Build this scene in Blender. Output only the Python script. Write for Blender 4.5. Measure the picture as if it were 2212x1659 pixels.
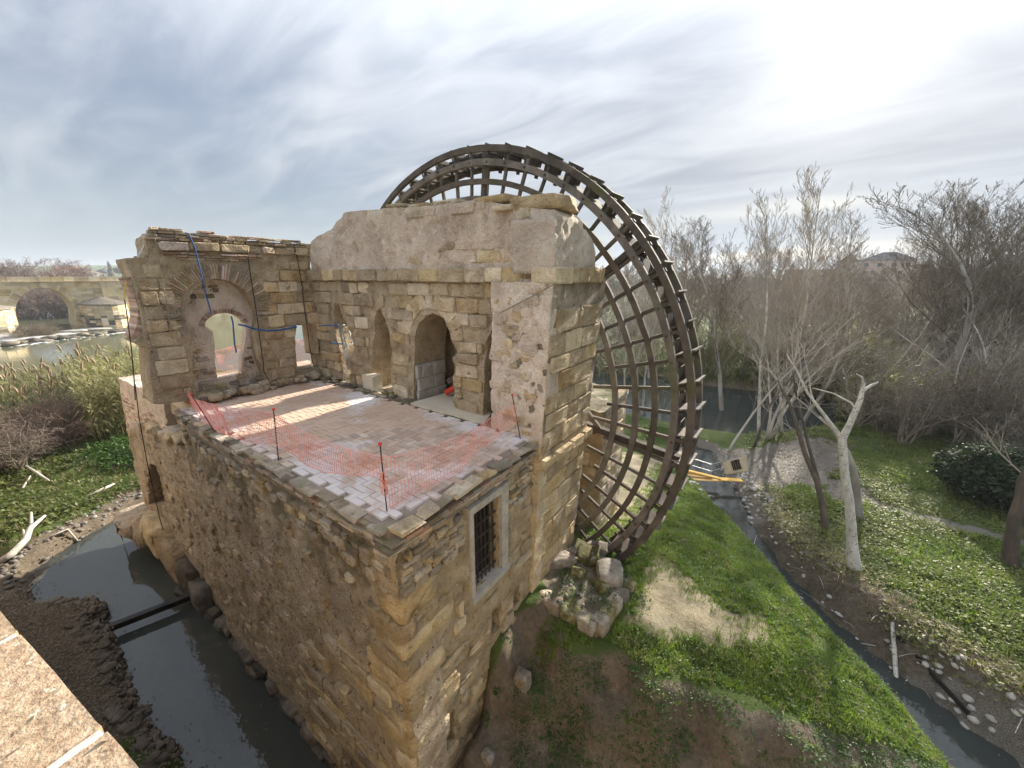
import bpy, bmesh, math, random
import numpy as np
from mathutils import Vector, Matrix
from mathutils.geometry import delaunay_2d_cdt

for o in list(bpy.data.objects): bpy.data.objects.remove(o)
SC = bpy.context.scene
COL = SC.collection
R = math.radians
random.seed(7); RNG = np.random.default_rng(7)

# ------------------------------------------------------------------ camera, world, sun, exposure
HC = 11.8                                     # camera height above the water (m)
FPX, CX, CY = 840.0, 1106.0, 829.5            # focal length in photo pixels (2212 wide)
PIT = math.atan((CY-594)/FPX); YAW = R(35)
cam = bpy.data.cameras.new('camera'); camo = bpy.data.objects.new('camera', cam); COL.objects.link(camo)
cam.sensor_width = 36.0; cam.lens = 36.0*FPX/2212; cam.clip_start = .05; cam.clip_end = 8000
camo.location = (0, 0, HC); camo.rotation_euler = (math.pi/2-PIT, 0, YAW)
SC.camera = camo

SUN_EL, SUN_AZ = R(22.5), R(2.0)              # azimuth measured from +Y towards +X
sund = bpy.data.lights.new('sun', 'SUN'); suno = bpy.data.objects.new('sun', sund); COL.objects.link(suno)
sund.energy = 2.5; sund.angle = R(1.8); sund.color = (1.0, .92, .80)
sdir = Vector((math.sin(SUN_AZ)*math.cos(SUN_EL), math.cos(SUN_AZ)*math.cos(SUN_EL), math.sin(SUN_EL)))
suno.rotation_euler = sdir.to_track_quat('Z', 'Y').to_euler()
suno.location = (0, 60, 60)

SC.view_settings.view_transform = 'Standard'; SC.view_settings.look = 'None'
SC.view_settings.exposure = 2.45; SC.view_settings.gamma = 1.0; SC.view_settings.use_curve_mapping = False

class NT:
    """tiny node-tree builder"""
    def __init__(s, tree): s.t = tree; s.n = tree.nodes; s.l = tree.links; s.n.clear()
    def add(s, typ, **kw):
        nd = s.n.new(typ)
        for k, v in kw.items():
            if k == 'inp':
                for a, b in v.items():
                    if isinstance(b, bpy.types.NodeSocket): s.l.new(b, nd.inputs[a])
                    else: nd.inputs[a].default_value = b
            else: setattr(nd, k, v)
        return nd
    def math(s, op, a, b=0.0, c=0.0, clamp=False):
        m = s.add('ShaderNodeMath', operation=op, use_clamp=clamp, inp={0: a, 1: b, 2: c}); return m.outputs[0]
    def vmath(s, op, a, b=(0, 0, 0)):
        m = s.add('ShaderNodeVectorMath', operation=op, inp={0: a, 1: b}); return m.outputs[0]
    def noise(s, vec, scale, detail=4, rough=.6, dist=0.0):
        m = s.add('ShaderNodeTexNoise', inp={'Vector': vec, 'Scale': scale, 'Detail': detail, 'Roughness': rough, 'Distortion': dist}); return m.outputs[0]
    def ramp(s, f, lo, hi, a=0.0, b=1.0):
        m = s.add('ShaderNodeMapRange', interpolation_type='SMOOTHSTEP', inp={0: f, 1: lo, 2: hi, 3: a, 4: b}); return m.outputs[0]
    def mix(s, f, a, b, mode='MIX'):
        m = s.add('ShaderNodeMix', data_type='RGBA', blend_type=mode, clamp_factor=True)
        for i, v in ((0, f), (6, a), (7, b)):
            if isinstance(v, bpy.types.NodeSocket): s.l.new(v, m.inputs[i])
            elif i == 0: m.inputs[0].default_value = v
            else: m.inputs[i].default_value = (v[0], v[1], v[2], 1)
        return m.outputs[2]
    def cramp(s, f, stops):
        m = s.add('ShaderNodeValToRGB', inp={0: f}); e = m.color_ramp.elements
        while len(e) < len(stops): e.new(.5)
        for i, (p, c) in enumerate(stops): e[i].position = p; e[i].color = (c[0], c[1], c[2], 1)
        return m.outputs[0]
    def sep(s, v): return s.add('ShaderNodeSeparateXYZ', inp={0: v}).outputs
    def comb(s, x, y, z): return s.add('ShaderNodeCombineXYZ', inp={0: x, 1: y, 2: z}).outputs[0]

world = bpy.data.worlds.new('World'); SC.world = world; world.use_nodes = True
w = NT(world.node_tree)
sky = w.add('ShaderNodeTexSky', sky_type='NISHITA', sun_disc=False)
sky.sun_elevation = SUN_EL; sky.sun_rotation = SUN_AZ; sky.air_density = 1.3; sky.dust_density = 1.0; sky.ozone_density = 2.5
D = w.add('ShaderNodeTexCoord').outputs['Generated']
D = w.vmath('NORMALIZE', D)
dx, dy, dz = w.sep(D)
den = w.math('ADD', w.math('MAXIMUM', dz, 0.0), .16)
pl = w.comb(w.math('DIVIDE', dx, den), w.math('DIVIDE', dy, den), 0.0)          # a flat, far cloud sheet
rot = w.add('ShaderNodeMapping', inp={0: pl, 'Rotation': (0, 0, R(62)), 'Scale': (.34, 1.0, 1.0)}).outputs[0]
rot2 = w.add('ShaderNodeMapping', inp={0: pl, 'Rotation': (0, 0, R(40)), 'Scale': (.6, 1.0, 1.0), 'Location': (3.1, 1.7, 0)}).outputs[0]
n1 = w.noise(rot, .80, 6, .46, .4); n2 = w.noise(rot2, .42, 3, .5, .3); n3 = w.noise(rot, 3.2, 5, .55, .8)
sd = w.add('ShaderNodeVectorMath', operation='DOT_PRODUCT', inp={0: D, 1: tuple(sdir)}).outputs['Value']
sd = w.math('MAXIMUM', sd, 0.0)
g1 = w.math('POWER', sd, 5.0); g2 = w.math('POWER', sd, 34.0); g3 = w.math('POWER', sd, 150.0)
cov = w.math('ADD', w.math('MULTIPLY', n1, .75), w.math('MULTIPLY', n2, .65))
cov = w.math('ADD', cov, w.math('MULTIPLY', w.math('SUBTRACT', n3, .5), .22))
cov = w.math('ADD', cov, w.math('MULTIPLY', g1, .22))
cov = w.ramp(cov, .50, .92)
hz = w.ramp(dz, 0.0, .22, 1.0, 0.0)                                             # pale low air near the horizon
cov = w.math('MAXIMUM', cov, w.math('MULTIPLY', hz, .72))
shade = w.ramp(w.math('ADD', w.math('MULTIPLY', n1, .55), w.math('MULTIPLY', n3, .45)), .36, .66)
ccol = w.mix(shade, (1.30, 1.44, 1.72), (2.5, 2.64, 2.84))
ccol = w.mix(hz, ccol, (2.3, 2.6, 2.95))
back = w.ramp(w.add('ShaderNodeVectorMath', operation='DOT_PRODUCT', inp={0: D, 1: tuple(-sdir)}).outputs['Value'], -.2, 1.0, 1.0, 1.55)   # clouds facing the sun: boost added behind the view to light the shaded walls
over = w.ramp(dz, .05, 1.0, .88, 2.2)                                            # overcast rise to the unseen zenith, steepened to lift the light on shaded walls
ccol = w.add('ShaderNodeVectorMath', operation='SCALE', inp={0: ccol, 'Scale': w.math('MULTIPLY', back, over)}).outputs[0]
base = w.mix(1.0, sky.outputs[0], (.36, .38, .43), 'MULTIPLY')
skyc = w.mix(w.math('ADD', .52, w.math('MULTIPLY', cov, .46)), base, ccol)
glow = w.math('ADD', w.math('ADD', w.math('MULTIPLY', g1, .0), w.math('MULTIPLY', g2, .50)), w.math('MULTIPLY', g3, 1.8))
glow = w.math('MULTIPLY', glow, w.ramp(n1, .25, .7, .55, 1.0))
glowc = w.add('ShaderNodeVectorMath', operation='SCALE', inp={0: (1.0, .965, .88), 'Scale': glow}).outputs[0]
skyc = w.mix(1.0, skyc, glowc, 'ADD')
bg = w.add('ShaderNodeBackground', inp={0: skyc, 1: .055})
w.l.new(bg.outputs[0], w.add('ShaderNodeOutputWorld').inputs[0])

# ------------------------------------------------------------------ pixel -> place helpers (photo pixels, 2212 wide)
FW = np.array([-math.sin(YAW)*math.cos(PIT), math.cos(YAW)*math.cos(PIT), -math.sin(PIT)])
RT = np.array([math.cos(YAW), math.sin(YAW), 0.0]); UP = np.cross(RT, FW); CAMP = np.array([0, 0, HC])
def ray(x, y): return FW*FPX+RT*(x-CX)-UP*(y-CY)
def onz(x, y, z): r = ray(x, y); return CAMP+r*((z-HC)/r[2])
def onx(x, y, X): r = ray(x, y); return CAMP+r*(X/r[0])
def ony(x, y, Y): r = ray(x, y); return CAMP+r*(Y/r[1])
def atd(x, y, d): r = ray(x, y); return CAMP+r*(d/math.hypot(r[0], r[1]))       # at horizontal distance d
def proj(P):
    P = np.asarray(P, float)-CAMP; d = P@FW; d = np.where(np.abs(d) < 1e-6, 1e-6, d)
    x = CX+FPX*(P@RT)/d; y = CY-FPX*(P@UP)/d
    return np.where(d > 0, x, -9999), np.where(d > 0, y, -9999)
def pip(px, py, poly):
    px = np.asarray(px, float); py = np.asarray(py, float); ins = np.zeros(px.shape, bool)
    n = len(poly)
    for i in range(n):
        x1, y1 = poly[i]; x2, y2 = poly[(i+1) % n]
        if y1 == y2: continue
        c = ((y1 > py) != (y2 > py)) & (px < (x2-x1)*(py-y1)/(y2-y1)+x1)
        ins ^= c
    return ins
def dist_poly(px, py, poly, closed=True):
    px = np.asarray(px, float); py = np.asarray(py, float); d = np.full(px.shape, 1e9); n = len(poly)
    for i in range(n if closed else n-1):
        x1, y1 = poly[i]; x2, y2 = poly[(i+1) % n]
        vx, vy = x2-x1, y2-y1; L = vx*vx+vy*vy+1e-12
        t = np.clip(((px-x1)*vx+(py-y1)*vy)/L, 0, 1)
        d = np.minimum(d, np.hypot(px-x1-t*vx, py-y1-t*vy))
    return d
def sstep(x, a, b):
    t = np.clip((x-a)/(b-a), 0, 1); return t*t*(3-2*t)

# ------------------------------------------------------------------ noise
def _hash(i, j, k):
    h = (i.astype(np.int64)*374761393+j.astype(np.int64)*668265263+k.astype(np.int64)*1274126177) & 0xffffffff
    h = ((h ^ (h >> 13))*1274126177) & 0xffffffff
    h = ((h ^ (h >> 16))*2246822519) & 0xffffffff
    return ((h ^ (h >> 15)) & 0xffffff)/float(0xffffff)
def vnoise(p):
    p = np.asarray(p, float); f = np.floor(p); t = p-f; t = t*t*(3-2*t); i = f.astype(np.int64)
    o = 0
    for a in (0, 1):
        for b in (0, 1):
            for c in (0, 1):
                wgt = (t[:, 0] if a else 1-t[:, 0])*(t[:, 1] if b else 1-t[:, 1])*(t[:, 2] if c else 1-t[:, 2])
                o = o+wgt*_hash(i[:, 0]+a, i[:, 1]+b, i[:, 2]+c)
    return o
def fbm(p, octv=4, gain=.5):
    p = np.asarray(p, float); s = 0; a = 1; tot = 0
    for q in range(octv):
        s = s+a*vnoise(p*(2.03**q)+17.3*q); tot += a; a *= gain
    return s/tot
def fbm1(x, y, z=0.0, octv=3): return float(fbm(np.array([[x, y, z]]), octv)[0])

# ------------------------------------------------------------------ object helpers
def mesh_np(name, V, F):
    """V (n,3), F list of index tuples or (m,k) array"""
    me = bpy.data.meshes.new(name)
    if isinstance(F, np.ndarray):
        V = np.ascontiguousarray(V, np.float32); m, k = F.shape
        me.vertices.add(len(V)); me.vertices.foreach_set('co', V.ravel())
        me.loops.add(m*k); me.loops.foreach_set('vertex_index', np.ascontiguousarray(F, np.int32).ravel())
        me.polygons.add(m); me.polygons.foreach_set('loop_start', np.arange(0, m*k, k, dtype=np.int32))
        me.update(calc_edges=True); me.validate()
    else:
        me.from_pydata([tuple(v) for v in V], [], F); me.update()
    return me
def link(name, me, mat=None, parent=None, smooth=False):
    if mat is not None and len(me.materials) == 0: me.materials.append(mat)
    o = bpy.data.objects.new(name, me); COL.objects.link(o)
    if smooth and len(me.polygons): me.polygons.foreach_set('use_smooth', [True]*len(me.polygons)); me.update()
    if parent is not None:
        o.parent = parent
        if parent.matrix_parent_inverse is not None: o.matrix_parent_inverse = PINV.get(parent.name, Matrix.Identity(4))
    return o
PINV = {}
def obj(name, V, F, mat, parent=None, smooth=False): return link(name, mesh_np(name, V, F), mat, parent, smooth)
def tag(o, label=None, cat=None, group=None, kind=None):
    if label: o['label'] = label
    if cat: o['category'] = cat
    if group: o['group'] = group
    if kind: o['kind'] = kind
    return o
def thing(name, label, cat, loc=(0, 0, 0), group=None):
    """Empty at the thing's base; children are given in world coordinates"""
    o = bpy.data.objects.new(name, None); COL.objects.link(o); o.empty_display_size = .3
    o.location = loc; PINV[o.name] = Matrix.Translation(-Vector(loc))
    return tag(o, label, cat, group)

def tube(path, radii, n=6, cap=True, V=None, F=None, flat=1.0):
    """append a tube to V,F lists"""
    if V is None: V, F = [], []
    P = [Vector(p) for p in path]
    if not hasattr(radii, '__len__'): radii = [radii]*len(P)
    b0 = len(V); up = None
    for i, p in enumerate(P):
        d = (P[min(i+1, len(P)-1)]-P[max(i-1, 0)])
        if d.length < 1e-9: d = Vector((0, 0, 1))
        d.normalize()
        if up is None:
            up = Vector((0, 0, 1)) if abs(d.z) < .9 else Vector((1, 0, 0))
        x = d.cross(up)
        if x.length < 1e-6: x = d.orthogonal()
        x.normalize(); y = x.cross(d).normalized(); up = y
        r = radii[i]
        for k in range(n):
            a = 2*math.pi*k/n; V.append(tuple(p+x*(math.cos(a)*r)+y*(math.sin(a)*r*flat)))
    for i in range(len(P)-1):
        for k in range(n):
            a = b0+i*n+k; b = b0+i*n+(k+1) % n; F.append((a, b, b+n, a+n))
    if cap:
        F.append(tuple(b0+k for k in range(n))[::-1]); e = b0+(len(P)-1)*n; F.append(tuple(e+k for k in range(n)))
    return V, F
def beam(a, b, wa, wb, side=None, V=None, F=None, jit=0.0):
    """rectangular bar from a to b; wa along 'side', wb across"""
    if V is None: V, F = [], []
    a, b = Vector(a), Vector(b); d = (b-a).normalized()
    s = Vector(side) if side is not None else (Vector((0, 0, 1)) if abs(d.z) < .9 else Vector((1, 0, 0)))
    s = (s-d*s.dot(d)).normalized(); t = d.cross(s); b0 = len(V)
    for p in (a, b):
        for x, y in ((-1, -1), (1, -1), (1, 1), (-1, 1)):
            V.append(tuple(p+s*(x*wa/2+random.uniform(-jit, jit))+t*(y*wb/2+random.uniform(-jit, jit))))
    for f in ((3, 2, 1, 0), (4, 5, 6, 7), (0, 1, 5, 4), (1, 2, 6, 5), (2, 3, 7, 6), (3, 0, 4, 7)): F.append(tuple(b0+q for q in f))
    return V, F
def box(c, s, V=None, F=None, rz=0.0, jit=0.0):
    if V is None: V, F = [], []
    b0 = len(V); cr, sr = math.cos(rz), math.sin(rz)
    for z in (-1, 1):
        for x, y in ((-1, -1), (1, -1), (1, 1), (-1, 1)):
            px, py = x*s[0]/2+random.uniform(-jit, jit), y*s[1]/2+random.uniform(-jit, jit)
            V.append((c[0]+px*cr-py*sr, c[1]+px*sr+py*cr, c[2]+z*s[2]/2+random.uniform(-jit, jit)))
    for f in ((3, 2, 1, 0), (4, 5, 6, 7), (0, 1, 5, 4), (1, 2, 6, 5), (2, 3, 7, 6), (3, 0, 4, 7)): F.append(tuple(b0+q for q in f))
    return V, F

_ICO = {}
def ico(sub):
    if sub not in _ICO:
        bm = bmesh.new(); bmesh.ops.create_icosphere(bm, subdivisions=sub, radius=1.0)
        _ICO[sub] = (np.array([v.co[:] for v in bm.verts]), np.array([[v.index for v in f.verts] for f in bm.faces])); bm.free()
    return _ICO[sub]
def rock_np(c, s, seed, sub=2, rz=0.0, rough=.45, blocky=.0):
    V, F = ico(sub); V = V.copy()
    if blocky > 0:
        m = np.max(np.abs(V), axis=1, keepdims=True); V = V*(1-blocky)+(V/m)*blocky*.82
    q = fbm(V*1.3+seed*7.31, 3)[:, None]
    V = V*(1+(q-.5)*2*rough)
    V = V*np.array(s); cr, sr = math.cos(rz), math.sin(rz)
    V = np.stack([V[:, 0]*cr-V[:, 1]*sr, V[:, 0]*sr+V[:, 1]*cr, V[:, 2]], 1)
    return V+np.array(c), F
def rock_hull(s, seed, cuts=2, sharp=.22, rough=.05):
    """an angular quarried rock: the hull of a jittered box, broken into facets and roughened"""
    r = random.Random(seed); bm = bmesh.new()
    for x in (-1, 1):
        for y in (-1, 1):
            for z in (-1, 1): bm.verts.new((x*r.uniform(1-sharp*2, 1), y*r.uniform(1-sharp*2, 1), z*r.uniform(1-sharp*2, 1)))
    for i in range(8):
        a = [r.uniform(-.7, .7) for _ in range(3)]; k = i % 3; a[k] = r.choice((-1, 1))*r.uniform(.95, 1.1); bm.verts.new(a)
    g = bmesh.ops.convex_hull(bm, input=bm.verts); bmesh.ops.delete(bm, geom=[v for v in bm.verts if not v.link_faces], context='VERTS')
    bmesh.ops.bevel(bm, geom=list(bm.edges), offset=.07, segments=1, affect='EDGES'); bmesh.ops.triangulate(bm, faces=bm.faces)
    if cuts: bmesh.ops.subdivide_edges(bm, edges=list(bm.edges), cuts=1, use_grid_fill=True); bmesh.ops.triangulate(bm, faces=bm.faces)
    bm.verts.ensure_lookup_table(); V = np.array([v.co[:] for v in bm.verts]); F = np.array([[v.index for v in f.verts] for f in bm.faces]); bm.free()
    n = fbm(V*2.2+seed*3.3, 3)-.5; V = V*(1+n[:, None]*rough*4)
    return V*np.array(s), F
def merge(parts):
    Vs, Fs, o = [], [], 0
    for V, F in parts:
        Vs.append(V); Fs.append(F+o); o += len(V)
    return np.concatenate(Vs), np.concatenate(Fs)

# ------------------------------------------------------------------ materials
MATS = {}
def mat(name, cols, nscale=1.2, detail=5, objvar=.0, specks=(), patches=(), bumps=((9, .5),), bumpdist=.02, rough=.9, metal=0.0,
        stretch=(1, 1, 1), moss=None, extra=None, spec=.3):
    m = bpy.data.materials.new(name); m.use_nodes = True; t = NT(m.node_tree)
    geo = t.add('ShaderNodeNewGeometry'); P = geo.outputs['Position']; N = geo.outputs['Normal']
    rnd = t.add('ShaderNodeObjectInfo').outputs['Random']
    Ps = t.vmath('MULTIPLY', P, stretch) if stretch != (1, 1, 1) else P
    f = t.noise(Ps, nscale, detail, .62, .15)
    if objvar: f = t.math('ADD', f, t.math('MULTIPLY', t.math('SUBTRACT', rnd, .5), objvar))
    c = t.cramp(f, cols)
    for (col, sc, lo, hi, amt) in patches:
        c = t.mix(t.math('MULTIPLY', t.ramp(t.noise(Ps, sc, 5, .6, .4), lo, hi), amt), c, col)
    for (col, sc, lo, hi, amt) in specks:
        c = t.mix(t.math('MULTIPLY', t.ramp(t.noise(P, sc, 3, .7), lo, hi), amt), c, col)
    if objvar:
        hv = t.add('ShaderNodeHueSaturation', inp={'Color': c, 'Value': t.math('ADD', .84, t.math('MULTIPLY', t.math('FRACT', t.math('MULTIPLY', rnd, 7.13)), .34)),
             'Saturation': t.math('ADD', .8, t.math('MULTIPLY', t.math('FRACT', t.math('MULTIPLY', rnd, 13.7)), .4))}); c = hv.outputs[0]
    if moss:
        col, sc, lo, hi, amt = moss
        nz = t.ramp(t.sep(N)[2], .25, .75)
        c = t.mix(t.math('MULTIPLY', t.math('MULTIPLY', nz, t.ramp(t.noise(P, sc, 5, .65), lo, hi)), amt), c, col)
    if extra: c = extra(t, P, N, c, rnd)
    b = t.add('ShaderNodeBsdfPrincipled', inp={'Base Color': c, 'Roughness': rough, 'Metallic': metal, 'Specular IOR Level': spec})
    if bumps:
        h = None
        for sc, a in bumps:
            q = t.math('MULTIPLY', t.noise(Ps, sc, 4, .6), a); h = q if h is None else t.math('ADD', h, q)
        bp = t.add('ShaderNodeBump', inp={'Height': h, 'Distance': bumpdist, 'Strength': 1.0}); t.l.new(bp.outputs[0], b.inputs['Normal'])
    t.l.new(b.outputs[0], t.add('ShaderNodeOutputMaterial').inputs[0]); MATS[name] = m
    return m

TAN = [(.25, (.32, .23, .13)), (.42, (.51, .385, .235)), (.56, (.62, .495, .32)), (.74, (.72, .615, .44))]
M_STONE = mat('sandstone', TAN, 2.6, 9, .22, specks=(((.20, .145, .09), 17, .59, .69, .6), ((.70, .63, .52), 9, .60, .72, .5), ((.12, .085, .055), 5, .64, .72, .6)),
              patches=(((.34, .29, .23), .9, .52, .72, .55), ((.42, .27, .12), .6, .58, .75, .5)), bumps=((7, .8), (22, .7)), bumpdist=.09,
              moss=((.16, .15, .05), 3, .45, .62, .35))
M_BASE = mat('weathered_wall', [(.25, (.31, .225, .135)), (.42, (.50, .38, .235)), (.57, (.61, .485, .32)), (.75, (.71, .605, .44))], 2.2, 9, 0,
             specks=(((.19, .135, .085), 14, .59, .69, .65), ((.68, .6, .49), 8, .60, .72, .55), ((.17, .12, .08), 4.5, .65, .72, .6)),
             patches=(((.30, .25, .20), .8, .50, .70, .6), ((.36, .22, .10), .55, .58, .74, .5)), bumps=((5, .8), (16, .9), (36, .4)), bumpdist=.13,
             moss=((.15, .15, .05), 2.5, .42, .6, .6))
M_PLASTER = mat('old_lime_render', [(.25, (.42, .325, .245)), (.43, (.58, .465, .365)), (.57, (.66, .545, .435)), (.75, (.76, .67, .55))], 1.7, 10, .06,
             specks=(((.27, .205, .155), 13, .60, .70, .6), ((.74, .67, .58), 7, .58, .70, .6), ((.28, .21, .15), 3.6, .64, .71, .45)),
             patches=(((.37, .28, .22), .7, .52, .66, .6), ((.44, .33, .17), .5, .60, .74, .5)), bumps=((4.5, .8), (14, .9), (36, .4)), bumpdist=.10, stretch=(1, 1, .6))
M_DAMP = mat('damp_render', [(.25, (.38, .285, .19)), (.42, (.57, .445, .315)), (.58, (.66, .535, .395)), (.78, (.74, .63, .49))], 1.9, 10, 0.05,
             specks=(((.11, .08, .06), 10, .585, .67, .8), ((.55, .48, .39), 9, .60, .72, .5), ((.10, .07, .05), 3.5, .62, .69, .6)),
             patches=(((.22, .15, .085), .6, .50, .68, .6), ((.33, .27, .22), .9, .55, .7, .5)), bumps=((4.5, .8), (14, 1.0), (34, .5)), bumpdist=.15, stretch=(1, 1, .7), extra=lambda t, P, N, c, rnd: t.mix(t.math('MULTIPLY', t.ramp(t.math('ADD', t.noise(P, 1.2, 6, .65), t.ramp(t.sep(P)[2], 4.5, 7.6, -.12, .10)), .50, .66), .6), c, (.14, .125, .06)))
M_RUBBLE = mat('dark_rubble', [(.2, (.13, .10, .075)), (.45, (.27, .215, .16)), (.65, (.38, .315, .24)), (.85, (.5, .44, .36))], 2.2, 6, .5,
             specks=(((.07, .055, .04), 12, .58, .70, .7), ((.6, .56, .5), 10, .68, .78, .5)), bumps=((9, .7), (30, .4)), bumpdist=.04,
             patches=(((.16, .15, .06), .9, .52, .66, .55),), moss=((.13, .13, .05), 3, .46, .64, .6))
M_BRICK = mat('thin_brick', [(.2, (.26, .17, .12)), (.45, (.42, .28, .205)), (.65, (.49, .35, .265)), (.85, (.58, .46, .37))], 2.0, 5, .6,
             specks=(((.14, .09, .065), 12, .60, .72, .6),), bumps=((12, .6), (34, .4)), bumpdist=.02, patches=(((.45, .39, .31), 1.2, .5, .68, .6),))
M_COPING = mat('mossy_coping', [(.2, (.16, .13, .10)), (.45, (.30, .25, .19)), (.7, (.42, .36, .28)), (.9, (.55, .5, .42))], 2.2, 6, .5,
             specks=(((.08, .07, .05), 11, .58, .70, .7),), bumps=((9, .6), (30, .4)), bumpdist=.03, moss=((.17, .165, .065), 2.6, .48, .66, .6))
def _efflo(t, P, N, c, rnd):
    x, y, z = t.sep(P)
    edge = t.math('MAXIMUM', t.ramp(y, 3.1, 5.0, .25, 0.0), t.ramp(y, 5.9, 6.8, 0.0, .18))
    edge = t.math('ADD', edge, t.ramp(x, -7.5, -4.6, 0.0, .10))
    edge = t.math('ADD', edge, t.math('MULTIPLY', t.ramp(t.math('ABSOLUTE', t.math('SUBTRACT', t.math('ADD', x, t.math('MULTIPLY', y, .9)), -4.1)), 0.0, 1.0, .2, 0.0), t.ramp(y, 4.6, 6.0)))
    f = t.math('ADD', t.noise(P, .75, 6, .62, .6), edge)
    f = t.math('ADD', f, t.math('MULTIPLY', t.math('SUBTRACT', t.noise(P, 9, 4, .7), .5), .22))
    return t.mix(t.math('MULTIPLY', t.ramp(f, .60, .80), .80), c, (.74, .70, .69))
M_PAVER = mat('clay_paver', [(.2, (.40, .29, .215)), (.45, (.51, .385, .30)), (.65, (.57, .44, .35)), (.85, (.62, .50, .41))], 1.1, 5, .30,
             specks=(((.22, .14, .10), 16, .62, .74, .5),), bumps=((14, .5), (40, .4)), bumpdist=.008, extra=_efflo)
M_MORTAR = mat('pale_mortar', [(.3, (.20, .16, .125)), (.6, (.34, .28, .225)), (.8, (.5, .45, .39))], 2, 5, 0, bumps=((20, .6),), bumpdist=.02)
M_CEMENT = mat('grey_cement', [(.25, (.29, .265, .23)), (.5, (.42, .39, .345)), (.75, (.53, .50, .45))], 3.2, 9, 0, specks=(((.2, .17, .14), 12, .56, .68, .7), ((.5, .42, .32), 4, .58, .68, .6)), bumps=((10, .5), (34, .4)), bumpdist=.015)
M_PALESTONE = mat('new_pale_stone', [(.3, (.52, .45, .34)), (.7, (.62, .55, .43))], 2, 4, 0, bumps=((25, .3),), bumpdist=.008)
M_SLABMOSS = mat('mossy_ledge', [(.25, (.07, .056, .038)), (.5, (.17, .14, .10)), (.75, (.34, .30, .22))], 2.6, 8, 0, patches=(((.10, .11, .035), 1.6, .47, .6, .8), ((.52, .48, .36), 1.5, .60, .68, .6)),
             bumps=((8, .8), (24, .5)), bumpdist=.03)
M_WOOD = mat('weathered_wheel_timber', [(.2, (.038, .030, .024)), (.45, (.082, .066, .053)), (.65, (.13, .105, .084)), (.85, (.21, .175, .145))], 2.2, 6, .35,
             patches=(((.085, .085, .025), .8, .52, .66, .6),), bumps=((10, .5), (45, .6)), bumpdist=.012, rough=.8)
M_PADDLE = mat('pale_paddle_board', [(.2, (.06, .05, .042)), (.45, (.14, .115, .095)), (.7, (.25, .21, .18)), (.9, (.36, .32, .28))], 2.5, 6, .5, bumps=((30, .5),), bumpdist=.01)
M_IRON = mat('dark_iron', [(.3, (.03, .026, .024)), (.7, (.075, .062, .055))], 4, 3, 0, bumps=(), rough=.6, metal=.3)
M_SHUTTER = mat('dark_shutter', [(.3, (.018, .013, .010)), (.7, (.05, .036, .028))], 3, 4, .3, bumps=((20, .4),), bumpdist=.01, stretch=(3, 3, .5))
M_ALU = mat('aluminium', [(.3, (.45, .46, .47)), (.7, (.6, .61, .62))], 4, 2, 0, bumps=(), rough=.4, metal=.7)
M_BLUE = mat('blue_webbing', [(.3, (.02, .085, .26)), (.7, (.04, .14, .36))], 5, 2, 0, bumps=(), rough=.6)
M_CABLE = mat('black_cable', [(.3, (.012, .012, .012)), (.7, (.03, .028, .026))], 4, 2, 0, bumps=(), rough=.5)
M_ROPE = mat('tan_rope', [(.3, (.22, .17, .11)), (.7, (.34, .28, .2))], 6, 2, 0, bumps=())
M_STRAP = mat('white_strap', [(.3, (.5, .5, .5)), (.7, (.65, .65, .65))], 6, 2, 0, bumps=())
M_YELLOW = mat('yellow_strap', [(.3, (.5, .38, .05)), (.7, (.6, .45, .08))], 6, 2, 0, bumps=())
M_RED = mat('red_plastic', [(.3, (.55, .05, .025)), (.7, (.68, .085, .04))], 5, 2, 0, bumps=(), rough=.45)
M_NET = mat('orange_net', [(.3, (.74, .28, .22)), (.7, (.82, .36, .28))], 5, 2, 0, bumps=(), rough=.5)
M_REBAR = mat('stake_rod', [(.3, (.03, .022, .018)), (.7, (.07, .045, .035))], 8, 2, 0, bumps=())
M_CAP = mat('red_cap', [(.3, (.60, .045, .04)), (.7, (.70, .07, .06))], 5, 2, 0, bumps=(), rough=.4)
M_GRANITE = mat('parapet_sandstone', [(.30, (.20, .13, .078)), (.45, (.295, .205, .125)), (.57, (.37, .27, .175)), (.72, (.46, .355, .245))], 46, 4, .05,
             specks=(((.20, .12, .075), 60, .60, .68, .7), ((.75, .66, .55), 34, .62, .7, .5)), bumps=((50, .7), (130, .6)), bumpdist=.006,
             patches=(((.40, .26, .17), 2.0, .52, .7, .35),))
M_JOINT = mat('parapet_mortar', [(.3, (.42, .39, .34)), (.7, (.62, .59, .54))], 18, 4, 0, bumps=((60, .6),), bumpdist=.006)
M_BRIDGE = mat('bridge_stone', [(.25, (.36, .28, .16)), (.45, (.52, .42, .26)), (.62, (.60, .50, .33)), (.8, (.66, .58, .42))], .35, 6, .35,
             specks=(((.2, .15, .09), 1.8, .60, .72, .5),), patches=(((.38, .25, .10), .18, .55, .7, .6),), bumps=((1.5, .6), (5, .5)), bumpdist=.08)
M_PIERWET = mat('blackened_pier_stone', [(.2, (.06, .052, .04)), (.5, (.13, .112, .085)), (.8, (.25, .22, .165))], .5, 5, .5, bumps=((1.5, .6), (5, .5)), bumpdist=.08)
M_BARKP = mat('pale_bark', [(.28, (.22, .20, .17)), (.45, (.48, .45, .40)), (.7, (.68, .65, .59))], 5, 8, .1, specks=(((.12, .1, .08), 12, .58, .66, .8), ((.2, .17, .14), 4, .60, .68, .6)), bumps=((14, .6), (40, .5)), bumpdist=.03, stretch=(1, 1, .5))
M_BARKG = mat('grey_bark', [(.25, (.20, .18, .155)), (.5, (.36, .33, .29)), (.75, (.50, .47, .42))], 1.6, 5, .3, bumps=((14, .6),), bumpdist=.03, stretch=(1, 1, .4))
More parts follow.
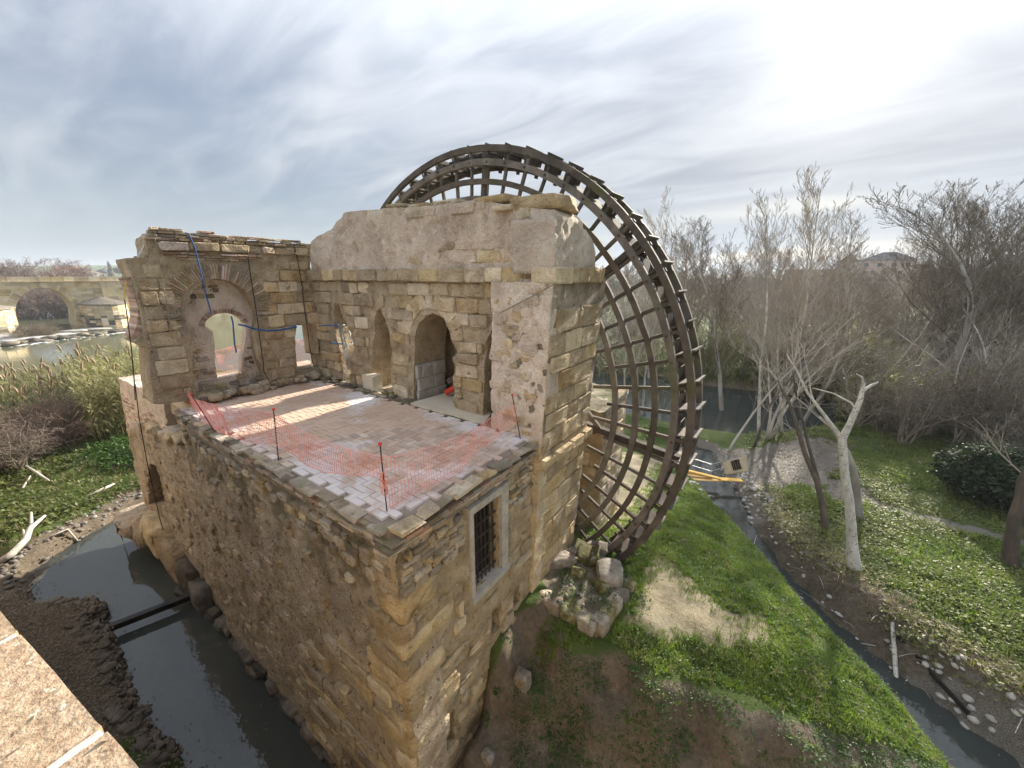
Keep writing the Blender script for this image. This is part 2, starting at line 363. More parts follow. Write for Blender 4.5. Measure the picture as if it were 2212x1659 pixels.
M_BARKD = mat('dark_bark', [(.2, (.045, .036, .03)), (.5, (.10, .08, .065)), (.8, (.18, .15, .125))], 3, 5, .2, bumps=((14, .7),), bumpdist=.03, stretch=(1, 1, .4))
M_TWIG = mat('grey_twigs', [(.25, (.22, .185, .15)), (.5, (.33, .285, .235)), (.75, (.44, .395, .34))], .35, 3, .5, bumps=())
M_TWIGD = mat('brown_twigs', [(.25, (.125, .10, .072)), (.5, (.20, .165, .122)), (.75, (.29, .245, .19))], .35, 3, .5, bumps=())
M_TWIGR = mat('reddish_twigs', [(.25, (.10, .068, .055)), (.5, (.18, .125, .10)), (.75, (.26, .19, .155))], .25, 3, .5, bumps=())
M_FOOT = mat('wet_footing', [(.25, (.05, .042, .034)), (.5, (.12, .10, .08)), (.75, (.24, .21, .17))], 2.4, 6, .3, bumps=((8, .8), (26, .6)), bumpdist=.06)
def leafmat(name, cols, sc=1.2):
    m = bpy.data.materials.new(name); m.use_nodes = True; t = NT(m.node_tree)
    P = t.add('ShaderNodeNewGeometry').outputs['Position']
    f = t.math('ADD', t.math('MULTIPLY', t.noise(P, sc, 4, .65), .55), t.math('MULTIPLY', t.noise(P, sc*18, 1, .5), .45))
    c = t.cramp(f, cols)
    d = t.add('ShaderNodeBsdfPrincipled', inp={'Base Color': c, 'Roughness': .55, 'Specular IOR Level': .35})
    tr = t.add('ShaderNodeBsdfTranslucent', inp={'Color': t.mix(1.0, c, (1.0, 1.15, .55), 'MULTIPLY')})
    mx = t.add('ShaderNodeMixShader', inp={0: .38, 1: d.outputs[0], 2: tr.outputs[0]})
    t.l.new(mx.outputs[0], t.add('ShaderNodeOutputMaterial').inputs[0]); return m
M_GRASS = leafmat('fresh_grass', [(.25, (.065, .115, .015)), (.42, (.13, .205, .028)), (.56, (.215, .285, .05)), (.72, (.35, .35, .12))])
M_HERB = leafmat('broadleaf_herbs', [(.25, (.07, .095, .022)), (.42, (.13, .165, .035)), (.56, (.21, .225, .055)), (.72, (.33, .30, .13))], .8)
M_WEED = leafmat('dark_weeds', [(.25, (.025, .06, .012)), (.5, (.05, .105, .02)), (.8, (.10, .17, .04))], 1.5)
M_MEADOW = leafmat('meadow_herbs', [(.25, (.045, .07, .02)), (.42, (.085, .115, .032)), (.56, (.14, .165, .05)), (.72, (.25, .23, .11))], .35)
M_REED = leafmat('green_cane', [(.25, (.19, .18, .075)), (.5, (.31, .285, .14)), (.75, (.45, .40, .26))], .5)
M_CANEDRY = leafmat('olive_cane', [(.25, (.15, .14, .06)), (.5, (.25, .23, .11)), (.75, (.36, .33, .19))], .4)
M_PLUME = leafmat('dry_plume', [(.25, (.22, .16, .10)), (.5, (.33, .25, .165)), (.8, (.46, .37, .27))], 1)
M_OLEANDER = leafmat('dark_glossy_leaves', [(.25, (.015, .028, .012)), (.5, (.035, .055, .022)), (.8, (.085, .11, .05))], 1.2)
M_DRYLEAF = leafmat('dry_litter', [(.25, (.16, .12, .08)), (.5, (.28, .22, .16)), (.8, (.46, .40, .32))], 3)
M_COBBLE = mat('river_cobbles', [(.25, (.10, .09, .08)), (.5, (.24, .225, .20)), (.75, (.42, .40, .37))], 1.4, 3, .6, bumps=((20, .4),), bumpdist=.01, rough=.7)
M_ROCK = mat('lichened_rock', [(.25, (.10, .085, .07)), (.45, (.22, .19, .155)), (.62, (.33, .29, .24)), (.8, (.46, .42, .35))], 3.2, 8, .3, specks=(((.07, .06, .045), 13, .56, .68, .7), ((.5, .48, .4), 7, .60, .68, .5)),
             bumps=((8, .7), (28, .5)), bumpdist=.05, patches=(((.24, .23, .08), 1.2, .56, .7, .5),))
M_MOSSROCK = mat('mossy_rock', [(.25, (.05, .047, .022)), (.45, (.115, .105, .035)), (.58, (.18, .16, .06)), (.75, (.34, .31, .22))], 3.6, 8, .2, specks=(((.4, .38, .3), 6, .58, .66, .6),), bumps=((10, .8), (32, .6)), bumpdist=.05)
M_PLANKY = mat('yellow_formwork_board', [(.3, (.60, .36, .09)), (.7, (.74, .50, .18))], 1.5, 4, .4, bumps=((20, .3),), bumpdist=.006, stretch=(.4, 4, 4))
M_DRIFT = mat('bleached_driftwood', [(.25, (.30, .27, .23)), (.5, (.48, .44, .39)), (.8, (.66, .62, .56))], 3, 5, .1, bumps=((16, .6),), bumpdist=.02)
M_BLACKWOOD = mat('wet_black_timber', [(.3, (.010, .009, .008)), (.7, (.03, .026, .022))], 3, 4, 0, bumps=((20, .4),), bumpdist=.01, rough=.5)
M_HOUSEW = mat('whitewashed_wall', [(.3, (.62, .58, .53)), (.7, (.74, .71, .66))], .1, 3, .3, bumps=())
M_HOUSEP = mat('salmon_wall', [(.3, (.42, .30, .25)), (.7, (.52, .40, .34))], .1, 3, .3, bumps=())
M_ROOF = mat('dark_hip_roof', [(.3, (.09, .085, .085)), (.7, (.15, .14, .135))], .2, 3, .2, bumps=())
M_ROOFR = mat('clay_roof', [(.3, (.25, .13, .09)), (.7, (.34, .19, .135))], .2, 3, .2, bumps=())
M_GLASS = mat('far_window_glass', [(.3, (.05, .055, .06)), (.7, (.09, .10, .11))], 1, 2, 0, bumps=(), rough=.25)
M_FARTREE = mat('distant_trees', [(.3, (.06, .075, .06)), (.7, (.11, .12, .10))], .05, 4, .2, bumps=())
M_HILL = mat('distant_hills', [(.3, (.10, .12, .12)), (.7, (.16, .17, .16))], .004, 4, 0, bumps=())
M_FOAM = mat('white_water', [(.3, (.6, .62, .62)), (.7, (.78, .79, .79))], 3, 3, 0, bumps=((6, .5),), bumpdist=.03, rough=.4)
M_CLOTHD = mat('dark_clothing', [(.3, (.018, .02, .028)), (.7, (.04, .042, .055))], 5, 2, .3, bumps=())
M_SKIN = mat('skin', [(.3, (.42, .25, .17)), (.7, (.5, .31, .22))], 5, 2, 0, bumps=())
M_BANNER = mat('cream_banner_cloth', [(.3, (.60, .50, .36)), (.7, (.72, .63, .49))], 2, 3, 0, bumps=((6, .4),), bumpdist=.02)
M_PRINTD = mat('dark_print', [(.3, (.025, .014, .012)), (.7, (.04, .022, .018))], 5, 2, 0, bumps=())
M_PRINTL = mat('pale_print', [(.3, (.62, .55, .45)), (.7, (.7, .62, .5))], 5, 2, 0, bumps=())
M_PRINTO = mat('tan_print', [(.3, (.48, .30, .14)), (.7, (.55, .36, .18))], 5, 2, 0, bumps=())
M_TIN = mat('galvanised_frame', [(.3, (.36, .37, .38)), (.7, (.52, .53, .54))], 5, 2, 0, bumps=(), rough=.45, metal=.5)

def water_mat():
    m = bpy.data.materials.new('still_water'); m.use_nodes = True; t = NT(m.node_tree)
    P = t.add('ShaderNodeNewGeometry').outputs['Position']
    c = t.cramp(t.noise(P, .12, 3), [(.3, (.034, .040, .040)), (.7, (.055, .062, .056))])
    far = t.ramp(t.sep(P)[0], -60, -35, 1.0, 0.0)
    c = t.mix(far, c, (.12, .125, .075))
    h = t.math('ADD', t.math('MULTIPLY', t.noise(P, 2.6, 3), .6), t.math('MULTIPLY', t.noise(P, .7, 2), .8))
    b = t.add('ShaderNodeBump', inp={'Height': h, 'Distance': .02, 'Strength': .5})
    p = t.add('ShaderNodeBsdfPrincipled', inp={'Base Color': c, 'Roughness': .03, 'IOR': 1.5, 'Specular IOR Level': .5, 'Normal': b.outputs[0]})
    t.l.new(p.outputs[0], t.add('ShaderNodeOutputMaterial').inputs[0]); return m
M_WATER = water_mat()
# ------------------------------------------------------------------ masonry builders
class Frame:
    def __init__(s, O, U, V, W): s.O, s.U, s.V, s.W = (np.array(q, float) for q in (O, U, V, W))
    def P(s, u, v, w): 
        u = np.asarray(u, float)[..., None]; v = np.asarray(v, float)[..., None]; w = np.asarray(w, float)[..., None]
        return s.O+s.U*u+s.V*v+s.W*w
def densify(poly, step, ragged, seed=0, rag_fn=None):
    out = []; n = len(poly)
    for i in range(n):
        a = np.array(poly[i], float); b = np.array(poly[(i+1) % n], float); L = np.hypot(*(b-a)); k = max(1, int(round(L/step)))
        nrm = np.array([-(b-a)[1], (b-a)[0]])/(L+1e-9)
        for q in range(k):
            p = a+(b-a)*q/k
            if ragged: p = p+nrm*(fbm1(p[0]*3.1+seed, p[1]*3.1, seed*1.7)-.5)*2*ragged*(1 if q else .4)
            out.append(tuple(p))
    return out
def panel(name, fr, outer, holes, depth, res, amp, mt, parent, ragged=.03, nscale=1.6, seed=0, back=True, bumpy=.7, side_step=.25, smooth=True, label=None):
    """a wall slab cut to an outline with openings, its face worn by noise, its edges turned back by 'depth'"""
    loops = [densify(outer, res, ragged, seed)]+[densify(h, res, ragged*.8, seed+3) for h in holes]
    pts, edges = [], []
    for L in loops:
        b = len(pts); pts += L; edges += [(b+i, b+(i+1) % len(L)) for i in range(len(L))]
    A = np.array(loops[0]); lo, hi = A.min(0), A.max(0)
    gx, gy = np.meshgrid(np.arange(lo[0], hi[0], res), np.arange(lo[1], hi[1], res)); gx = gx.ravel(); gy = gy.ravel()
    rs = np.random.default_rng(seed+11); gx = gx+rs.uniform(-.3, .3, gx.shape)*res; gy = gy+rs.uniform(-.3, .3, gy.shape)*res
    ok = pip(gx, gy, loops[0])
    for h in loops[1:]: ok &= ~pip(gx, gy, h)
    for L in loops: ok &= dist_poly(gx, gy, L) > res*.45
    allp = pts+list(zip(gx[ok], gy[ok]))
    v2, e2, f2, _, _, _ = delaunay_2d_cdt([Vector(p) for p in allp], edges, [], 0, 1e-6)
    V2 = np.array([v[:] for v in v2]); T = np.array([f[:] for f in f2])
    a, b, c = V2[T[:, 0]], V2[T[:, 1]], V2[T[:, 2]]
    cr = (b[:, 0]-a[:, 0])*(c[:, 1]-a[:, 1])-(b[:, 1]-a[:, 1])*(c[:, 0]-a[:, 0])
    T[cr < 0] = T[cr < 0][:, ::-1]
    cen = (a+b+c)/3; keep = pip(cen[:, 0], cen[:, 1], loops[0]) & (np.abs(cr) > 1e-9)
    for h in loops[1:]: keep &= ~pip(cen[:, 0], cen[:, 1], h)
    T = T[keep]
    if np.dot(np.cross(fr.U, fr.V), fr.W) < 0: flip = True
    else: flip = False
    W0 = fr.P(V2[:, 0], V2[:, 1], np.zeros(len(V2)))
    nz = (fbm(W0*nscale+seed, 4)-.5)*2*amp + (fbm(W0*nscale*4.5+seed, 3)-.5)*2*amp*bumpy
    pit = fbm(W0*5.5+seed*3.1, 3); nz = nz-amp*1.1*sstep(pit, .56, .70)*(1 if amp > .02 else .3)
    front = W0+fr.W*nz[:, None]
    verts = [front]; faces = [T]
    nv = len(front)
    ed = {}
    for t in T:
        for q in range(3):
            k = (t[q], t[(q+1) % 3]); ed[k] = ed.get(k, 0)+1
    bd = [k for k in ed if (k[1], k[0]) not in ed]
    if depth > 0:
        ids = sorted({k[0] for k in bd} | {k[1] for k in bd}); ix = {q: i for i, q in enumerate(ids)}; m = len(ids)
        nl = max(1, int(round(depth/side_step))); idn = np.array(ids)
        for L in range(nl+1):
            wv = -depth*L/nl
            P = front[idn]+fr.W*(wv-(nz[idn]*L/nl))[:, None]
            if 0 < L < nl:
                d = np.stack([fbm(P*3+i*31.7, 3) for i in range(2)], 1)-.5
                P = P+(fr.U*d[:, :1]+fr.V*d[:, 1:])*amp*1.6
            verts.append(P)
        qd = []
        for (p, q) in bd:
            for L in range(nl):
                a0, b0 = nv+L*m+ix[p], nv+L*m+ix[q]; qd.append((b0, a0, a0+m)); qd.append((b0, a0+m, b0+m))
        faces.append(np.array(qd))
        if back:
            off = nv+(nl+1)*m; verts.append(W0-fr.W*depth); faces.append(T[:, ::-1]+off)
    Vv = np.concatenate(verts); Ff = np.concatenate(faces)
    if flip: Ff = Ff[:, ::-1]
    used = np.unique(Ff); mp = np.full(len(Vv), -1); mp[used] = np.arange(len(used))
    o = obj(name, Vv[used], mp[Ff], mt, parent, smooth)
    if label: o['label'] = label
    return o, loops

def stone_block(name, fr, u, v, wd, ht, proud, mt, parent, deep=.08, rnd=None, round_=.035, jit=.014):
    r = rnd or random
    hw, hh = wd/2, ht/2; c = min(round_, hw*.4, hh*.4); J = lambda: r.uniform(-jit, jit)
    ring = [(-hw+c+J(), -hh+J()), (hw-c+J(), -hh+J()), (hw+J(), -hh+c+J()), (hw+J(), hh-c+J()), (hw-c+J(), hh+J()), (-hw+c+J(), hh+J()), (-hw+J(), hh-c+J()), (-hw+J(), -hh+c+J())]
    ins = min(.012+r.uniform(0, .016), hw*.3, hh*.3); lip = proud-min(.018, abs(proud)*.5+.008); tx, ty = r.uniform(-.022, .022), r.uniform(-.022, .022)
    V = [(x, y, -deep) for x, y in ring]+[(x, y, lip+r.uniform(-.008, .006)) for x, y in ring]
    V += [(x*(1-ins/hw), y*(1-ins/hh), proud+x*tx+y*ty+r.uniform(-.012, .010)) for x, y in ring]
    V += [(x*.5+r.uniform(-.03, .03)*hw, y*.5, proud+x*tx*.5+r.uniform(-.016, .014)) for x, y in ring[::2]]
    F = []
    for L in (0, 8):
        for k in range(8): F.append((L+k, L+(k+1) % 8, L+8+(k+1) % 8, L+8+k))
    for k in range(4): F.append((16+2*k, 16+2*k+1, 24+k)); F.append((16+2*k+1, 16+(2*k+2) % 8, 24+(k+1) % 4, 24+k))
    F.append((24, 25, 26, 27))
    if np.dot(np.cross(fr.U, fr.V), fr.W) < 0: F = [f[::-1] for f in F]
    Vw = [tuple(fr.U*a+fr.V*b+fr.W*cc) for a, b, cc in V]
    o = obj(name, Vw, F, mt, parent, False); o.location = tuple(fr.P(u, v, 0.0)); return o
COUNT = {}
def lay(name, fr, region, holes, hs, ws, proud, mt, parent, keep=1.0, limit=290, seed=1, joint=.014, vstart=None, keepfn=None, deep=.08, round_=.035, jit=.014, u_shift=0):
    """coursed stones inside a region, trimmed where they meet its edge or an opening"""
    r = random.Random(seed); A = np.array(region); lo, hi = A.min(0), A.max(0)
    v = lo[1] if vstart is None else vstart; n = 0
    def inside(us, vs):
        k = pip(us, vs, region)
        for h in holes: k &= ~pip(us, vs, h)
        return k
    while v < hi[1]:
        h = r.uniform(*hs); u = lo[0]-r.uniform(0, ws[1])+u_shift
        while u < hi[0]:
            wd = r.uniform(*ws); t = np.linspace(u+joint, u+wd-joint, 9)
            k = inside(t, np.full(9, v+joint)) & inside(t, np.full(9, v+h-joint)) & inside(t, np.full(9, v+h/2))
            if k.any():
                best = (0, 0); i = 0
                while i < 9:
                    if k[i]:
                        j = i
                        while j+1 < 9 and k[j+1]: j += 1
                        if j-i > best[1]-best[0]: best = (i, j)
                        i = j+1
                    else: i += 1
                a, b = t[best[0]], t[best[1]]
                kp = keep if keepfn is None else keepfn((a+b)/2, v+h/2)
                if b-a > max(.10, ws[0]*.35) and r.random() < kp and n < limit:
                    stone_block(name, fr, (a+b)/2, v+h/2, b-a, h-joint*2, r.uniform(*proud), mt if not isinstance(mt, (list, tuple)) else r.choice(mt), parent, deep, r, round_, jit); n += 1
            u += wd
        v += h
    COUNT[name] = COUNT.get(name, 0)+n
    return n
def pxl(fn, plane, pts, k1, k2, O=(0, 0, 0)):
    out = []
    for x, y in pts:
        P = fn(x, y, plane); out.append((P[k1]-O[k1], P[k2]-O[k2]))
    return out

# ------------------------------------------------------------------ the mill
TZ = 8.2                                                            # terrace floor height
mill = thing('watermill_building', 'ruined tan stone watermill with brick terrace, horseshoe arch wall and tall tower block', 'watermill', (-9, 5, 0))
XU, YU, ZU = np.array([1., 0, 0]), np.array([0, 1., 0]), np.array([0, 0, 1.])

# --- canal side wall (faces the camera's side), plaster above, ashlar low down near the corner
YF = 3.05
fr_front = Frame((0, YF, 0), XU, ZU, -YU)
front_out = [(-13.95, -1.2), (-4.12, -1.2), (-4.2, 3.0), (-4.3, 7.75), (-13.7, 7.75), (-13.75, 4)]
front, fl = panel('canal_wall', fr_front, front_out, [], .7, .10, .045, M_DAMP, mill, .02, 1.1, 1, label='tall canal side wall of worn brown render over stone')
fs = [(-8.6, -.4), (-4.4, -.4), (-4.4, 6.0), (-5.3, 6.0), (-5.6, 5.2), (-6.6, 4.9), (-8.2, 3.6), (-8.9, 1.8)]
lay('wall_stone', fr_front, fs, [], (.28, .50), (.40, 1.15), (.05, .10), [M_STONE, M_STONE, M_DAMP], front, .93, 210, 3, .02, round_=.035, jit=.020)
lay('wall_stone', fr_front, [(-13.4, 1.0), (-8.9, .6), (-8.6, 3.2), (-6.4, 5.2), (-6.2, 6.8), (-13.4, 6.9)], [], (.14, .3), (.18, .5), (.015, .05), [M_DAMP, M_DAMP, M_BASE], front, .22, 85, 4, .03)
# quoins
r_ = random.Random(5)
z = -.3; alt = 0
# rubble band and thin brick courses under the terrace edge
lay('rubble_stone', fr_front, [(-13.5, 7.05), (-4.35, 7.0), (-4.35, 7.72), (-13.5, 7.76)], [], (.13, .24), (.14, .42), (.03, .10), [M_RUBBLE, M_RUBBLE, M_STONE, M_COPING], front, .86, 130, 6, .016, jit=.03, round_=.06)
for q in range(26):
    u = r_.uniform(-13.2, -4.6); v = r_.uniform(6.45, 7.05)
    stone_block('rubble_stone', fr_front, u, v, r_.uniform(.14, .36), r_.uniform(.12, .22), r_.uniform(.03, .08), r_.choice([M_RUBBLE, M_STONE]), front, .08, r_, .06, .03)
# --- wall with the barred window (faces right)
XR = -4.3
fr_right = Frame((XR, 0, 0), YU, ZU, XU)
win = [(4.82, 5.66), (5.66, 5.60), (5.66, 7.46), (4.82, 7.52)]
nich = [[(5.35, 4.0), (5.68, 4.0), (5.66, 4.72), (5.36, 4.6)], [(6.2, 4.1), (6.46, 4.1), (6.44, 4.62), (6.2, 4.55)], [(3.72, 2.3), (4.12, 2.3), (4.08, 3.35), (3.72, 3.2)]]
right_out = [(2.93, -.6), (7.0, -.6), (7.0, 7.7), (3.06, 7.75), (2.98, 4)]
right, rl = panel('window_wall', fr_right, right_out, [win]+nich, .7, .09, .07, M_BASE, mill, .02, 1.3, 21, label='rough rubble wall with the barred window')
wm = [(4.55, 5.3), (5.95, 5.25), (5.95, 7.72), (4.55, 7.72)]
lay('rubble_stone', fr_right, [(3.0, .6), (6.95, 2.2), (6.95, 6.9), (3.0, 6.9)], [wm]+nich, (.17, .40), (.24, .95), (.0, .075), [M_STONE, M_BASE, M_BASE], right, .62, 150, 23, .014, jit=.03, round_=.05)
lay('rubble_stone', fr_right, [(3.1, 6.85), (6.95, 6.85), (6.95, 7.72), (3.1, 7.72)], [wm], (.10, .2), (.14, .4), (.03, .09), [M_RUBBLE, M_COPING, M_STONE], right, .9, 75, 24, .014, jit=.025, round_=.05)
# quoins on the corner between both walls
zq = .2
while zq < 6.9:
    h = r_.uniform(.34, .5); lx, ly = (r_.uniform(.75, 1.15), r_.uniform(.35, .55)) if alt else (r_.uniform(.4, .6), r_.uniform(.8, 1.2)); alt ^= 1
    V, F = rock_np((0, 0, 0), (lx*.62, ly*.62, h*.60), int(zq*100), 2, 0, .10, .9); V, F = rock_hull((lx*.52, ly*.52, h*.52), int(zq*100), 1, .05, .03)
    o = obj('corner_stone', V, F, r_.choice([M_STONE, M_STONE, M_BASE]), front, False); o.location = (XR-lx/2+.05+r_.uniform(0, .05), YF+ly/2-.05-r_.uniform(0, .05), zq+h/2); zq += h+.012
# broken overhang ledge low on the corner
# window
wnd = obj('window', *box((XR-.33, 5.24, 6.56), (.03, .95, 1.95)), M_SHUTTER, mill)
fr0 = []
V, F = [], []
box((XR-.17, 4.755, 6.56), (.44, .10, 2.16), V, F, 0, .012); obj('window_frame', V, F, M_CEMENT, wnd)
V, F = box((XR-.165, 5.80, 6.52), (.46, .22, 2.16), None, None, 0, .014); obj('window_frame', V, F, M_CEMENT, wnd)
V, F = box((XR-.155, 5.30, 7.57), (.48, 1.24, .16), None, None, 0, .014); obj('window_lintel', V, F, M_CEMENT, wnd)
V, F = box((XR-.16, 5.30, 5.55), (.54, 1.24, .14), None, None, 0, .014); obj('window_sill', V, F, M_CEMENT, wnd)
for i in range(6):
    y = 4.86+.76*(i+.5)/6+.02; V, F = tube([(XR-.11, y, 5.6), (XR-.11, y, 7.5)], .016, 6); obj('bar', V, F, M_IRON, wnd)
for i in range(6):
    zz = 5.78+i*.31; V, F = beam((XR-.095, 4.78, zz), (XR-.095, 5.69, zz), .05, .014); obj('bar', V, F, M_IRON, wnd)
for i in range(5):
    y = 4.90+i*.165; V, F = box((XR-.285, y, 6.56), (.02, .15, 1.9)); obj('shutter_board', V, F, M_SHUTTER, wnd)
# niche backs
obj('niche_back', *box((XR-.75, 5.0, 3.4), (.06, 3.6, 3.2)), M_BASE, mill)

# --- terrace: bed, herringbone pavers, brick courses, coping
bed = obj('terrace_floor', *box((-9.0, 5.1, 7.95), (9.3, 4.2, .40)), M_MORTAR, mill)
pav = []
L_, W_ = .29, .145
TERR = [(-13.5, 3.17), (-4.48, 3.15), (-4.40, 6.95), (-13.45, 6.98)]
k = 0
for i in range(-12, 24):
    for j in range(-6, 56):
        # 90 degree herringbone: cell offsets
        bx = -13.6+(2*i+j)*W_; by = 3.1+(j-2*i)*W_
        for hor in (0, 1):
            if hor: cx, cy, sx, sy = bx+L_/2+0*W_, by+W_/2, L_, W_
            else: cx, cy, sx, sy = bx+W_/2+0.0, by+W_+L_/2, W_, L_
            ux, uy = np.array([cx-sx/2, cx+sx/2, cx-sx/2, cx+sx/2]), np.array([cy-sy/2, cy-sy/2, cy+sy/2, cy+sy/2])
            if pip(np.array([cx]), np.array([cy]), TERR)[0]: pav.append((cx, cy, sx, sy))
seen = {}
for p in pav: seen[(round(p[0], 3), round(p[1], 3))] = p
pav = list(seen.values())
def pav_geo(cx, cy, sx, sy, r):
    g = .005; z1 = TZ+r.uniform(-.006, .006); tx, ty = r.uniform(-.012, .012), r.uniform(-.012, .012); b = .006
    hx, hy = sx/2-g, sy/2-g; V = []
    for ins, z in ((0, TZ-.06), (0, z1-b), (b, z1)):
        for x, y in ((-1, -1), (1, -1), (1, 1), (-1, 1)): V.append((x*(hx-ins), y*(hy-ins), z+(x*tx*sx+y*ty*sy if z > TZ-.05 else 0)))
    F = [(8, 9, 10, 11)]
    for L in (0, 4):
        for q in range(4): F.append((L+q, L+(q+1) % 4, L+4+(q+1) % 4, L+4+q))
    return V, F
pav.sort(key=lambda p: p[0]**2+p[1]**2)
rp = random.Random(9)
PV = [pav_geo(0, 0, L_, W_, rp) for q in range(6)]; PH = [pav_geo(0, 0, W_, L_, rp) for q in range(6)]
PM = {}
for q in range(6): PM[(1, q)] = mesh_np('paver', *PV[q]); PM[(0, q)] = mesh_np('paver', *PH[q])
for i, (cx, cy, sx, sy) in enumerate(pav[:290]):
    me = PM[(1 if sx > sy else 0, rp.randrange(6))]; o = link('paver', me, M_PAVER, bed); o.location = (cx, cy, 0)
V, F = [], []
for (cx, cy, sx, sy) in pav[290:]:
    v_, f_ = pav_geo(cx, cy, sx, sy, rp); b0 = len(V); V += [(a+cx, b+cy, c) for a, b, c in v_]; F += [tuple(q+b0 for q in f) for f in f_]
tag(obj('pavers', V, F, M_PAVER, bed), kind='stuff')
print('pavers', len(pav))
# ledge strip at the foot of the door wall
V, F = rock_np((0, 0, 0), (1, 1, 1), 1, 2)
led, _ = panel('ledge', Frame((0, 0, TZ+.02), XU, YU, ZU), [(-13.5, 6.98), (-9.1, 6.98), (-8.6, 6.98), (-4.5, 6.97), (-4.5, 9.0), (-13.5, 9.0)], [], .35, .14, .035, M_SLABMOSS, mill, .03, 2.2, 31, label='mossy rubble ledge at the foot of the tower wall')
step, _ = panel('door_step', Frame((0, 0, TZ+.075), XU, YU, ZU), [(-8.45, 6.99), (-5.75, 6.98), (-5.95, 7.5), (-6.7, 8.7), (-8.3, 8.7)], [], .06, .2, .008, M_PALESTONE, mill, .03, 2, 33, label='pale cement slab in front of the doorway')
rr = random.Random(12)
for q in range(60):
    x = rr.uniform(-13.2, -9.4); y = rr.uniform(7.0, 7.35); s = rr.uniform(.06, .16)
    V, F = rock_np((0, 0, 0), (s, s*.8, s*.45), q, 1, rr.uniform(0, 3), .4); o = obj('rubble_piece', V, F, rr.choice([M_MOSSROCK, M_ROCK, M_STONE, M_RUBBLE]), led, True); o.location = (x, y, TZ+.05)
# thin brick courses + coping along the two free edges
def edge_run(a, b, out, nm_b, nm_c, seed, courses=4):
    r = random.Random(seed); a = np.array(a); b = np.array(b); L = np.linalg.norm(b-a); d = (b-a)/L; o_ = np.array(out)
    ang = math.atan2(d[1], d[0])
    for c in range(courses):
        s = r.uniform(0, .2)-.2; zc = 7.79+c*.062
        while s < L:
            w = r.uniform(.22, .36) if c else r.uniform(.18, .42); w = min(w, L-s)
            if w > .08 and r.random() < .97:
                pr = .05+.022*c+r.uniform(-.02, .025); m = a+d*(s+w/2)+o_*(pr-.16)
                V, F = box((0, 0, 0), (w-.012, .34, .05), None, None, 0, .007); ob = obj(nm_b, V, F, r.choice([M_COPING, M_COPING, M_BRICK, M_RUBBLE]), mill if nm_b != 'course_brick' else bed)
                ob.location = (m[0], m[1], zc+r.uniform(-.004, .004)); ob.rotation_euler = (r.uniform(-.03, .03), r.uniform(-.02, .02), ang+r.uniform(-.03, .03))
            s += w
    s = 0
    while s < L:
        w = r.uniform(.26, .5); w = min(w, L-s); pr = .16+r.uniform(-.04, .04); m = a+d*(s+w/2)+o_*(pr-.14)
        if w > .1 and r.random() < .95:
            V, F = box((0, 0, 0), (w-.012, .27*r.uniform(.8, 1.15), .05), None, None, 0, .022)
            ob = obj(nm_c, V, F, r.choice([M_COPING, M_COPING, M_RUBBLE, M_STONE]), bed, False); ob.location = (m[0], m[1], 8.09+r.uniform(-.012, .02)+.04); ob.rotation_euler = (r.uniform(-.05, .05), r.uniform(-.04, .04), ang+r.uniform(-.06, .06))
        s += w
edge_run((-13.3, 3.08), (-4.3, 3.03), (0, -1), 'course_brick', 'coping_stone', 41)
edge_run((-4.28, 3.03), (-4.28, 6.9), (1, 0), 'course_brick', 'coping_stone', 42)

# --- tower front: lower wall with the openings
YT = 7.4
fr_tow = Frame((0, YT, 0), XU, ZU, -YU)
def tw(pts): return pxl(ony, YT, pts, 0, 2)
o1 = tw([(722, 652), (736, 664), (746, 700), (765, 742), (764, 765), (752, 772), (760, 838), (748, 842), (735, 760), (718, 700)])
o2 = tw([(803, 842), (803, 760), (806, 700), (813, 672), (822, 664), (833, 690), (840, 720), (846, 762), (843, 800), (846, 838)])
dr = tw([(893, 863), (895, 760), (896, 735), (903, 702), (918, 682), (936, 676), (956, 688), (970, 715), (979, 745), (988, 762), (978, 772), (979, 898), (930, 884)])
o4 = tw([(1045, 915), (1046, 760), (1050, 735), (1060, 715), (1071, 706), (1075, 800), (1076, 915)])
low_out = [(-14.4, 8.0), (-4.6, 8.0), (-4.5, 11.72), (-14.3, 11.72)]
def fix(h): return [(u, max(v, 7.9)) for u, v in h]
holes = [fix(o1), fix(o2), fix(dr), fix(o4)]
# openings reach below the wall's lower edge so they are open at the foot
tower, tl = panel('tower_wall', fr_tow, low_out, [[(u, max(v, 8.06)) for u, v in h] for h in holes], 1.25, .09, .06, M_BASE, mill, .03, 1.5, 51, label='pitted tower wall with ragged arched openings')
def kf(u, v): return .9
lay('ashlar', fr_tow, [(-13.9, 8.15), (-5.5, 8.15), (-5.5, 11.6), (-13.9, 11.6)], [[((u-np.mean([q[0] for q in h]))*1.16+np.mean([q[0] for q in h]), v+(.12 if v > 9 else 0)) for u, v in h] for h in holes],
    (.28, .42), (.35, .95), (.015, .085), [M_STONE, M_STONE, M_BASE], tower, .82, 190, 52, .012, jit=.025, round_=.04)
# door surround: smooth new jamb, arch stones
dcx, dcz, drr = np.mean([p[0] for p in dr]), 10.15, .78
# arch stones (voussoirs) over the door
for i in range(11):
    a = R(8+i*164/10); rad = .98; cx, cz = -7.86+math.cos(a)*rad, 10.16+math.sin(a)*rad
    V, F = [], []
    fr_v = Frame((0, YT, 0), XU*math.cos(a)+ZU*math.sin(a), -XU*math.sin(a)+ZU*math.cos(a), -YU)
    s = stone_block('arch_stone', Frame((cx, YT, cz), fr_v.U, fr_v.V, -YU), 0, 0, .42, .27, .05, M_STONE, tower, .1, r_, .03, .015)
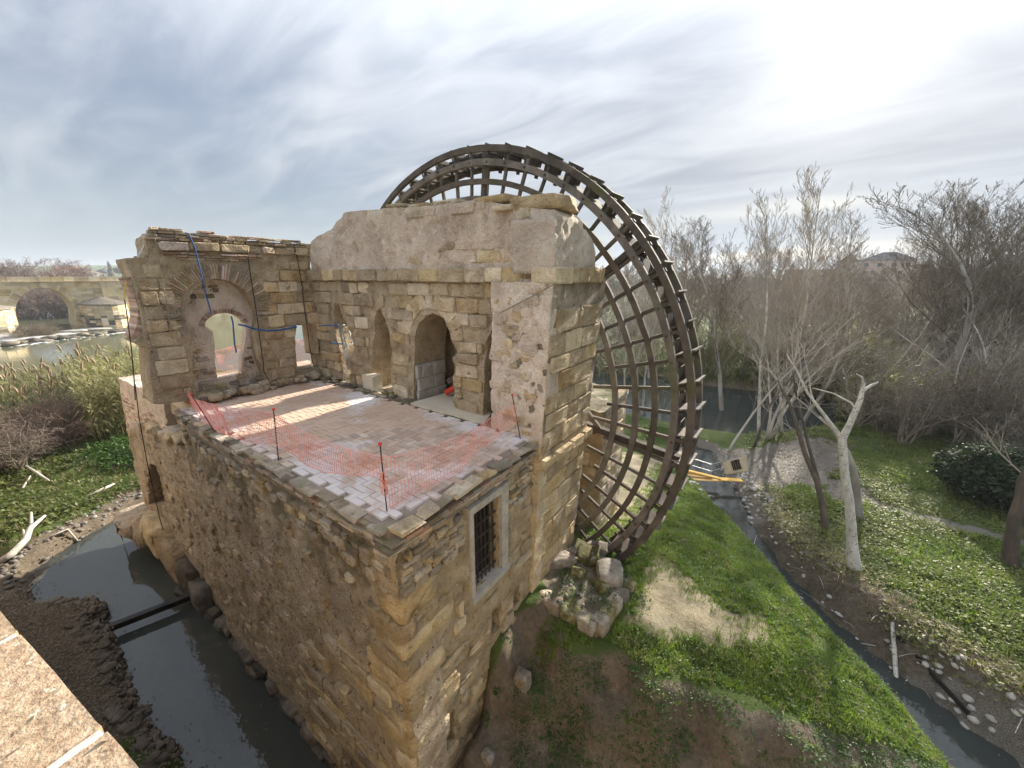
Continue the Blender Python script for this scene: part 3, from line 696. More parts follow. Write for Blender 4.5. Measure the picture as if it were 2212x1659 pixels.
# interior behind the openings: back wall, ceiling, dark metal door leaf
bk_out = [(-9.3, 4.0), (-4.4, 4.0), (-4.3, 12.6), (-9.3, 12.6)]
backw, _ = panel('back_wall', Frame((0, 9.66, 0), -XU, ZU, YU), [(-u, v) for u, v in bk_out], [], .5, .35, .05, M_BASE, mill, .03, 1.2, 55)
V, F = box((-9.25, 8.95, 9.9), (.25, 1.2, 3.6)); obj('inner_wall', V, F, M_BASE, mill)
V, F = box((-6.9, 8.98, 11.9), (4.8, 1.3, .2)); obj('inner_ceiling', V, F, M_BASE, mill)
dm = obj('door', *box((-6.98, 8.62, 9.35), (.9, .05, 2.3)), M_SHUTTER, mill)
for i in range(6):
    V, F = box((-7.36+i*.155, 8.585, 9.35), (.14, .03, 2.28)); obj('door_board', V, F, M_SHUTTER, dm)
V, F = beam((-7.35, 8.56, 9.9), (-6.55, 8.56, 8.9), .09, .03); obj('door_brace', V, F, M_IRON, dm)
# smooth grey ashlar jamb left of the door (as sub-stones on the reveal)
fr_jamb = Frame((dr[1][0]+.015, 0, 0), YU, ZU, XU)
lay('jamb_block', fr_jamb, [(7.42, 8.1), (8.62, 8.1), (8.62, 9.5), (7.42, 9.5)], [], (.36, .42), (.45, .75), (.02, .03), M_CEMENT, tower, 1, 14, 57, .006, jit=.003, round_=.012)
# pale new block at the foot of the pier left of the second opening
V, F = box((0, 0, 0), (.52, .34, .56), None, None, 0, .006); nb = obj('repair_block', V, F, M_PALESTONE, tower); p = ony(805, 838, 7.3); nb.location = (p[0]+.02, 7.30, 8.46); nb['label'] = 'clean pale block set in the foot of the pier'

# cornice
r_ = random.Random(61); u = -13.45
YC = 7.24
frc = Frame((0, YC, 0), XU, ZU, -YU)
cor = obj('cornice', *box((-9.0, YT+.25, 11.84), (9.9, .80, .20)), M_BASE, mill)
while u < -4.0:
    wd = min(r_.uniform(.5, 1.1), -3.86-u); stone_block('cornice_stone', frc, u+wd/2, 11.80, wd-.008, .33+r_.uniform(-.015, .01), r_.uniform(.02, .06), r_.choice([M_STONE, M_BASE, M_BASE]), cor, .45, r_, .03, .012); u += wd
# upper wall
YUp = 7.33
up_out = pxl(ony, YUp, [(672, 585), (668, 535), (672, 522), (684, 512), (699, 505), (722, 487), (735, 470), (742, 459), (800, 453), (862, 449), (925, 445), (960, 440), (1035, 434), (1060, 436), (1090, 441), (1125, 449), (1198, 452), (1212, 470), (1214, 590)], 0, 2)
upper, _ = panel('upper_wall', Frame((0, YUp, 0), XU, ZU, -YU), up_out, [], 1.0, .09, .06, M_PLASTER, mill, .035, 1.3, 63, label='upper wall of pinkish lime render with a stepped broken top')
lay('ashlar', Frame((0, YUp, 0), XU, ZU, -YU), [(-8.6, 12.95), (-4.6, 12.9), (-4.6, 13.38), (-8.6, 13.42)], [], (.2, .32), (.3, .8), (.02, .08), [M_PLASTER, M_STONE], upper, .8, 24, 64, .02, jit=.03, round_=.06)
lay('ashlar', Frame((0, YUp, 0), XU, ZU, -YU), [(-8.5, 12.05), (-5.2, 12.05), (-5.2, 12.9), (-8.5, 12.9)], [], (.25, .36), (.35, .8), (-.01, .02), [M_PLASTER, M_PLASTER, M_STONE], upper, .55, 24, 65, .02, jit=.03, round_=.06)
# pilaster at the tower's corner, standing forward
XB, XTp = -4.28, -3.90                                              # the corner leans outward a little
lean = (XTp-XB)/(11.6-4.0)
fr_pil = Frame((0, 6.96, 0), XU, ZU, -YU)
def lx(zv): return XB+(zv-4.0)*lean
pil_out = [(-5.5, 8.05), (lx(8.05), 8.05), (lx(11.65), 11.65), (-5.42, 11.65)]
pil, _ = panel('pilaster', fr_pil, pil_out, [], .6, .09, .05, M_PLASTER, mill, .025, 1.4, 71, label='broad rendered pilaster at the right corner of the tower')
rq = random.Random(72)
for q in range(70):
    u = rq.uniform(-5.35, -4.3); v = rq.uniform(8.2, 11.4); stone_block('pilaster_stone', fr_pil, u, v, rq.uniform(.12, .42), rq.uniform(.1, .26), rq.uniform(.0, .028), rq.choice([M_PLASTER, M_STONE, M_PLASTER]), pil, .06, rq, .05, .02)
# right face of the tower in ashlar, leaning
S = np.array([lean, 0, 1.0])
fr_tr = Frame((XB-4.0*lean, 0, 0), YU, S, XU)
tr_out = [(6.98, 3.4), (9.35, 3.2), (9.5, 7.7), (9.72, 11.72), (7.0, 11.72)]
tright, _ = panel('tower_side', fr_tr, tr_out, [], .8, .10, .02, M_DAMP, mill, .02, 1.4, 81, label='tall side of the tower in squared blocks')
lay('side_block', fr_tr, [(7.0, 3.6), (9.30, 3.5), (9.45, 7.7), (9.66, 11.6), (7.0, 11.6)], [], (.36, .52), (.55, 1.1), (.02, .05), [M_STONE, M_STONE, M_BASE], tright, .95, 110, 82, .012, jit=.012, round_=.03)
u = 6.9
while u < 9.5:
    wd = r_.uniform(.5, .9); wd = min(wd, 9.55-u); stone_block('side_ledge_stone', fr_tr, u+wd/2, 7.62, wd-.02, .26, .14+r_.uniform(-.02, .03), M_STONE, tright, .1, r_, .06, .02); u += wd
u = 6.95
while u < 9.3:
    wd = min(r_.uniform(.6, 1.1), 9.38-u)
    if wd > .1: stone_block('cornice_stone', fr_tr, u+wd/2, 11.80, wd-.008, .33, .08+r_.uniform(-.02, .02), M_STONE, tright, .5, r_, .03, .012)
    u += wd
upr_out = pxl(onx, -3.86, [(1199, 592), (1198, 466), (1222, 468), (1236, 473), (1252, 488), (1267, 497), (1272, 508), (1280, 512), (1286, 545), (1285, 592)], 1, 2)
upr, _ = panel('upper_side_wall', Frame((-3.86, 0, 0), YU, ZU, XU), upr_out, [], 1.0, .09, .04, M_PLASTER, mill, .03, 1.4, 85)
# front-right lower tower (below the terrace) facing the camera
lowf, _ = panel('tower_foot', Frame((0, 6.9, 0), XU, ZU, -YU), [(-4.5, 3.2), (XB+.04, 3.2), (lx(8.2), 8.2), (-4.5, 8.2)], [], .4, .1, .04, M_STONE, mill, .02, 1.4, 87)
# loose slabs along the broken top
for (x0, x1, y0, y1, yy, sd) in ((1122, 1232, 434, 465, 7.75, 1), (1040, 1122, 433, 452, 7.8, 2), (905, 950, 446, 462, 7.8, 3), (955, 1010, 440, 455, 7.9, 4), (858, 895, 447, 456, 7.8, 5), (1085, 1128, 449, 462, 7.6, 6)):
    a = ony(x0, (y0+y1)/2, yy); b = ony(x1, (y0+y1)/2, yy); c = ony(x0, y0, yy); d = ony(x0, y1, yy)
    V, F = rock_hull((abs(b[0]-a[0])*.5, .45, abs(c[2]-d[2])*.52), sd*3, 1, .08, .05)
    o = obj('top_slab', V, F, M_STONE, upper, False); o.location = ((a[0]+b[0])/2, yy, (c[2]+d[2])/2)

# --- arch wall at the far end of the terrace
XA = -13.6
fr_arc = Frame((XA, 0, 0), YU, ZU, XU)
z1 = lambda L: [((280+x*580/2092)*.8640625, (540+y*460/1659)*.8640625) for x, y in L]
def aw(L): return pxl(onx, XA, z1(L), 1, 2)
arc_out = aw([(120, 390), (290, 372), (290, 355), (325, 350), (320, 290), (305, 230), (310, 190), (360, 160), (365, 140), (430, 130), (560, 140), (680, 152), (770, 165), (822, 182), (822, 198), (1000, 212), (1200, 222), (1420, 236), (1650, 250), (1795, 250), (1800, 600), (1850, 950), (1880, 1500),
              (1700, 1620), (1000, 1620), (760, 1640), (480, 1700), (370, 1690), (345, 1400), (335, 1200), (200, 1140), (290, 1060), (285, 980), (262, 860), (235, 740), (205, 600), (165, 500), (140, 450)])
hs_px = [(735, 1110), (700, 1040), (668, 960), (655, 880), (668, 790), (710, 710), (770, 640), (860, 580), (960, 570), (1080, 590), (1190, 660), (1270, 750), (1310, 840), (1325, 930), (1310, 1010), (1290, 1060), (1330, 1300), (1400, 1480), (1415, 1560), (760, 1600), (735, 1500), (722, 1300)]
horseshoe = aw(hs_px)
w2 = aw([(1665, 985), (1780, 975), (1880, 990), (1900, 1200), (1925, 1360), (1672, 1400), (1655, 1200), (1650, 1080)])
w2 = [(min(u, 7.30), v) for u, v in w2]
arch, al = panel('arch_wall', fr_arc, arc_out, [horseshoe, w2], .95, .075, .035, M_BASE, mill, .03, 1.7, 91, label='broken wall with the big horseshoe arch')
# infill recessed inside the horseshoe, with its own arched window
def aw2(L, X): return pxl(onx, X, z1(L), 1, 2)
XI = XA-.42
inf_win = aw2([(836, 985), (848, 955), (875, 922), (915, 895), (962, 877), (1012, 870), (1060, 875), (1110, 892), (1160, 920), (1195, 955), (1205, 1010), (1205, 1080), (1190, 1230), (1170, 1240), (1165, 1420), (950, 1470), (930, 1330), (925, 1150), (905, 1040), (870, 1010)], XI)
inf_out = aw2([(600, 900), (700, 640), (860, 540), (1080, 540), (1300, 700), (1380, 900), (1360, 1100), (1440, 1400), (1480, 1620), (640, 1640), (650, 1300), (680, 1100)], XI)
inf, _ = panel('arch_infill', Frame((XI, 0, 0), YU, ZU, XU), inf_out, [inf_win], .22, .075, .05, M_PLASTER, mill, .03, 1.7, 93, label='rendered infill inside the horseshoe arch')
lay('infill_stone', Frame((XI, 0, 0), YU, ZU, XU), aw2([(700, 1150), (1330, 1150), (1400, 1600), (700, 1600)], XI), [[(u, v) for u, v in inf_win]], (.10, .2), (.14, .4), (.0, .05), [M_STONE, M_RUBBLE, M_PLASTER], inf, .8, 90, 94, .014, jit=.025, round_=.05)
lay('infill_stone', Frame((XI, 0, 0), YU, ZU, XU), aw2([(690, 690), (860, 590), (1050, 590), (900, 780), (700, 800)], XI), [], (.09, .16), (.14, .36), (.0, .05), [M_RUBBLE, M_STONE], inf, .85, 30, 95, .014, jit=.02, round_=.04)
# brick rim of the infill window
cw_ = aw2([(1018, 985)], XI)[0]; rw_ = aw2([(1018, 870)], XI)[0][1]-cw_[1]; ru_ = abs(aw2([(1195, 985)], XI)[0][0]-cw_[0])
for i in range(22):
    a = R(8+i*164/21); c_, s_ = math.cos(a), math.sin(a); n_ = np.array([c_/ru_, s_/rw_]); n_ /= np.linalg.norm(n_)
    stone_block('rim_brick', Frame((XI, cw_[0]+c_*(ru_+.05), cw_[1]+s_*(rw_+.05)), YU*n_[0]+ZU*n_[1], -YU*n_[1]+ZU*n_[0], XU), 0, 0, .13, .055, .045, M_BRICK, inf, .2, r_, .008, .005)
# ashlar on both sides of the arch
arch_zone = aw([(560, 560), (600, 470), (850, 400), (1130, 420), (1340, 560), (1390, 900), (1340, 1120), (1440, 1600), (740, 1640), (705, 1200), (620, 1000)])
lay('arch_wall_stone', fr_arc, aw([(160, 500), (280, 400), (530, 390), (540, 560), (620, 1000), (705, 1180), (740, 1640), (480, 1680), (375, 1680), (350, 1400), (340, 1200), (300, 1060), (270, 860), (215, 600)]), [], (.30, .42), (.4, .8), (.025, .06), [M_STONE, M_STONE, M_BASE], arch, .93, 80, 96, .014, jit=.015)
lay('arch_wall_stone', fr_arc, aw([(1340, 420), (1780, 390), (1800, 600), (1850, 950), (1870, 1480), (1700, 1600), (1440, 1600), (1340, 1120), (1390, 900), (1350, 560)]), [w2], (.26, .42), (.4, .9), (.02, .06), [M_STONE, M_STONE, M_BASE], arch, .9, 90, 97, .014, jit=.02)
# thin brick courses on the wall head and the moulding band
def course_row(name, x0, x1, z0, h, ws, proud, mt, parent, seed, gap=.008, prob=1.0, jit=.01, rd=.02):
    r = random.Random(seed); u = x0
    while u < x1:
        w_ = min(r.uniform(*ws), x1-u)
        if w_ > .08 and r.random() < prob: stone_block(name, fr_arc, u+w_/2, z0+h/2+r.uniform(-.004, .004), w_-gap, h-gap*.8, r.uniform(*proud), r.choice(mt), parent, .1, r, rd, jit)
        u += w_
ya_, yb_ = aw([(420, 300)])[0][0], 7.36; zc_ = aw([(700, 318)])[0][1]
course_row('corbel_stone', ya_, yb_, zc_, .24, (.35, .8), (.06, .15), [M_STONE, M_STONE, M_PLASTER, M_BASE], arch, 501, .02, .9, .02, .04)
for k_ in range(4): course_row('head_brick', ya_-.25+.05*k_, yb_-(0 if k_ < 3 else 2.6), zc_+.25+k_*.075, .075, (.18, .4), (.05+.015*k_, .13), [M_BRICK, M_COPING, M_STONE, M_BASE], arch, 510+k_, .008, .92, .008, .012)
for k_ in range(3): course_row('head_brick', ya_+.35*(k_ > 0), aw([(1340, 400)])[0][0]-.2*k_, zc_-.10-k_*.068, .066, (.2, .4), (.10-.03*k_, .13-.03*k_), [M_BRICK, M_STONE, M_BASE], arch, 520+k_, .007, .95, .006, .01)
# brick voussoirs of the horseshoe
hc = aw([(985, 880)])[0]
for i in range(62):
    a = R(-14+i*208/61); c_, s_ = math.cos(a), math.sin(a); r0, r1 = .97+.02*r_.random(), 1.44+r_.uniform(-.10, .06)
    ex = hc[0]+c_*(r0+r1)/2*.98; ez = hc[1]+s_*(r0+r1)/2
    if a < R(-8) or a > R(188): r1 = 1.3
    stone_block('voussoir', Frame((XA, ex, ez), YU*c_+ZU*s_, -YU*s_+ZU*c_, XU), 0, 0, r1-r0, .058, r_.uniform(.024, .04), r_.choice([M_BRICK, M_BASE, M_BASE, M_STONE]), arch, .12, r_, .008, .005)
# brick intrados on the broken left edge
for i in range(34):
    t_ = i/33; q = aw([(175+110*math.sin(t_*2.6), 560+540*t_)])[0]
    V, F = box((0, 0, 0), (.75, .2, .05), None, None, 0, .006); o = obj('jamb_brick', V, F, M_BRICK, arch); o.location = (XA-.5, q[0]+.02, q[1]); o.rotation_euler = (r_.uniform(-.05, .05)+.35*math.cos(t_*3.1), 0, 0)
# base rubble under the infill and along the wall foot
for q in range(36):
    t_ = r_.random(); p = np.array(onx(430+(690-430)*t_, 868-44*t_, XA)); s = r_.uniform(.08, .2)
    V, F = rock_hull((s*.8, s, s*.6), q+40, 0); o = obj('foot_stone', V, F, r_.choice([M_STONE, M_BASE, M_RUBBLE]), arch, False); o.location = (XA+r_.uniform(.05, .35), p[1], TZ+.06+r_.uniform(0, .15))
# floor beyond the arch wall
obj('rear_terrace', *box((-15.4, 6.0, 8.02), (3.4, 5.2, .30)), M_PALESTONE, mill)

# --- lower bay left of the terrace with its slit window
YB = 3.22
fr_bay = Frame((0, YB, 0), XU, ZU, -YU)
def bw(L): return pxl(ony, YB, L, 0, 2)
slit = bw([(322, 1090), (319, 1045), (320, 1012), (327, 1000), (336, 1008), (346, 1030), (353, 1062), (357, 1095)])
bay_out = bw([(276, 940), (290, 925), (300, 915), (340, 935), (375, 955), (398, 985)])+[(-13.2, 6.2), (-13.4, .2), (-22.5, -.4)]+bw([(318, 1110), (300, 1040)])
bay, _ = panel('bay_wall', fr_bay, bay_out, [slit], 1.3, .11, .08, M_DAMP, mill, .04, 1.2, 111, label='low projecting bay with a slit opening over the canal')
obj('slit_back', *box((-20.5, 4.5, 4), (5, .1, 5)), M_SHUTTER, bay)
lay('bay_stone', fr_bay, bw([(290, 935), (385, 975), (410, 1080), (420, 1200), (335, 1180), (300, 1040)]), [slit], (.25, .4), (.35, .9), (.0, .06), [M_DAMP, M_STONE, M_DAMP], bay, .35, 45, 112, .016, jit=.03, round_=.06)
top = [bw([(x, y)])[0] for x, y in ((276, 935), (300, 915), (340, 935), (378, 958))]
for i in range(26):
    t_ = i/25; k_ = min(2, int(t_*3)); f_ = t_*3-k_; q = (top[k_][0]*(1-f_)+top[k_+1][0]*f_, top[k_][1]*(1-f_)+top[k_+1][1]*f_); s = r_.uniform(.22, .42)
    V, F = rock_hull((s, s*.9, s*.45), i+300, 1); o = obj('bay_top_stone', V, F, r_.choice([M_STONE, M_DAMP, M_PLASTER]), bay, False); o.location = (q[0], YB+.25+r_.uniform(-.1, .4), q[1]+r_.uniform(-.05, .15))
YB2 = 3.45
ub_out = pxl(ony, YB2, [(254, 816), (262, 820), (300, 838), (330, 842), (352, 850), (362, 935), (310, 930), (278, 945)], 0, 2)
ub, _ = panel('bay_parapet', Frame((0, YB2, 0), XU, ZU, -YU), ub_out, [], .9, .1, .04, M_PLASTER, mill, .03, 1.4, 115)
lay('bay_brick', Frame((0, YB2, 0), XU, ZU, -YU), ub_out, [], (.085, .1), (.3, .5), (.0, .03), M_BRICK, ub, .5, 110, 116, .01, jit=.01, round_=.01)
obj('bay_floor', *box((-16.6, 5.2, 7.5), (6.2, 3.2, .5)), M_RUBBLE, mill)
# rock footing at the waterline
rk = random.Random(120)
for (x, y, zz, sx, sy, sz, m_) in ((-22.6, 2.9, 1.1, 1.2, .8, .45, M_DAMP), (-21.4, 3.0, 1.3, 1.1, .7, .5, M_DAMP), (-20.2, 3.05, 1.4, 1.1, .5, .8, M_STONE), (-18.8, 3.1, .7, 1.0, .4, .9, M_DAMP), (-17.4, 3.1, .5, .9, .35, .9, M_FOOT), (-16.2, 3.05, .3, .8, .3, .8, M_FOOT)):
    V, F = rock_hull((sx, sy, sz), int(rk.random()*99), 1, .2, .1); o = obj('footing_rock', V, F, m_, bay, True); o.location = (x, y, zz)
for i in range(46):
    x = -15.3+i*.24+rk.uniform(-.1, .1); s = rk.uniform(.10, .26); V, F = rock_hull((s*1.5, s*.9, s*.8), i+500, 1)
    o = obj('footing_rock', V, F, M_FOOT, front, False); o.location = (x, 3.02+.05*rk.random(), rk.uniform(-.15, .3))
print('stones', COUNT)
# ------------------------------------------------------------------ terrain
RIVER = [(-72, -60), (-70.5, 2), (-62, 14), (-45, 25), (-25, 29.5), (-6, 32.0), (0, 34.5), (3.5, 39), (8, 42), (14, 44.5), (30, 52), (60, 66), (62, 75), (30, 60), (12, 51.5), (3, 47.5), (-6, 46), (-20, 50), (-45, 75), (-60, 130), (-90, 240), (-240, 240), (-240, -60)]
CANAL = [(-2.6, .5), (-6, .8), (-9.9, 1.02), (-12.6, .83), (-13.4, .70), (-14.8, .78), (-16.4, .95), (-17.9, .68), (-18.3, .95), (-19.3, .95), (-20.4, .30), (-21.2, -.45), (-23.9, -.30), (-25.0, 1.1), (-26.5, 3.7), (-26.8, 6), (-23, 8), (-13.8, 5), (-4.6, 5), (-4.4, 3.2), (-2.4, 2.4)]
CREEK = [(-3.4, 27.5), (-2.5, 24.6), (-1.1, 21.9), (-.25, 19.3), (1.15, 16.9), (2.5, 15.1), (3.85, 14.0), (5.1, 13.1), (6.2, 12.3), (8.2, 10.9), (12, 9.0), (18, 6.5)]
CPT = np.array([(-4.3, 6.9, 4.05), (-4.3, 5.6, 3.9), (-4.3, 4.35, 2.6), (-4.3, 3.5, 2.2), (-3.4, 8.4, 3.75), (-2.2, 7.25, 3.65), (-3.0, 6.6, 3.75), (-1.1, 7.0, 3.6), (.3, 7.2, 3.45), (1.15, 7.5, 3.3), (3.0, 8.0, 2.8), (4.0, 8.6, 2.2),
    (-3.4, 4.7, 2.3), (-2.4, 5.2, 2.1), (-1.2, 5.5, 1.9), (0, 5.7, 1.7), (1.2, 6.0, 1.6), (3, 6.4, 1.1), (4.6, 7.3, .6), (-3.5, 5.7, 3.0), (-1.8, 6.3, 2.9), (-.2, 6.5, 2.6), (1.4, 6.8, 2.4),
    (-4, 2, .3), (-2.6, 3, .5), (-1, 3.6, .4), (1.2, 4, .1), (3, 4.6, 0), (6, 6, -.1),
    (-2, 8.2, 3.75), (-.8, 9.4, 3.6), (.6, 9.2, 3.45), (-2, 10.5, 3.55), (-3, 10, 3.5), (-1.6, 12, 3.3), (.2, 11.2, 3.4), (1.5, 9.6, 3.25), (2.6, 9.0, 3.0),
    (-2.3, 18.0, 1.9), (-1.2, 16.4, 2.2), (-.2, 14.4, 2.6), (1.15, 12.3, 2.9), (2.2, 11.0, 2.95), (2.85, 10.2, 2.85), (3.7, 9.0, 2.5), (-3, 20.5, 1.0), (-3.3, 22.3, .5),
    (-3, 13, 3.1), (-4, 15, 2.7), (-5, 18, 1.9), (-5.6, 12, 3.1), (-6, 16, 2.4), (-8, 14, 2.0), (-10, 18, 1.0), (-10, 11, 2.4), (-16, 14, 1.2), (-16, 22, .6), (-8, 24, .7),
    (2.6, 18.6, 1.0), (1.2, 20.6, .75), (3.5, 17.7, 1.15), (4.1, 15.9, 1.15), (5.6, 14.7, 1.25), (7.4, 13.8, 1.4), (10, 13, 1.7), (6.5, 17.5, 1.45), (10, 17, 1.9), (2.9, 20.2, 1.05), (4.2, 22, 1.15), (8, 21, 1.35), (12, 20, 1.8), (5, 26, .9), (9, 25.5, 1.2), (9.4, 29, 1.2), (14, 27, 1.7), (20, 25, 2.2), (12, 36, 1.0), (7.6, 35, .7), (20, 38, 1.4),
    (-.6, 25, .45), (1, 26.5, .5), (3, 29, .65), (0, 29, .3), (5, 33, .6), (18, 14, 2.2), (16, 9, 1.2),
    (-24, -2, .55), (-27, 2.6, .35), (-29, 1, .7), (-30, -6, .9), (-34, 4, .95), (-40, 5, 1.0), (-40, -10, 1.2), (-50, 5, 1.0), (-60, 0, .9), (-28, 7, .45), (-31, 12, .8), (-40, 20, .8), (-55, 12, .9), (-25, -4, .7),
    (-12, .2, .55), (-15, .1, .5), (-17, .0, .55), (-19.4, .2, .55), (-20.8, -1.0, .5), (-9, .3, .6), (-15, -2, .8), (-22, -1.5, .45), (-6, .1, .5), (-26, 12, .5), (-20, 12, .6)])
def land(x, y):
    sh = x.shape; x = x.ravel(); y = y.ravel(); num = np.zeros(x.shape); den = np.zeros(x.shape)
    for cx, cy, cz in CPT:
        d2 = (x-cx)**2+(y-cy)**2
        sc = .35+ .02*np.hypot(cx, cy)
        wgt = 1/(d2+sc*sc*.35)**2.0; num += wgt*cz; den += wgt
    z = num/den
    far = sstep(np.hypot(x-0, y-15), 45, 110); z = z*(1-far)+1.2*far
    return z.reshape(sh)
def wet(x, y):
    """how far inside any water body (m, >0 inside)"""
    a = np.where(pip(x, y, RIVER), 1, -1)*dist_poly(x, y, RIVER)
    b = np.where(pip(x, y, CANAL), 1, -1)*dist_poly(x, y, CANAL)
    wd = .52+.012*np.clip(y-10, 0, 20)
    c = wd-dist_poly(x, y, CREEK, False)
    return a, b, c
HILLS = [(-700, 260, 60, 230, 22), (-900, 700, 120, 320, 26), (-1500, 300, 300, 500, 40), (-400, 900, 300, 300, 10), (300, 1500, 900, 400, 14), (1500, 1500, 700, 600, 22)]
EDGE = [tuple(onz(px, py, z)) for px, py, z in ((1440, 985, .9), (1500, 1040, 1.0), (1530, 1075, 1.3), (1560, 1110, 1.8), (1640, 1200, 2.4), (1700, 1275, 2.7), (1790, 1370, 2.75), (1880, 1460, 2.6), (1960, 1560, 2.3), (2040, 1650, 1.8), (2120, 1740, 1.2), (2200, 1850, .8))]
def flank(x, y, z):
    # the mound falls steeply to the creek beyond its crest line
    sh = x.shape; x = x.ravel(); y = y.ravel(); d = np.full(x.shape, 1e9); s = np.zeros(x.shape); ze = np.zeros(x.shape)
    for i in range(len(EDGE)-1):
        (ax, ay, az), (bx, by, bz) = EDGE[i], EDGE[i+1]; vx, vy = bx-ax, by-ay; L = vx*vx+vy*vy
        t = np.clip(((x-ax)*vx+(y-ay)*vy)/L, 0, 1); q = np.hypot(x-ax-t*vx, y-ay-t*vy); cr = vx*(y-ay)-vy*(x-ax); b = q < d
        d = np.where(b, q, d); s = np.where(b, cr, s); ze = np.where(b, az+t*(bz-az), ze)
    out = (s > 0) & (d < 5) & (y > 5); cap = np.maximum(ze-1.15*np.maximum(d-.05, 0), .15)
    inner = (s <= 0) & (d < 2.0) & (y > 5)
    zz = z.ravel(); zz = np.where(out & np.array(left_side(x, y)), np.minimum(zz, cap), zz); w_ = sstep(d, 0, 2.0); zz = np.where(inner, zz*w_+np.minimum(zz, ze+.25*d)*(1-w_), zz)
    return zz.reshape(sh)
def left_side(x, y):
    d = np.full(x.shape, 1e9); s = np.zeros(x.shape)
    for i in range(len(CREEK)-1):
        ax, ay = CREEK[i]; bx, by = CREEK[i+1]; vx, vy = bx-ax, by-ay; L = vx*vx+vy*vy
        t = np.clip(((x-ax)*vx+(y-ay)*vy)/L, 0, 1); q = np.hypot(x-ax-t*vx, y-ay-t*vy); cr = vx*(y-ay)-vy*(x-ax); b = q < d; d = np.where(b, q, d); s = np.where(b, cr, s)
    return s < 0
def ground(x, y):
    x = np.asarray(x, float); y = np.asarray(y, float)
    z = flank(x, y, land(x, y)); a, b, c = wet(x, y)
    P = np.stack([x.ravel(), y.ravel(), np.zeros(x.size)], 1)
    n1 = (fbm(P*.55, 4)-.5).reshape(x.shape); n2 = (fbm(P*2.6+9, 3)-.5).reshape(x.shape)
    near = 1-sstep(np.hypot(x, y), 60, 120)
    z = z+(n1*.30+n2*.12)*near
    # water beds
    t = sstep(a, -2.2, 1.2); z = z*(1-t)+(-.9)*t
    t = sstep(b+n2*.35, -.55, .35); z = z*(1-t)+(-.7)*t
    t = sstep(c+n2*.55+n1*.3, -.95, .15); z = np.where(t > 0, z*(1-t)+(-.22)*t, z)
    r = np.hypot(x, y)
    for (hx, hy, sx, sy, hh) in HILLS: z = z+hh*np.exp(-((x-hx)/sx)**2-((y-hy)/sy)**2)*sstep(r, 260, 500)
    return z
def gz(x, y): return float(ground(np.array([x]), np.array([y]))[0])

def axis(segs):
    out = []
    for a, b, st in segs: out += list(np.arange(a, b, st))
    return np.array(out)
def grow(a, b, st, k=1.22):
    o = []; x = a; s = st
    while (x < b if b > a else x > b): o.append(x); x += s if b > a else -s; s *= k
    o.append(b); return o
xs = np.array(sorted(set(grow(-75, -4000, 2.0)))); xs = np.concatenate([xs[:-1], np.arange(-75, -31, .8), np.arange(-31, -6, .28), np.arange(-6, 7.0, .11), np.arange(7, 16, .22), np.arange(16, 40, .7), np.array(grow(40, 4000, 1.5))])
ys = np.array(sorted(set(grow(-9, -3000, 1.0)))); ys = np.concatenate([ys[:-1], np.arange(-9, 1.5, .22), np.arange(1.5, 19, .12), np.arange(19, 34, .25), np.arange(34, 60, .7), np.array(grow(60, 4000, 1.5))])
GX, GY = np.meshgrid(xs, ys); GZ = ground(GX, GY)
nx, ny = len(xs), len(ys)
V = np.stack([GX.ravel(), GY.ravel(), GZ.ravel()], 1)
I = np.arange(nx*ny).reshape(ny, nx); F = np.stack([I[:-1, :-1].ravel(), I[:-1, 1:].ravel(), I[1:, 1:].ravel(), I[1:, :-1].ravel()], 1)
gme = mesh_np('ground', V, F)
# what the ground is made of, by place (the outlines are read off the photograph and lie on the ground)
SANDP = [(1418, 1188), (1452, 1210), (1480, 1250), (1560, 1305), (1655, 1338), (1662, 1388), (1560, 1392), (1440, 1384), (1342, 1352), (1368, 1292), (1398, 1235)]
SANDP2 = [(1255, 985), (1440, 985), (1420, 1060), (1380, 1110), (1330, 1150), (1300, 1130), (1270, 1040)]
DIRTP = [(960, 1659), (1040, 1480), (1080, 1350), (1165, 1280), (1200, 1330), (1235, 1420), (1330, 1405), (1420, 1470), (1560, 1500), (1720, 1560), (1850, 1600), (1990, 1640), (2050, 1659), (2050, 1760), (900, 1760)]
LUSH = [(1085, 1400), (1110, 1330), (1180, 1300), (1270, 1350), (1350, 1345), (1450, 1390), (1650, 1400), (1690, 1340), (1600, 1310), (1490, 1250), (1420, 1180), (1400, 1120), (1440, 1040), (1530, 1050), (1560, 1110), (1700, 1280), (1880, 1460), (1960, 1560), (2030, 1650), (1860, 1590), (1740, 1545), (1580, 1480), (1430, 1455), (1320, 1390), (1230, 1400), (1180, 1440)]
PATHP = [(1930, 1105), (1990, 1122), (2090, 1150), (2190, 1172), (2215, 1190), (2215, 1168), (2100, 1138), (2000, 1112), (1935, 1096)]
PATHP2 = [(1640, 990), (1700, 985), (1780, 1010), (1900, 1085), (1935, 1104), (1880, 1095), (1760, 1055), (1650, 1030)]
GRAVP = [(1500, 985), (1640, 965), (1760, 940), (1860, 965), (1800, 1020), (1700, 1050), (1640, 1062), (1560, 1065), (1490, 1040)]
MEADP = [(0, 1120), (60, 1100), (150, 1090), (230, 1060), (285, 1030), (270, 930), (200, 900), (0, 910)]
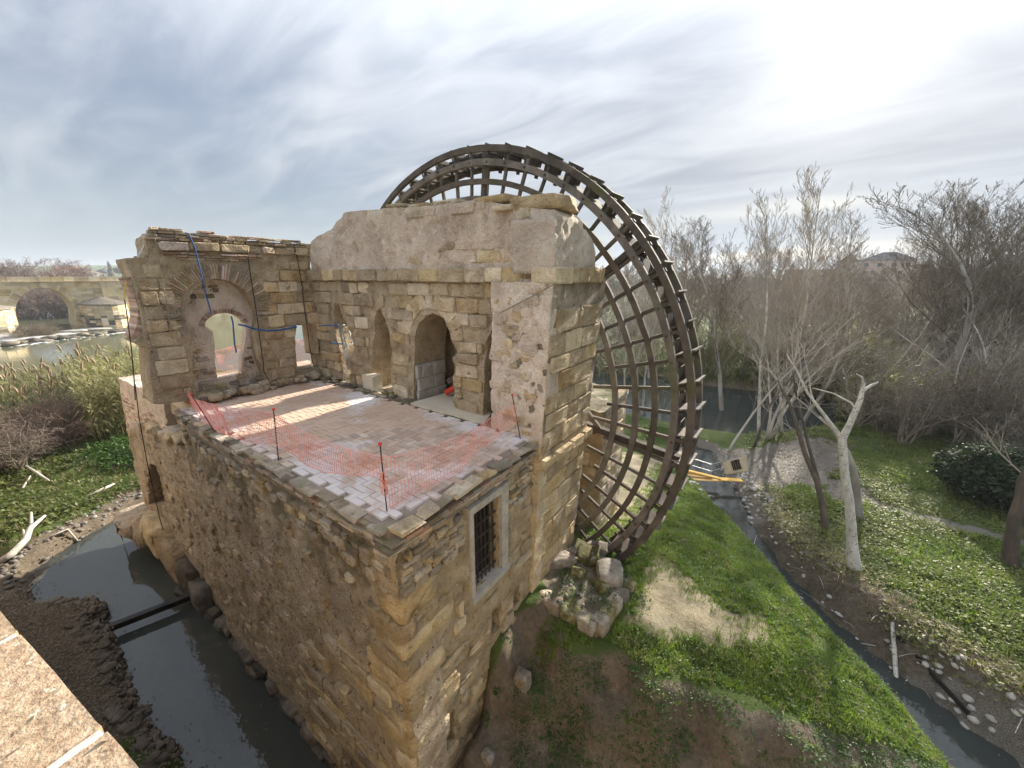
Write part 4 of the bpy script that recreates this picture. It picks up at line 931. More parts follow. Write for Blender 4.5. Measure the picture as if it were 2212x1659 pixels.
def zones(x, y, z):
    px, py = proj(np.stack([x, y, z], 1)); jx = (fbm(np.stack([x, y, z], 1)*1.7, 3)-.5)*70; jy = (fbm(np.stack([x, y, z], 1)*1.7+50, 3)-.5)*50
    px2, py2 = px+jx, py+jy; f = {}
    for k_, p_ in (('sand', SANDP), ('sand2', SANDP2), ('dirt', DIRTP), ('lush', LUSH), ('path', PATHP), ('path2', PATHP2), ('grav', GRAVP), ('mead', MEADP)):
        j = .25 if k_ in ('path',) else 1.0; f[k_] = pip(px+jx*j, py+jy*j, p_)
    return f
xv, yv, zv = V[:, 0], V[:, 1], V[:, 2]
zn = zones(xv, yv, zv); a_, b_, c_ = wet(xv, yv); NN = fbm(V*.9, 4)
near_r = (xv > -5.0) & (yv < 24) & (yv > 1) & (c_ < -.2)
mound = near_r & (((xv*0.83+yv*.56) < 9.6) | (xv < 0))
sand = ((zn['sand'] | zn['sand2']) & (xv > -8)).astype(float)
gravel = np.clip(((zn['grav'] & (yv > 19) & (yv < 40))*1.0)+((c_ > -.75) & (c_ < .1) & ((yv < 14.2) | (yv > 20)))*.8+((zn['path'] | zn['path2']) & (yv > 15) & (xv > 0))*1.0, 0, 1)*(xv > -6)
left = xv < -12
mud = np.clip((left & (b_ > -1.3-(NN-.5)*2) & (xv > -31))*1.0+(left & (yv < .95) & (xv > -22.5))*1.0+(zn['dirt'] & (xv > -5) & (yv < 9))*.75+((c_ > -1.5) & (yv > 9) & (yv < 20.5) & (xv > -.5))*1.0, 0, 1)
grass = np.ones(len(V)); grass[(sand > 0) | (mud > .3) | (gravel > 0)] = 0
grass[(a_ > -1)] = 0
ca = gme.color_attributes.new('soil', 'FLOAT_COLOR', 'POINT')
ca.data.foreach_set('color', np.stack([grass, sand, mud, gravel], 1).astype(np.float32).ravel())
def ground_mat():
    m = bpy.data.materials.new('bank_soil'); m.use_nodes = True; t = NT(m.node_tree)
    P = t.add('ShaderNodeNewGeometry').outputs['Position']
    at = t.add('ShaderNodeAttribute', attribute_name='soil'); rgb = t.add('ShaderNodeSeparateColor', inp={0: at.outputs['Color']}).outputs
    n = t.noise(P, 1.3, 6, .65); nf = t.noise(P, 9, 5, .7); nff = t.noise(P, 34, 3, .7)
    soil = t.cramp(t.math('ADD', t.math('MULTIPLY', n, .5), t.math('MULTIPLY', nf, .5)), [(.3, (.10, .078, .055)), (.5, (.19, .15, .105)), (.7, (.29, .235, .17))])
    gr = t.cramp(t.math('ADD', t.math('MULTIPLY', n, .5), t.math('MULTIPLY', nff, .5)), [(.3, (.035, .06, .014)), (.5, (.075, .11, .026)), (.7, (.14, .15, .055))])
    sa = t.cramp(t.math('ADD', t.math('MULTIPLY', n, .45), t.math('MULTIPLY', nf, .55)), [(.3, (.23, .185, .115)), (.5, (.40, .34, .22)), (.7, (.52, .45, .32))])
    mu = t.cramp(t.math('ADD', t.math('MULTIPLY', n, .4), t.math('MULTIPLY', nf, .6)), [(.3, (.065, .052, .038)), (.5, (.14, .112, .08)), (.7, (.25, .205, .155))])
    gv = t.cramp(nff, [(.3, (.09, .08, .068)), (.5, (.20, .18, .155)), (.7, (.38, .35, .31))])
    c = t.mix(rgb[0], soil, gr); c = t.mix(rgb[1], c, sa); c = t.mix(rgb[2], c, mu); c = t.mix(at.outputs['Alpha'], c, gv)
    h = t.math('ADD', t.math('MULTIPLY', nf, .7), t.math('MULTIPLY', nff, .5))
    b = t.add('ShaderNodeBump', inp={'Height': h, 'Distance': .08, 'Strength': 1.0})
    p = t.add('ShaderNodeBsdfPrincipled', inp={'Base Color': c, 'Roughness': .95, 'Specular IOR Level': .2, 'Normal': b.outputs[0]})
    t.l.new(p.outputs[0], t.add('ShaderNodeOutputMaterial').inputs[0]); return m
tag(link('ground', gme, ground_mat(), None, True), kind='structure')
V, F = np.array([(-4000, -3000, 0), (4000, -3000, 0), (4000, 4000, 0), (-4000, 4000, 0)], float), np.array([[0, 1, 2, 3]])
# water sheets: canal, creek and river share one level
def sheet(name, poly, z):
    tris = delaunay_2d_cdt([Vector(p) for p in poly], [(i, (i+1) % len(poly)) for i in range(len(poly))], [], 1, 1e-5)
    tag(obj(name, [(v[0], v[1], z) for v in tris[0]], [tuple(f) for f in tris[2]], M_WATER), kind='structure')
sheet('canal', [(-30, -3), (3, -3), (3, 7), (-14, 7), (-24, 12), (-30, 12)], 0.0)
sheet('creek', [(-6, 29.5), (-6, 20), (0, 11), (6, 4), (24, 4), (24, 11), (9, 14), (2, 22), (1, 29.5)], 0.0)
sheet('river', [(-74, -400), (-71, 14), (-45, 22), (-25, 27), (-5, 29.7), (6, 29.7), (14, 40), (34, 48), (70, 60), (80, 90), (30, 66), (0, 54), (-30, 70), (-60, 140), (-100, 300), (-420, 320), (-420, -400)], -.02)

# ------------------------------------------------------------------ scattered ground cover
def blades(P, n, h, wd, lean, seed):
    """n grass blades at each point: 3 triangles each"""
    r = np.random.default_rng(seed); P = np.repeat(P, n, 0); m = len(P)
    a = r.uniform(0, 2*np.pi, m); hh = r.uniform(h[0], h[1], m); w_ = r.uniform(.6, 1.2, m)*wd; ln = r.uniform(.1, 1, m)*lean
    base = P+np.stack([r.normal(0, .035, m), r.normal(0, .035, m), np.full(m, -.02)], 1)
    d = np.stack([np.cos(a), np.sin(a), np.zeros(m)], 1); s = np.stack([-np.sin(a), np.cos(a), np.zeros(m)], 1); z = np.array([0, 0, 1.])
    b0, b1 = base-s*w_[:, None], base+s*w_[:, None]
    mid = base+d*(ln*hh*.35)[:, None]+z*(hh*.6)[:, None]; m0, m1 = mid-s*(w_*.8)[:, None], mid+s*(w_*.8)[:, None]
    tip = base+d*(ln*hh)[:, None]+z*(hh*(1-.35*ln))[:, None]
    V = np.stack([b0, b1, m0, m1, tip], 1).reshape(-1, 3); k = np.arange(m)[:, None]*5
    F = np.concatenate([k+np.array([[0, 1, 3]]), k+np.array([[0, 3, 2]]), k+np.array([[2, 3, 4]])])
    return V, F
def leaves(P, n, size, spread, hgt, seed, up=.8):
    r = np.random.default_rng(seed); P = np.repeat(P, n, 0); m = len(P)
    c = P+np.stack([r.normal(0, spread, m), r.normal(0, spread, m), r.uniform(.2, 1, m)*hgt], 1)
    a = r.uniform(0, 2*np.pi, m); t = np.stack([np.cos(a), np.sin(a), r.normal(0, .45, m)], 1); nrm = np.stack([r.normal(0, 1-up, m), r.normal(0, 1-up, m), np.ones(m)], 1)
    s = np.cross(nrm, t); s /= np.linalg.norm(s, axis=1)[:, None]; L = r.uniform(.6, 1.3, m)[:, None]*size
    V = np.stack([c, c+t*L*.5+s*L*.33, c+t*L, c+t*L*.5-s*L*.33], 1).reshape(-1, 3); k = np.arange(m)[:, None]*4
    return V, np.concatenate([k+np.array([[0, 1, 2]]), k+np.array([[0, 2, 3]])])
def scat(x0, x1, y0, y1, n, seed):
    r = np.random.default_rng(seed); x = r.uniform(x0, x1, n); y = r.uniform(y0, y1, n); z = ground(x, y); return np.stack([x, y, z], 1)
def stuff(name, VF, m_): return tag(obj(name, VF[0], VF[1], m_), kind='stuff')
# the mound by the wheel
Pm = scat(-5.2, 6.5, 4.0, 23, 60000, 1); zz = zones(*Pm.T); a_, b_, c_ = wet(Pm[:, 0], Pm[:, 1])
side = (Pm[:, 0]*.62+Pm[:, 1]*.78) < 100
on_mound = (c_ < -.25)
# left of the creek centre line
def left_of_creek(P):
    d = np.full(len(P), 1e9); s = np.zeros(len(P))
    for i in range(len(CREEK)-1):
        ax, ay = CREEK[i]; bx, by = CREEK[i+1]; vx, vy = bx-ax, by-ay; L = vx*vx+vy*vy
        t = np.clip(((P[:, 0]-ax)*vx+(P[:, 1]-ay)*vy)/L, 0, 1); q = np.hypot(P[:, 0]-ax-t*vx, P[:, 1]-ay-t*vy)
        cr = vx*(P[:, 1]-ay)-vy*(P[:, 0]-ax); better = q < d; d = np.where(better, q, d); s = np.where(better, cr, s)
    return s < 0
loc = left_of_creek(Pm) & (c_ < -.3) & (Pm[:, 2] > .25)
tower_fp = (Pm[:, 0] < -3.7) & (Pm[:, 1] < 10)
clear = zz['sand'] | zz['sand2']
plat = (Pm[:, 0] < -2.3) & (Pm[:, 0] > -4.4) & (Pm[:, 1] > 6.9) & (Pm[:, 1] < 9.2)
den = fbm(Pm*1.1+4, 3); r01 = RNG.random(len(Pm))
lush = loc & ~tower_fp & ~plat & ~clear & (zz['lush'] | (~zz['dirt'] & (Pm[:, 1] > 8))) & (r01 < np.clip((den-.28)*5.5, .15, 1))
stuff('grass', blades(Pm[lush], 10, (.05, .17), .0085, .9, 2), M_GRASS)
w_l = lush & (RNG.random(len(Pm)) < .10)
dry = lush & (RNG.random(len(Pm)) < .07)
stuff('dry_grass', blades(Pm[dry], 6, (.08, .24), .007, 1.0, 69), M_DRYLEAF)
stuff('clover', leaves(Pm[w_l], 7, .055, .07, .10, 3), M_WEED)
sp = loc & ~tower_fp & zz['dirt'] & ~zz['lush'] & ~clear & (r01 < np.clip((den-.40)*2.6, 0.012, .6))
stuff('sparse_weeds', leaves(Pm[sp], 8, .045, .075, .06, 4), M_WEED)
zb = np.full(len(Pm), 1e9); pxm, pym = proj(Pm)
for pl_ in (SANDP, SANDP2): zb = np.minimum(zb, dist_poly(pxm, pym, pl_))
edge_g = loc & ~tower_fp & ~plat & clear & (zb < 34) & (RNG.random(len(Pm)) < .5*(1-zb/34))
stuff('edge_grass', blades(Pm[edge_g], 9, (.04, .14), .008, 1.0, 72), M_GRASS)
sp2 = loc & ~tower_fp & (clear | zz['dirt']) & ~plat & (r01 < np.clip((den-.42)*1.1, 0.006, .22))
stuff('sparse_grass', blades(Pm[sp2], 7, (.03, .11), .007, 1.0, 5), M_GRASS)
# the right bank beyond the creek
Pb = scat(-1, 22, 10, 42, 70000, 6); zz = zones(*Pb.T); a_, b_, c_ = wet(Pb[:, 0], Pb[:, 1])
rb = ~left_of_creek(Pb) & (c_ < -.5) & (a_ < -1.0) & ~zz['path'] & ~zz['path2'] & ~(zz['grav'])
den = fbm(Pb*.5+14, 4); r01 = RNG.random(len(Pb))
gb = rb & (r01 < np.clip((den-.34)*4, .03, 1)*np.where(c_ > -1.4, .6, 1))
stuff('ground_herbs', leaves(Pb[gb], 6, .10, .13, .15, 7, .6), M_HERB)
gg = rb & (r01 > .5) & (fbm(Pb*.35+41, 3) > .50) & (c_ < -1.6)
stuff('bank_grass', blades(Pb[gg], 6, (.10, .34), .012, 1.0, 8), M_GRASS)
dg = ~left_of_creek(Pb) & (c_ > -1.9) & (c_ < -.45) & (Pb[:, 1] < 23) & (r01 < .35)
stuff('dry_bank_grass', blades(Pb[dg], 6, (.12, .4), .010, 1.3, 68), M_DRYLEAF)
dl = rb & (RNG.random(len(Pb)) < .05)
stuff('leaf_litter', leaves(Pb[dl], 4, .09, .16, .03, 9, .9), M_DRYLEAF)
Pg = scat(-4, 8, 18, 42, 14000, 66); zg = zones(*Pg.T); a_, b_, c_ = wet(Pg[:, 0], Pg[:, 1]); q = (zg['grav'] | zg['path2']) & (a_ < -.3)
stuff('gravel_litter', leaves(Pg[q], 3, .09, .2, .03, 67, .9), M_DRYLEAF)
# left meadow
Pl = scat(-64, -21, -16, 14, 52000, 10); zz = zones(*Pl.T); a_, b_, c_ = wet(Pl[:, 0], Pl[:, 1]); den = fbm(Pl*.3+3, 4); r01 = RNG.random(len(Pl))
lm = (b_ < -1.6-(den-.5)*5) & (a_ < -1.5) & (r01 < np.clip((den-.33)*4.5, .02, 1)) & (Pl[:, 0] < -22.5)
stuff('meadow_herbs', leaves(Pl[lm], 6, .17, .22, .22, 11, .6), M_MEADOW)
lg = (b_ < -1.2) & (a_ < -1.5) & (r01 > .80) & (Pl[:, 0] < -23)
stuff('meadow_grass', blades(Pl[lg], 6, (.12, .4), .018, 1.1, 12), M_MEADOW)
ldr = (b_ < -1.2) & (a_ < -1.5) & (r01 < .12) & (Pl[:, 0] < -22.5)
stuff('dry_meadow_stalks', blades(Pl[ldr], 5, (.15, .45), .015, 1.2, 71), M_DRYLEAF)
lt = (b_ > -2.6) & (b_ < -.15) & (r01 < .20)
stuff('shore_litter', leaves(Pl[lt], 4, .12, .2, .04, 13, .9), M_DRYLEAF)
Pk = scat(-22, -5, -2.5, 1.2, 9000, 14); a_, b_, c_ = wet(Pk[:, 0], Pk[:, 1]); q = (b_ < -.1)
stuff('mud_litter', leaves(Pk[q], 2, .07, .1, .03, 15, .85), M_DRYLEAF) if q.sum() else None
# cobbles in the creek and on the gravel
def stones_np(P, s, seed):
    r = np.random.default_rng(seed); V0, F0 = ico(1); m = len(P); n0 = len(V0)
    sc = r.uniform(s[0], s[1], m)[:, None]*np.stack([r.uniform(.7, 1.3, m), r.uniform(.7, 1.3, m), r.uniform(.35, .7, m)], 1)
    a = r.uniform(0, 6.28, m); ca_, sa_ = np.cos(a)[:, None], np.sin(a)[:, None]
    q = V0[None]*sc[:, None]; q = q*(1+r.normal(0, .12, (m, n0))[:, :, None]); X = q[:, :, 0]*ca_-q[:, :, 1]*sa_; Y = q[:, :, 0]*sa_+q[:, :, 1]*ca_
    V = np.stack([X, Y, q[:, :, 2]], 2)+P[:, None]; F = F0[None]+(np.arange(m)*n0)[:, None, None]
    return V.reshape(-1, 3), F.reshape(-1, 3)
Pc = scat(-5, 13, 8, 33, 26000, 16); a_, b_, c_ = wet(Pc[:, 0], Pc[:, 1]); lc = left_of_creek(Pc); r01 = RNG.random(len(Pc))
q = ((c_ > -.9) & (c_ < .6) & (r01 < np.where(c_ > .05, .03, .40)*np.where(lc, .3, 1.0)*np.where((Pc[:, 1] > 14.6), .2, .75))) | ((Pc[:, 1] > 20.3) & (Pc[:, 1] < 26) & (c_ > -1.4) & (r01 < .6))
Pc[:, 2] = np.maximum(Pc[:, 2], -.12)
stuff('creek_cobbles', stones_np(Pc[q], (.03, .13), 17), M_COBBLE)
Pw = scat(-32, -22, -3, 8, 5000, 18); a_, b_, c_ = wet(Pw[:, 0], Pw[:, 1]); q = (b_ > -1.5) & (b_ < .1) & (RNG.random(len(Pw)) < .35)
stuff('shore_pebbles', stones_np(Pw[q], (.04, .14), 19), M_COBBLE)
Pw = scat(-20, -5, -.6, 1.3, 2500, 20); a_, b_, c_ = wet(Pw[:, 0], Pw[:, 1]); q = (b_ > -.7) & (b_ < .05) & (RNG.random(len(Pw)) < .5)
Pw = Pw[q]; rq_ = random.Random(21)
BK = [rock_hull((1, .8, .6), 700+i, 0, .2, .08) for i in range(8)]; parts = []
for i, p in enumerate(Pw):
    V_, F_ = BK[i % 8]; s_ = rq_.uniform(.04, .17); a_r = rq_.uniform(0, 6.28); ca_, sa_ = math.cos(a_r), math.sin(a_r)
    parts.append((np.stack([(V_[:, 0]*ca_-V_[:, 1]*sa_)*s_, (V_[:, 0]*sa_+V_[:, 1]*ca_)*s_, V_[:, 2]*s_], 1)+p, F_))
VF = merge(parts); stuff('bank_rubble', VF, M_FOOT)
# leaves and scum afloat on the canal and the creek
Pf = scat(-27, -5, -1, 3.2, 2600, 80); a_, b_, c_ = wet(Pf[:, 0], Pf[:, 1]); q = (b_ > .1) & (RNG.random(len(Pf)) < np.where(b_ < .5, .35, .03)); Pf[:, 2] = .004
stuff('floating_leaves', leaves(Pf[q], 2, .05, .08, .002, 81, 1.0), M_DRYLEAF)
Pf = scat(-4, 14, 8, 28, 9000, 82); a_, b_, c_ = wet(Pf[:, 0], Pf[:, 1]); q = (c_ > .0) & (RNG.random(len(Pf)) < np.where(c_ < .3, .35, .05)); Pf[:, 2] = .004
stuff('floating_leaves', leaves(Pf[q], 2, .045, .08, .002, 83, 1.0), M_DRYLEAF)
# twigs and roots along the creek banks
Pt = scat(-3, 14, 8, 22, 5000, 84); a_, b_, c_ = wet(Pt[:, 0], Pt[:, 1]); q = (c_ > -1.3) & (c_ < .1) & (RNG.random(len(Pt)) < .16); V, F = [], []; rq_ = random.Random(85)
for p in Pt[q]:
    a_r = rq_.uniform(0, 6.28); L = rq_.uniform(.25, .9); d = np.array([math.cos(a_r), math.sin(a_r), rq_.uniform(-.05, .25)]); tube([tuple(p+ZU*.02), tuple(p+d*L*.5+ZU*.05), tuple(p+d*L)], [.012, .010, .004], 3, False, V, F)
stuff('bank_twigs', (V, F), M_DRIFT)
# individual plants on the bare slope
def plant(name, x, y, label, n=16, size=.09, seed=0, m_=None, h=.09, group=None, sp=.07):
    z = gz(x, y); V, F = leaves(np.array([[0, 0, 0.]]), n, size, sp, h, seed, .7); o = obj(name, V, F, m_ or M_WEED); o.location = (x, y, z); return tag(o, label, 'plant', group)
def ground_at(px, py):
    """where the view through a photo pixel meets the ground"""
    r = ray(px, py); t = np.linspace(.004, .12, 900)[:, None] if False else None
    ds = np.concatenate([np.linspace(3, 30, 700), np.linspace(30, 140, 500)]); k = r/math.hypot(r[0], r[1]); P = CAMP+ds[:, None]*k
    g = ground(P[:, 0], P[:, 1]); i = np.argmax(P[:, 2] <= g)
    return P[i][0], P[i][1], float(g[i])
# ------------------------------------------------------------------ the great wheel
WC = np.array([-8.86, 10.0, HC-3.73]); WY = -.031
wt = np.array([math.cos(WY), math.sin(WY), 0]); wn = np.array([-math.sin(WY), math.cos(WY), 0])
wheel = thing('waterwheel', 'huge dark timber waterwheel with open lattice rims rising behind the tower', 'waterwheel', tuple(WC-np.array([0, 0, 7.4])))
def WP(r, a, y): return WC+(wt*math.cos(a)+ZU*math.sin(a))*r+wn*y
def ring(name, r, dr, y0, y1, seed, seg=128, mt=None):
    q = random.Random(seed); V, F = [], []; off = [q.uniform(-.012, .012) for _ in range(32)]
    for i in range(seg):
        a = 2*math.pi*i/seg; o_ = off[(i*32//seg) % 32]; yo = off[(i*32//seg+7) % 32]*.8
        for rr_, yy in ((r-dr/2+o_, y0+yo), (r+dr/2+o_, y0+yo), (r+dr/2+o_, y1+yo), (r-dr/2+o_, y1+yo)): V.append(tuple(WP(rr_, a, yy)))
    for i in range(seg):
        j = (i+1) % seg
        for k in range(4): F.append((i*4+k, i*4+(k+1) % 4, j*4+(k+1) % 4, j*4+k))
    return obj(name, V, F, mt or M_WOOD, wheel)
for i, (r, dr, y0, y1) in enumerate(((7.34, .17, -.06, .05), (6.97, .17, -.06, .05), (6.47, .15, -.05, .05), (5.99, .15, -.05, .05), (5.42, .15, -.05, .05), (7.34, .17, .70, .81), (6.97, .17, .70, .81))): ring('rim', r, dr, y0, y1, i)
NS = 64; PH = R(87.4)
rw = random.Random(33)
def wbar(name, r0, a0, r1, a1, y, w1, w2, m_=None):
    V, F = beam(WP(r0, a0, y), WP(r1, a1, y), w1, w2, tuple(wn), None, None, .006); return obj(name, V, F, m_ or M_WOOD, wheel)
for i in range(NS):
    a = PH+2*math.pi*i/NS+rw.uniform(-.004, .004); r0 = 5.15 if i % 2 else 4.75
    wbar('spoke', r0, a, 7.44, a, .095, .075, .085)
    wbar('spoke_end', 6.80, a, 7.44, a, .655, .075, .08)
    # paddle: a board across the rim, and a shallow tray board behind it
    rr_ = rw.uniform(6.86, 6.92); pts = []
    a2 = a+.012; A_, B_ = WP(rr_, a2, .08), WP(rr_, a2, .68); C_, D_ = WP(7.50, a2+.012, .86), WP(7.50, a2+.012, .08)
    th = wt*(-math.sin(a))+ZU*math.cos(a)
    V = [tuple(p+th*s) for s in (-.02, .02) for p in (A_, B_, C_, D_)]
    F = [(3, 2, 1, 0), (4, 5, 6, 7), (0, 1, 5, 4), (1, 2, 6, 5), (2, 3, 7, 6), (3, 0, 4, 7)]
    obj('paddle', V, F, M_PADDLE if math.sin(a) < .1 else M_WOOD, wheel)
    span = 2*math.pi/NS*rw.uniform(.55, .8); V = []
    for rr2 in (6.90, 6.93):
        for (aa, yy) in ((a+.01, .13), (a+.01, .62), (a+.01+span, .62), (a+.01+span, .13)): V.append(tuple(WP(rr2+(.16 if aa > a+.02 else 0), aa, yy)))
    obj('bucket_board', V, F, M_PADDLE if math.sin(a) < .1 else M_WOOD, wheel)
    for rr2 in (7.25, 6.97):
        V, F2 = beam(WP(rr2, a-.006, -.10), WP(rr2, a-.006, .86), .05, .05); obj('cross_peg', V, F2, M_WOOD, wheel)
for k in range(8):
    a = R(-6.7)+k*math.pi/4
    wbar('arm', .25, a, 7.2, a, .19, .17, .17)
    for sgn, r1, da in ((1, 4.6, 11), (-1, 4.3, 12)): wbar('arm_brace', 5.0, a, r1-.5, a+sgn*R(da), .18, .11, .12)
V, F = [], []
tube([tuple(WC+wn*-.3), tuple(WC+wn*1.6)], .28, 12, True, V, F); obj('axle', V, F, M_WOOD, wheel)

# stone pier beyond the wheel
pier = thing('stone_pier', 'square stone pier with a mossy sloping top standing behind the wheel', 'pier', (-5.2, 12, 1))
pf, _ = panel('pier_face', Frame((0, 11.2, 0), XU, ZU, -YU), [(-7.2, .8), (-4.32, .8), (-4.28, 7.55), (-7.2, 7.75)], [], .3, .16, .05, M_BASE, pier, .02, 1.3, 201)
ps, _ = panel('pier_side', Frame((-4.3, 0, 0), YU, ZU, XU), [(11.22, .8), (13.4, .8), (13.4, 7.9), (11.22, 7.55)], [], .3, .16, .05, M_BASE, pier, .02, 1.3, 202)
lay('pier_stone', Frame((0, 11.2, 0), XU, ZU, -YU), [(-7.1, 1), (-4.4, 1), (-4.4, 7.5), (-7.1, 7.5)], [], (.35, .5), (.5, 1), (0, .04), [M_STONE, M_BASE], pf, .8, 70, 203)
lay('pier_stone', Frame((-4.3, 0, 0), YU, ZU, XU), [(11.3, 1), (13.3, 1), (13.3, 7.5), (11.3, 7.5)], [], (.35, .5), (.5, 1), (0, .04), [M_STONE, M_PLASTER], ps, .8, 60, 204)
pt, _ = panel('pier_top', Frame((0, 0, 7.62), XU, YU+ZU*.12, ZU), [(-7.2, 11.15-.0), (-4.25, 11.15), (-4.25, 13.4), (-7.2, 13.4)], [], .2, .18, .05, M_SLABMOSS, pier, .02, 1.5, 205)
pt.location.z -= 11.15*.12
# ------------------------------------------------------------------ platform and boulders at the tower's foot
plat_o = thing('stone_platform', 'low earth platform edged with old blocks at the foot of the tower', 'platform', (-3.3, 7.9, 3.6))
PZ = 4.02
c1, c2, c3, c4 = onz(1165, 1285, PZ), onz(1290, 1352, PZ-.1), onz(1362, 1250, PZ), onz(1235, 1195, PZ)
pp = [(c1[0]-.5, c1[1]), (c1[0], c1[1]-.1), (c2[0], c2[1]), (c3[0], c3[1]), (c4[0]+.1, c4[1]+.7), (c1[0]-.6, c4[1]+.7)]
panel('platform_bed', Frame((0, 0, PZ), XU, YU, ZU), pp, [], 1.0, .08, .05, M_SLABMOSS, plat_o, .05, 2.5, 211)
def edge_blocks(a, b, n, s, mm):
    for i in range(n):
        t_ = (i+.5)/n; p = a+(b-a)*t_; V, F = rock_hull((np.linalg.norm(b-a)/n*.52, s*1.1, .20), abs(int(p[0]*77+i)), 1, .14, .06)
        o = obj('edge_block', V, F, mm[i % len(mm)], plat_o, False); o.location = (p[0], p[1], PZ-.17); o.rotation_euler = (0, 0, math.atan2((b-a)[1], (b-a)[0])+rw.uniform(-.08, .08))
edge_blocks(c1+[.15, .08, 0], c2, 3, .18, [M_RUBBLE, M_MOSSROCK, M_ROCK]); edge_blocks(c2, c3, 5, .17, [M_ROCK, M_MOSSROCK, M_RUBBLE])
def boulder(px, py, w_, h_, d_, label, mt, zc=PZ, rz=0.0, seed=1, blocky=.6, rough=.25, name='boulder', tilt=(0, 0)):
    p = onz(px, py, zc+h_*.22); p[2] -= .03; V, F = rock_hull((w_*.95, d_*.95, h_*.95), seed, 1, .2, rough*.3); o = obj(name, V, F, mt, None, False)
    o.location = tuple(p); o.rotation_euler = (tilt[0], tilt[1], rz); return tag(o, label, 'boulder')
boulder(1207, 1212, .48, .26, .24, 'long pale grey boulder leaning against the tower foot', M_ROCK, rz=.75, seed=3)
boulder(1268, 1203, .36, .24, .42, 'big lichen-crusted broken boulder in the middle of the platform', M_MOSSROCK, rz=.3, seed=4, rough=.4)
boulder(1318, 1238, .38, .34, .46, 'large blue-grey squared boulder under the lowest part of the wheel', M_ROCK, rz=.5, seed=5)
boulder(1247, 1238, .20, .16, .17, 'small round green mossy boulder', M_MOSSROCK, rz=.2, seed=6)
boulder(1297, 1265, .27, .19, .17, 'olive mossy block lying against the blue-grey boulder', M_MOSSROCK, rz=-.5, seed=7)
boulder(1237, 1192, .16, .14, .16, 'small brown stone wedged between the big boulders', M_ROCK, rz=.2, seed=8)
boulder(1290, 1180, .3, .16, .26, 'grey weed-topped rubble heap behind the boulders', M_ROCK, rz=.1, seed=9, rough=.5)
boulder(1176, 1292, .22, .25, .18, 'rough brown block at the left edge of the platform', M_STONE, PZ-.25, .4, 10)
rr = random.Random(44)
for i in range(16):
    p = onz(rr.uniform(1205, 1320), rr.uniform(1262, 1310), PZ+.03); s = rr.uniform(.03, .065); V, F = rock_np((0, 0, 0), (s*1.2, s, s*.6), i, 1, rr.uniform(0, 3), .25)
    tag(obj('pebble', V, F, M_COBBLE, None, True), 'pale pebble lying on the earth platform', 'pebble', 'pale pebbles on the platform').location = tuple(p)
x, y, z = ground_at(1128, 1480); V, F = rock_hull((.20, .17, .27), 15, 1); o = obj('boulder', V, F, M_ROCK, None, False); o.location = (x, y, z+.12); tag(o, 'upright angular mossy stone stuck in the grassy slope', 'boulder')
x, y, z = ground_at(1052, 1640); V, F = rock_hull((.14, .12, .12), 16, 1); o = obj('boulder', V, F, M_ROCK, None, False); o.location = (x, y, z+.05); tag(o, 'pale crumbly lump at the bottom edge of the slope', 'boulder')
for i, (px, py, lab) in enumerate(((1355, 1555, 'single bright rosette plant alone on the bare slope'), (1270, 1545, 'leafy clump left of the bright rosette'), (1200, 1575, 'leafy clump on the brown slope below the mossy stone'), (1095, 1388, 'bushy weed beside the pit in the wall foot'),
        (1050, 1560, 'dark weed clump close to the wall corner'), (1075, 1500, 'weed clump at the wall foot below the upright stone'), (1430, 1530, 'leafy clump right of the bright rosette'), (1385, 1300, 'weed tuft between platform and sand patch'), (1370, 1330, 'dark weed beside the platform corner'), (1385, 945, 'round green bush behind the wheel lattice'), (1180, 1600, 'sprawling weed near the bottom of the slope'), (1480, 1600, 'trailing weed on the bare lower slope'))):
    x, y, z = ground_at(px, py); big = py < 1000
    V, F = leaves(np.array([[0, 0, 0.]]), 400 if big else rr.randint(18, 40), .10 if big else rr.uniform(.06, .09), .45 if big else rr.uniform(.06, .13), .8 if big else .12, 100+i, .6)
    o = obj('bush' if big else 'weed_plant', V, F, M_GRASS if i in (0,) or big else M_WEED); o.location = (x, y, z); tag(o, lab, 'bush' if big else 'plant')

q = np.stack([np.random.default_rng(91).uniform(-3.9, -2.1, 260), np.random.default_rng(92).uniform(6.9, 9.0, 260), np.full(260, PZ+.02)], 1); q = q[pip(q[:, 0], q[:, 1], pp)]; q = q[fbm(q*2.2, 3) > .47]
stuff('platform_weeds', leaves(q, 6, .05, .06, .09, 93, .6), M_WEED)
# ------------------------------------------------------------------ parapet in the foreground
par = thing('parapet_wall', 'grainy pinkish sandstone parapet in the sunny lower left corner', 'parapet', (-1.2, -.3, 9))
PT = HC-.9
pa, pb = onz(0, 1320, PT), onz(300, 1659, PT); dd = (pb-pa)/np.linalg.norm(pb-pa); nn_ = np.array([-dd[1], dd[0], 0])
j1, j2 = onz(225, 1575, PT), onz(42, 1366, PT)
t1, t2 = float((j1-pa)@dd), float((j2-pa)@dd); step_ = t1-t2
fr_par = Frame(pa, dd, -nn_ if nn_[1] > 0 else nn_, ZU)
for k in range(-5, 3):
    u0, u1 = t2+k*step_+.012, t2+(k+1)*step_-.012
    o, _ = panel('parapet_stone', fr_par, [(u0, .0), (u1, .0), (u1, .46), (u0, .46)], [], .30, .02, .004, M_GRANITE, par, .0035, 9, 300+k, True, .8, .1)
for k in range(-4, 3):
    u0 = t2+k*step_
    panel('mortar_joint', Frame(pa+ZU*-.004, dd, fr_par.V, ZU), [(u0-.014, .004), (u0+.014, .004), (u0+.014, .46), (u0-.014, .46)], [], .3, .02, .004, M_JOINT, par, .003, 12, 320+k, True, .8, .1)
q0 = pa-dd*40+fr_par.V*.25; q1 = pb+dd*6+fr_par.V*.25
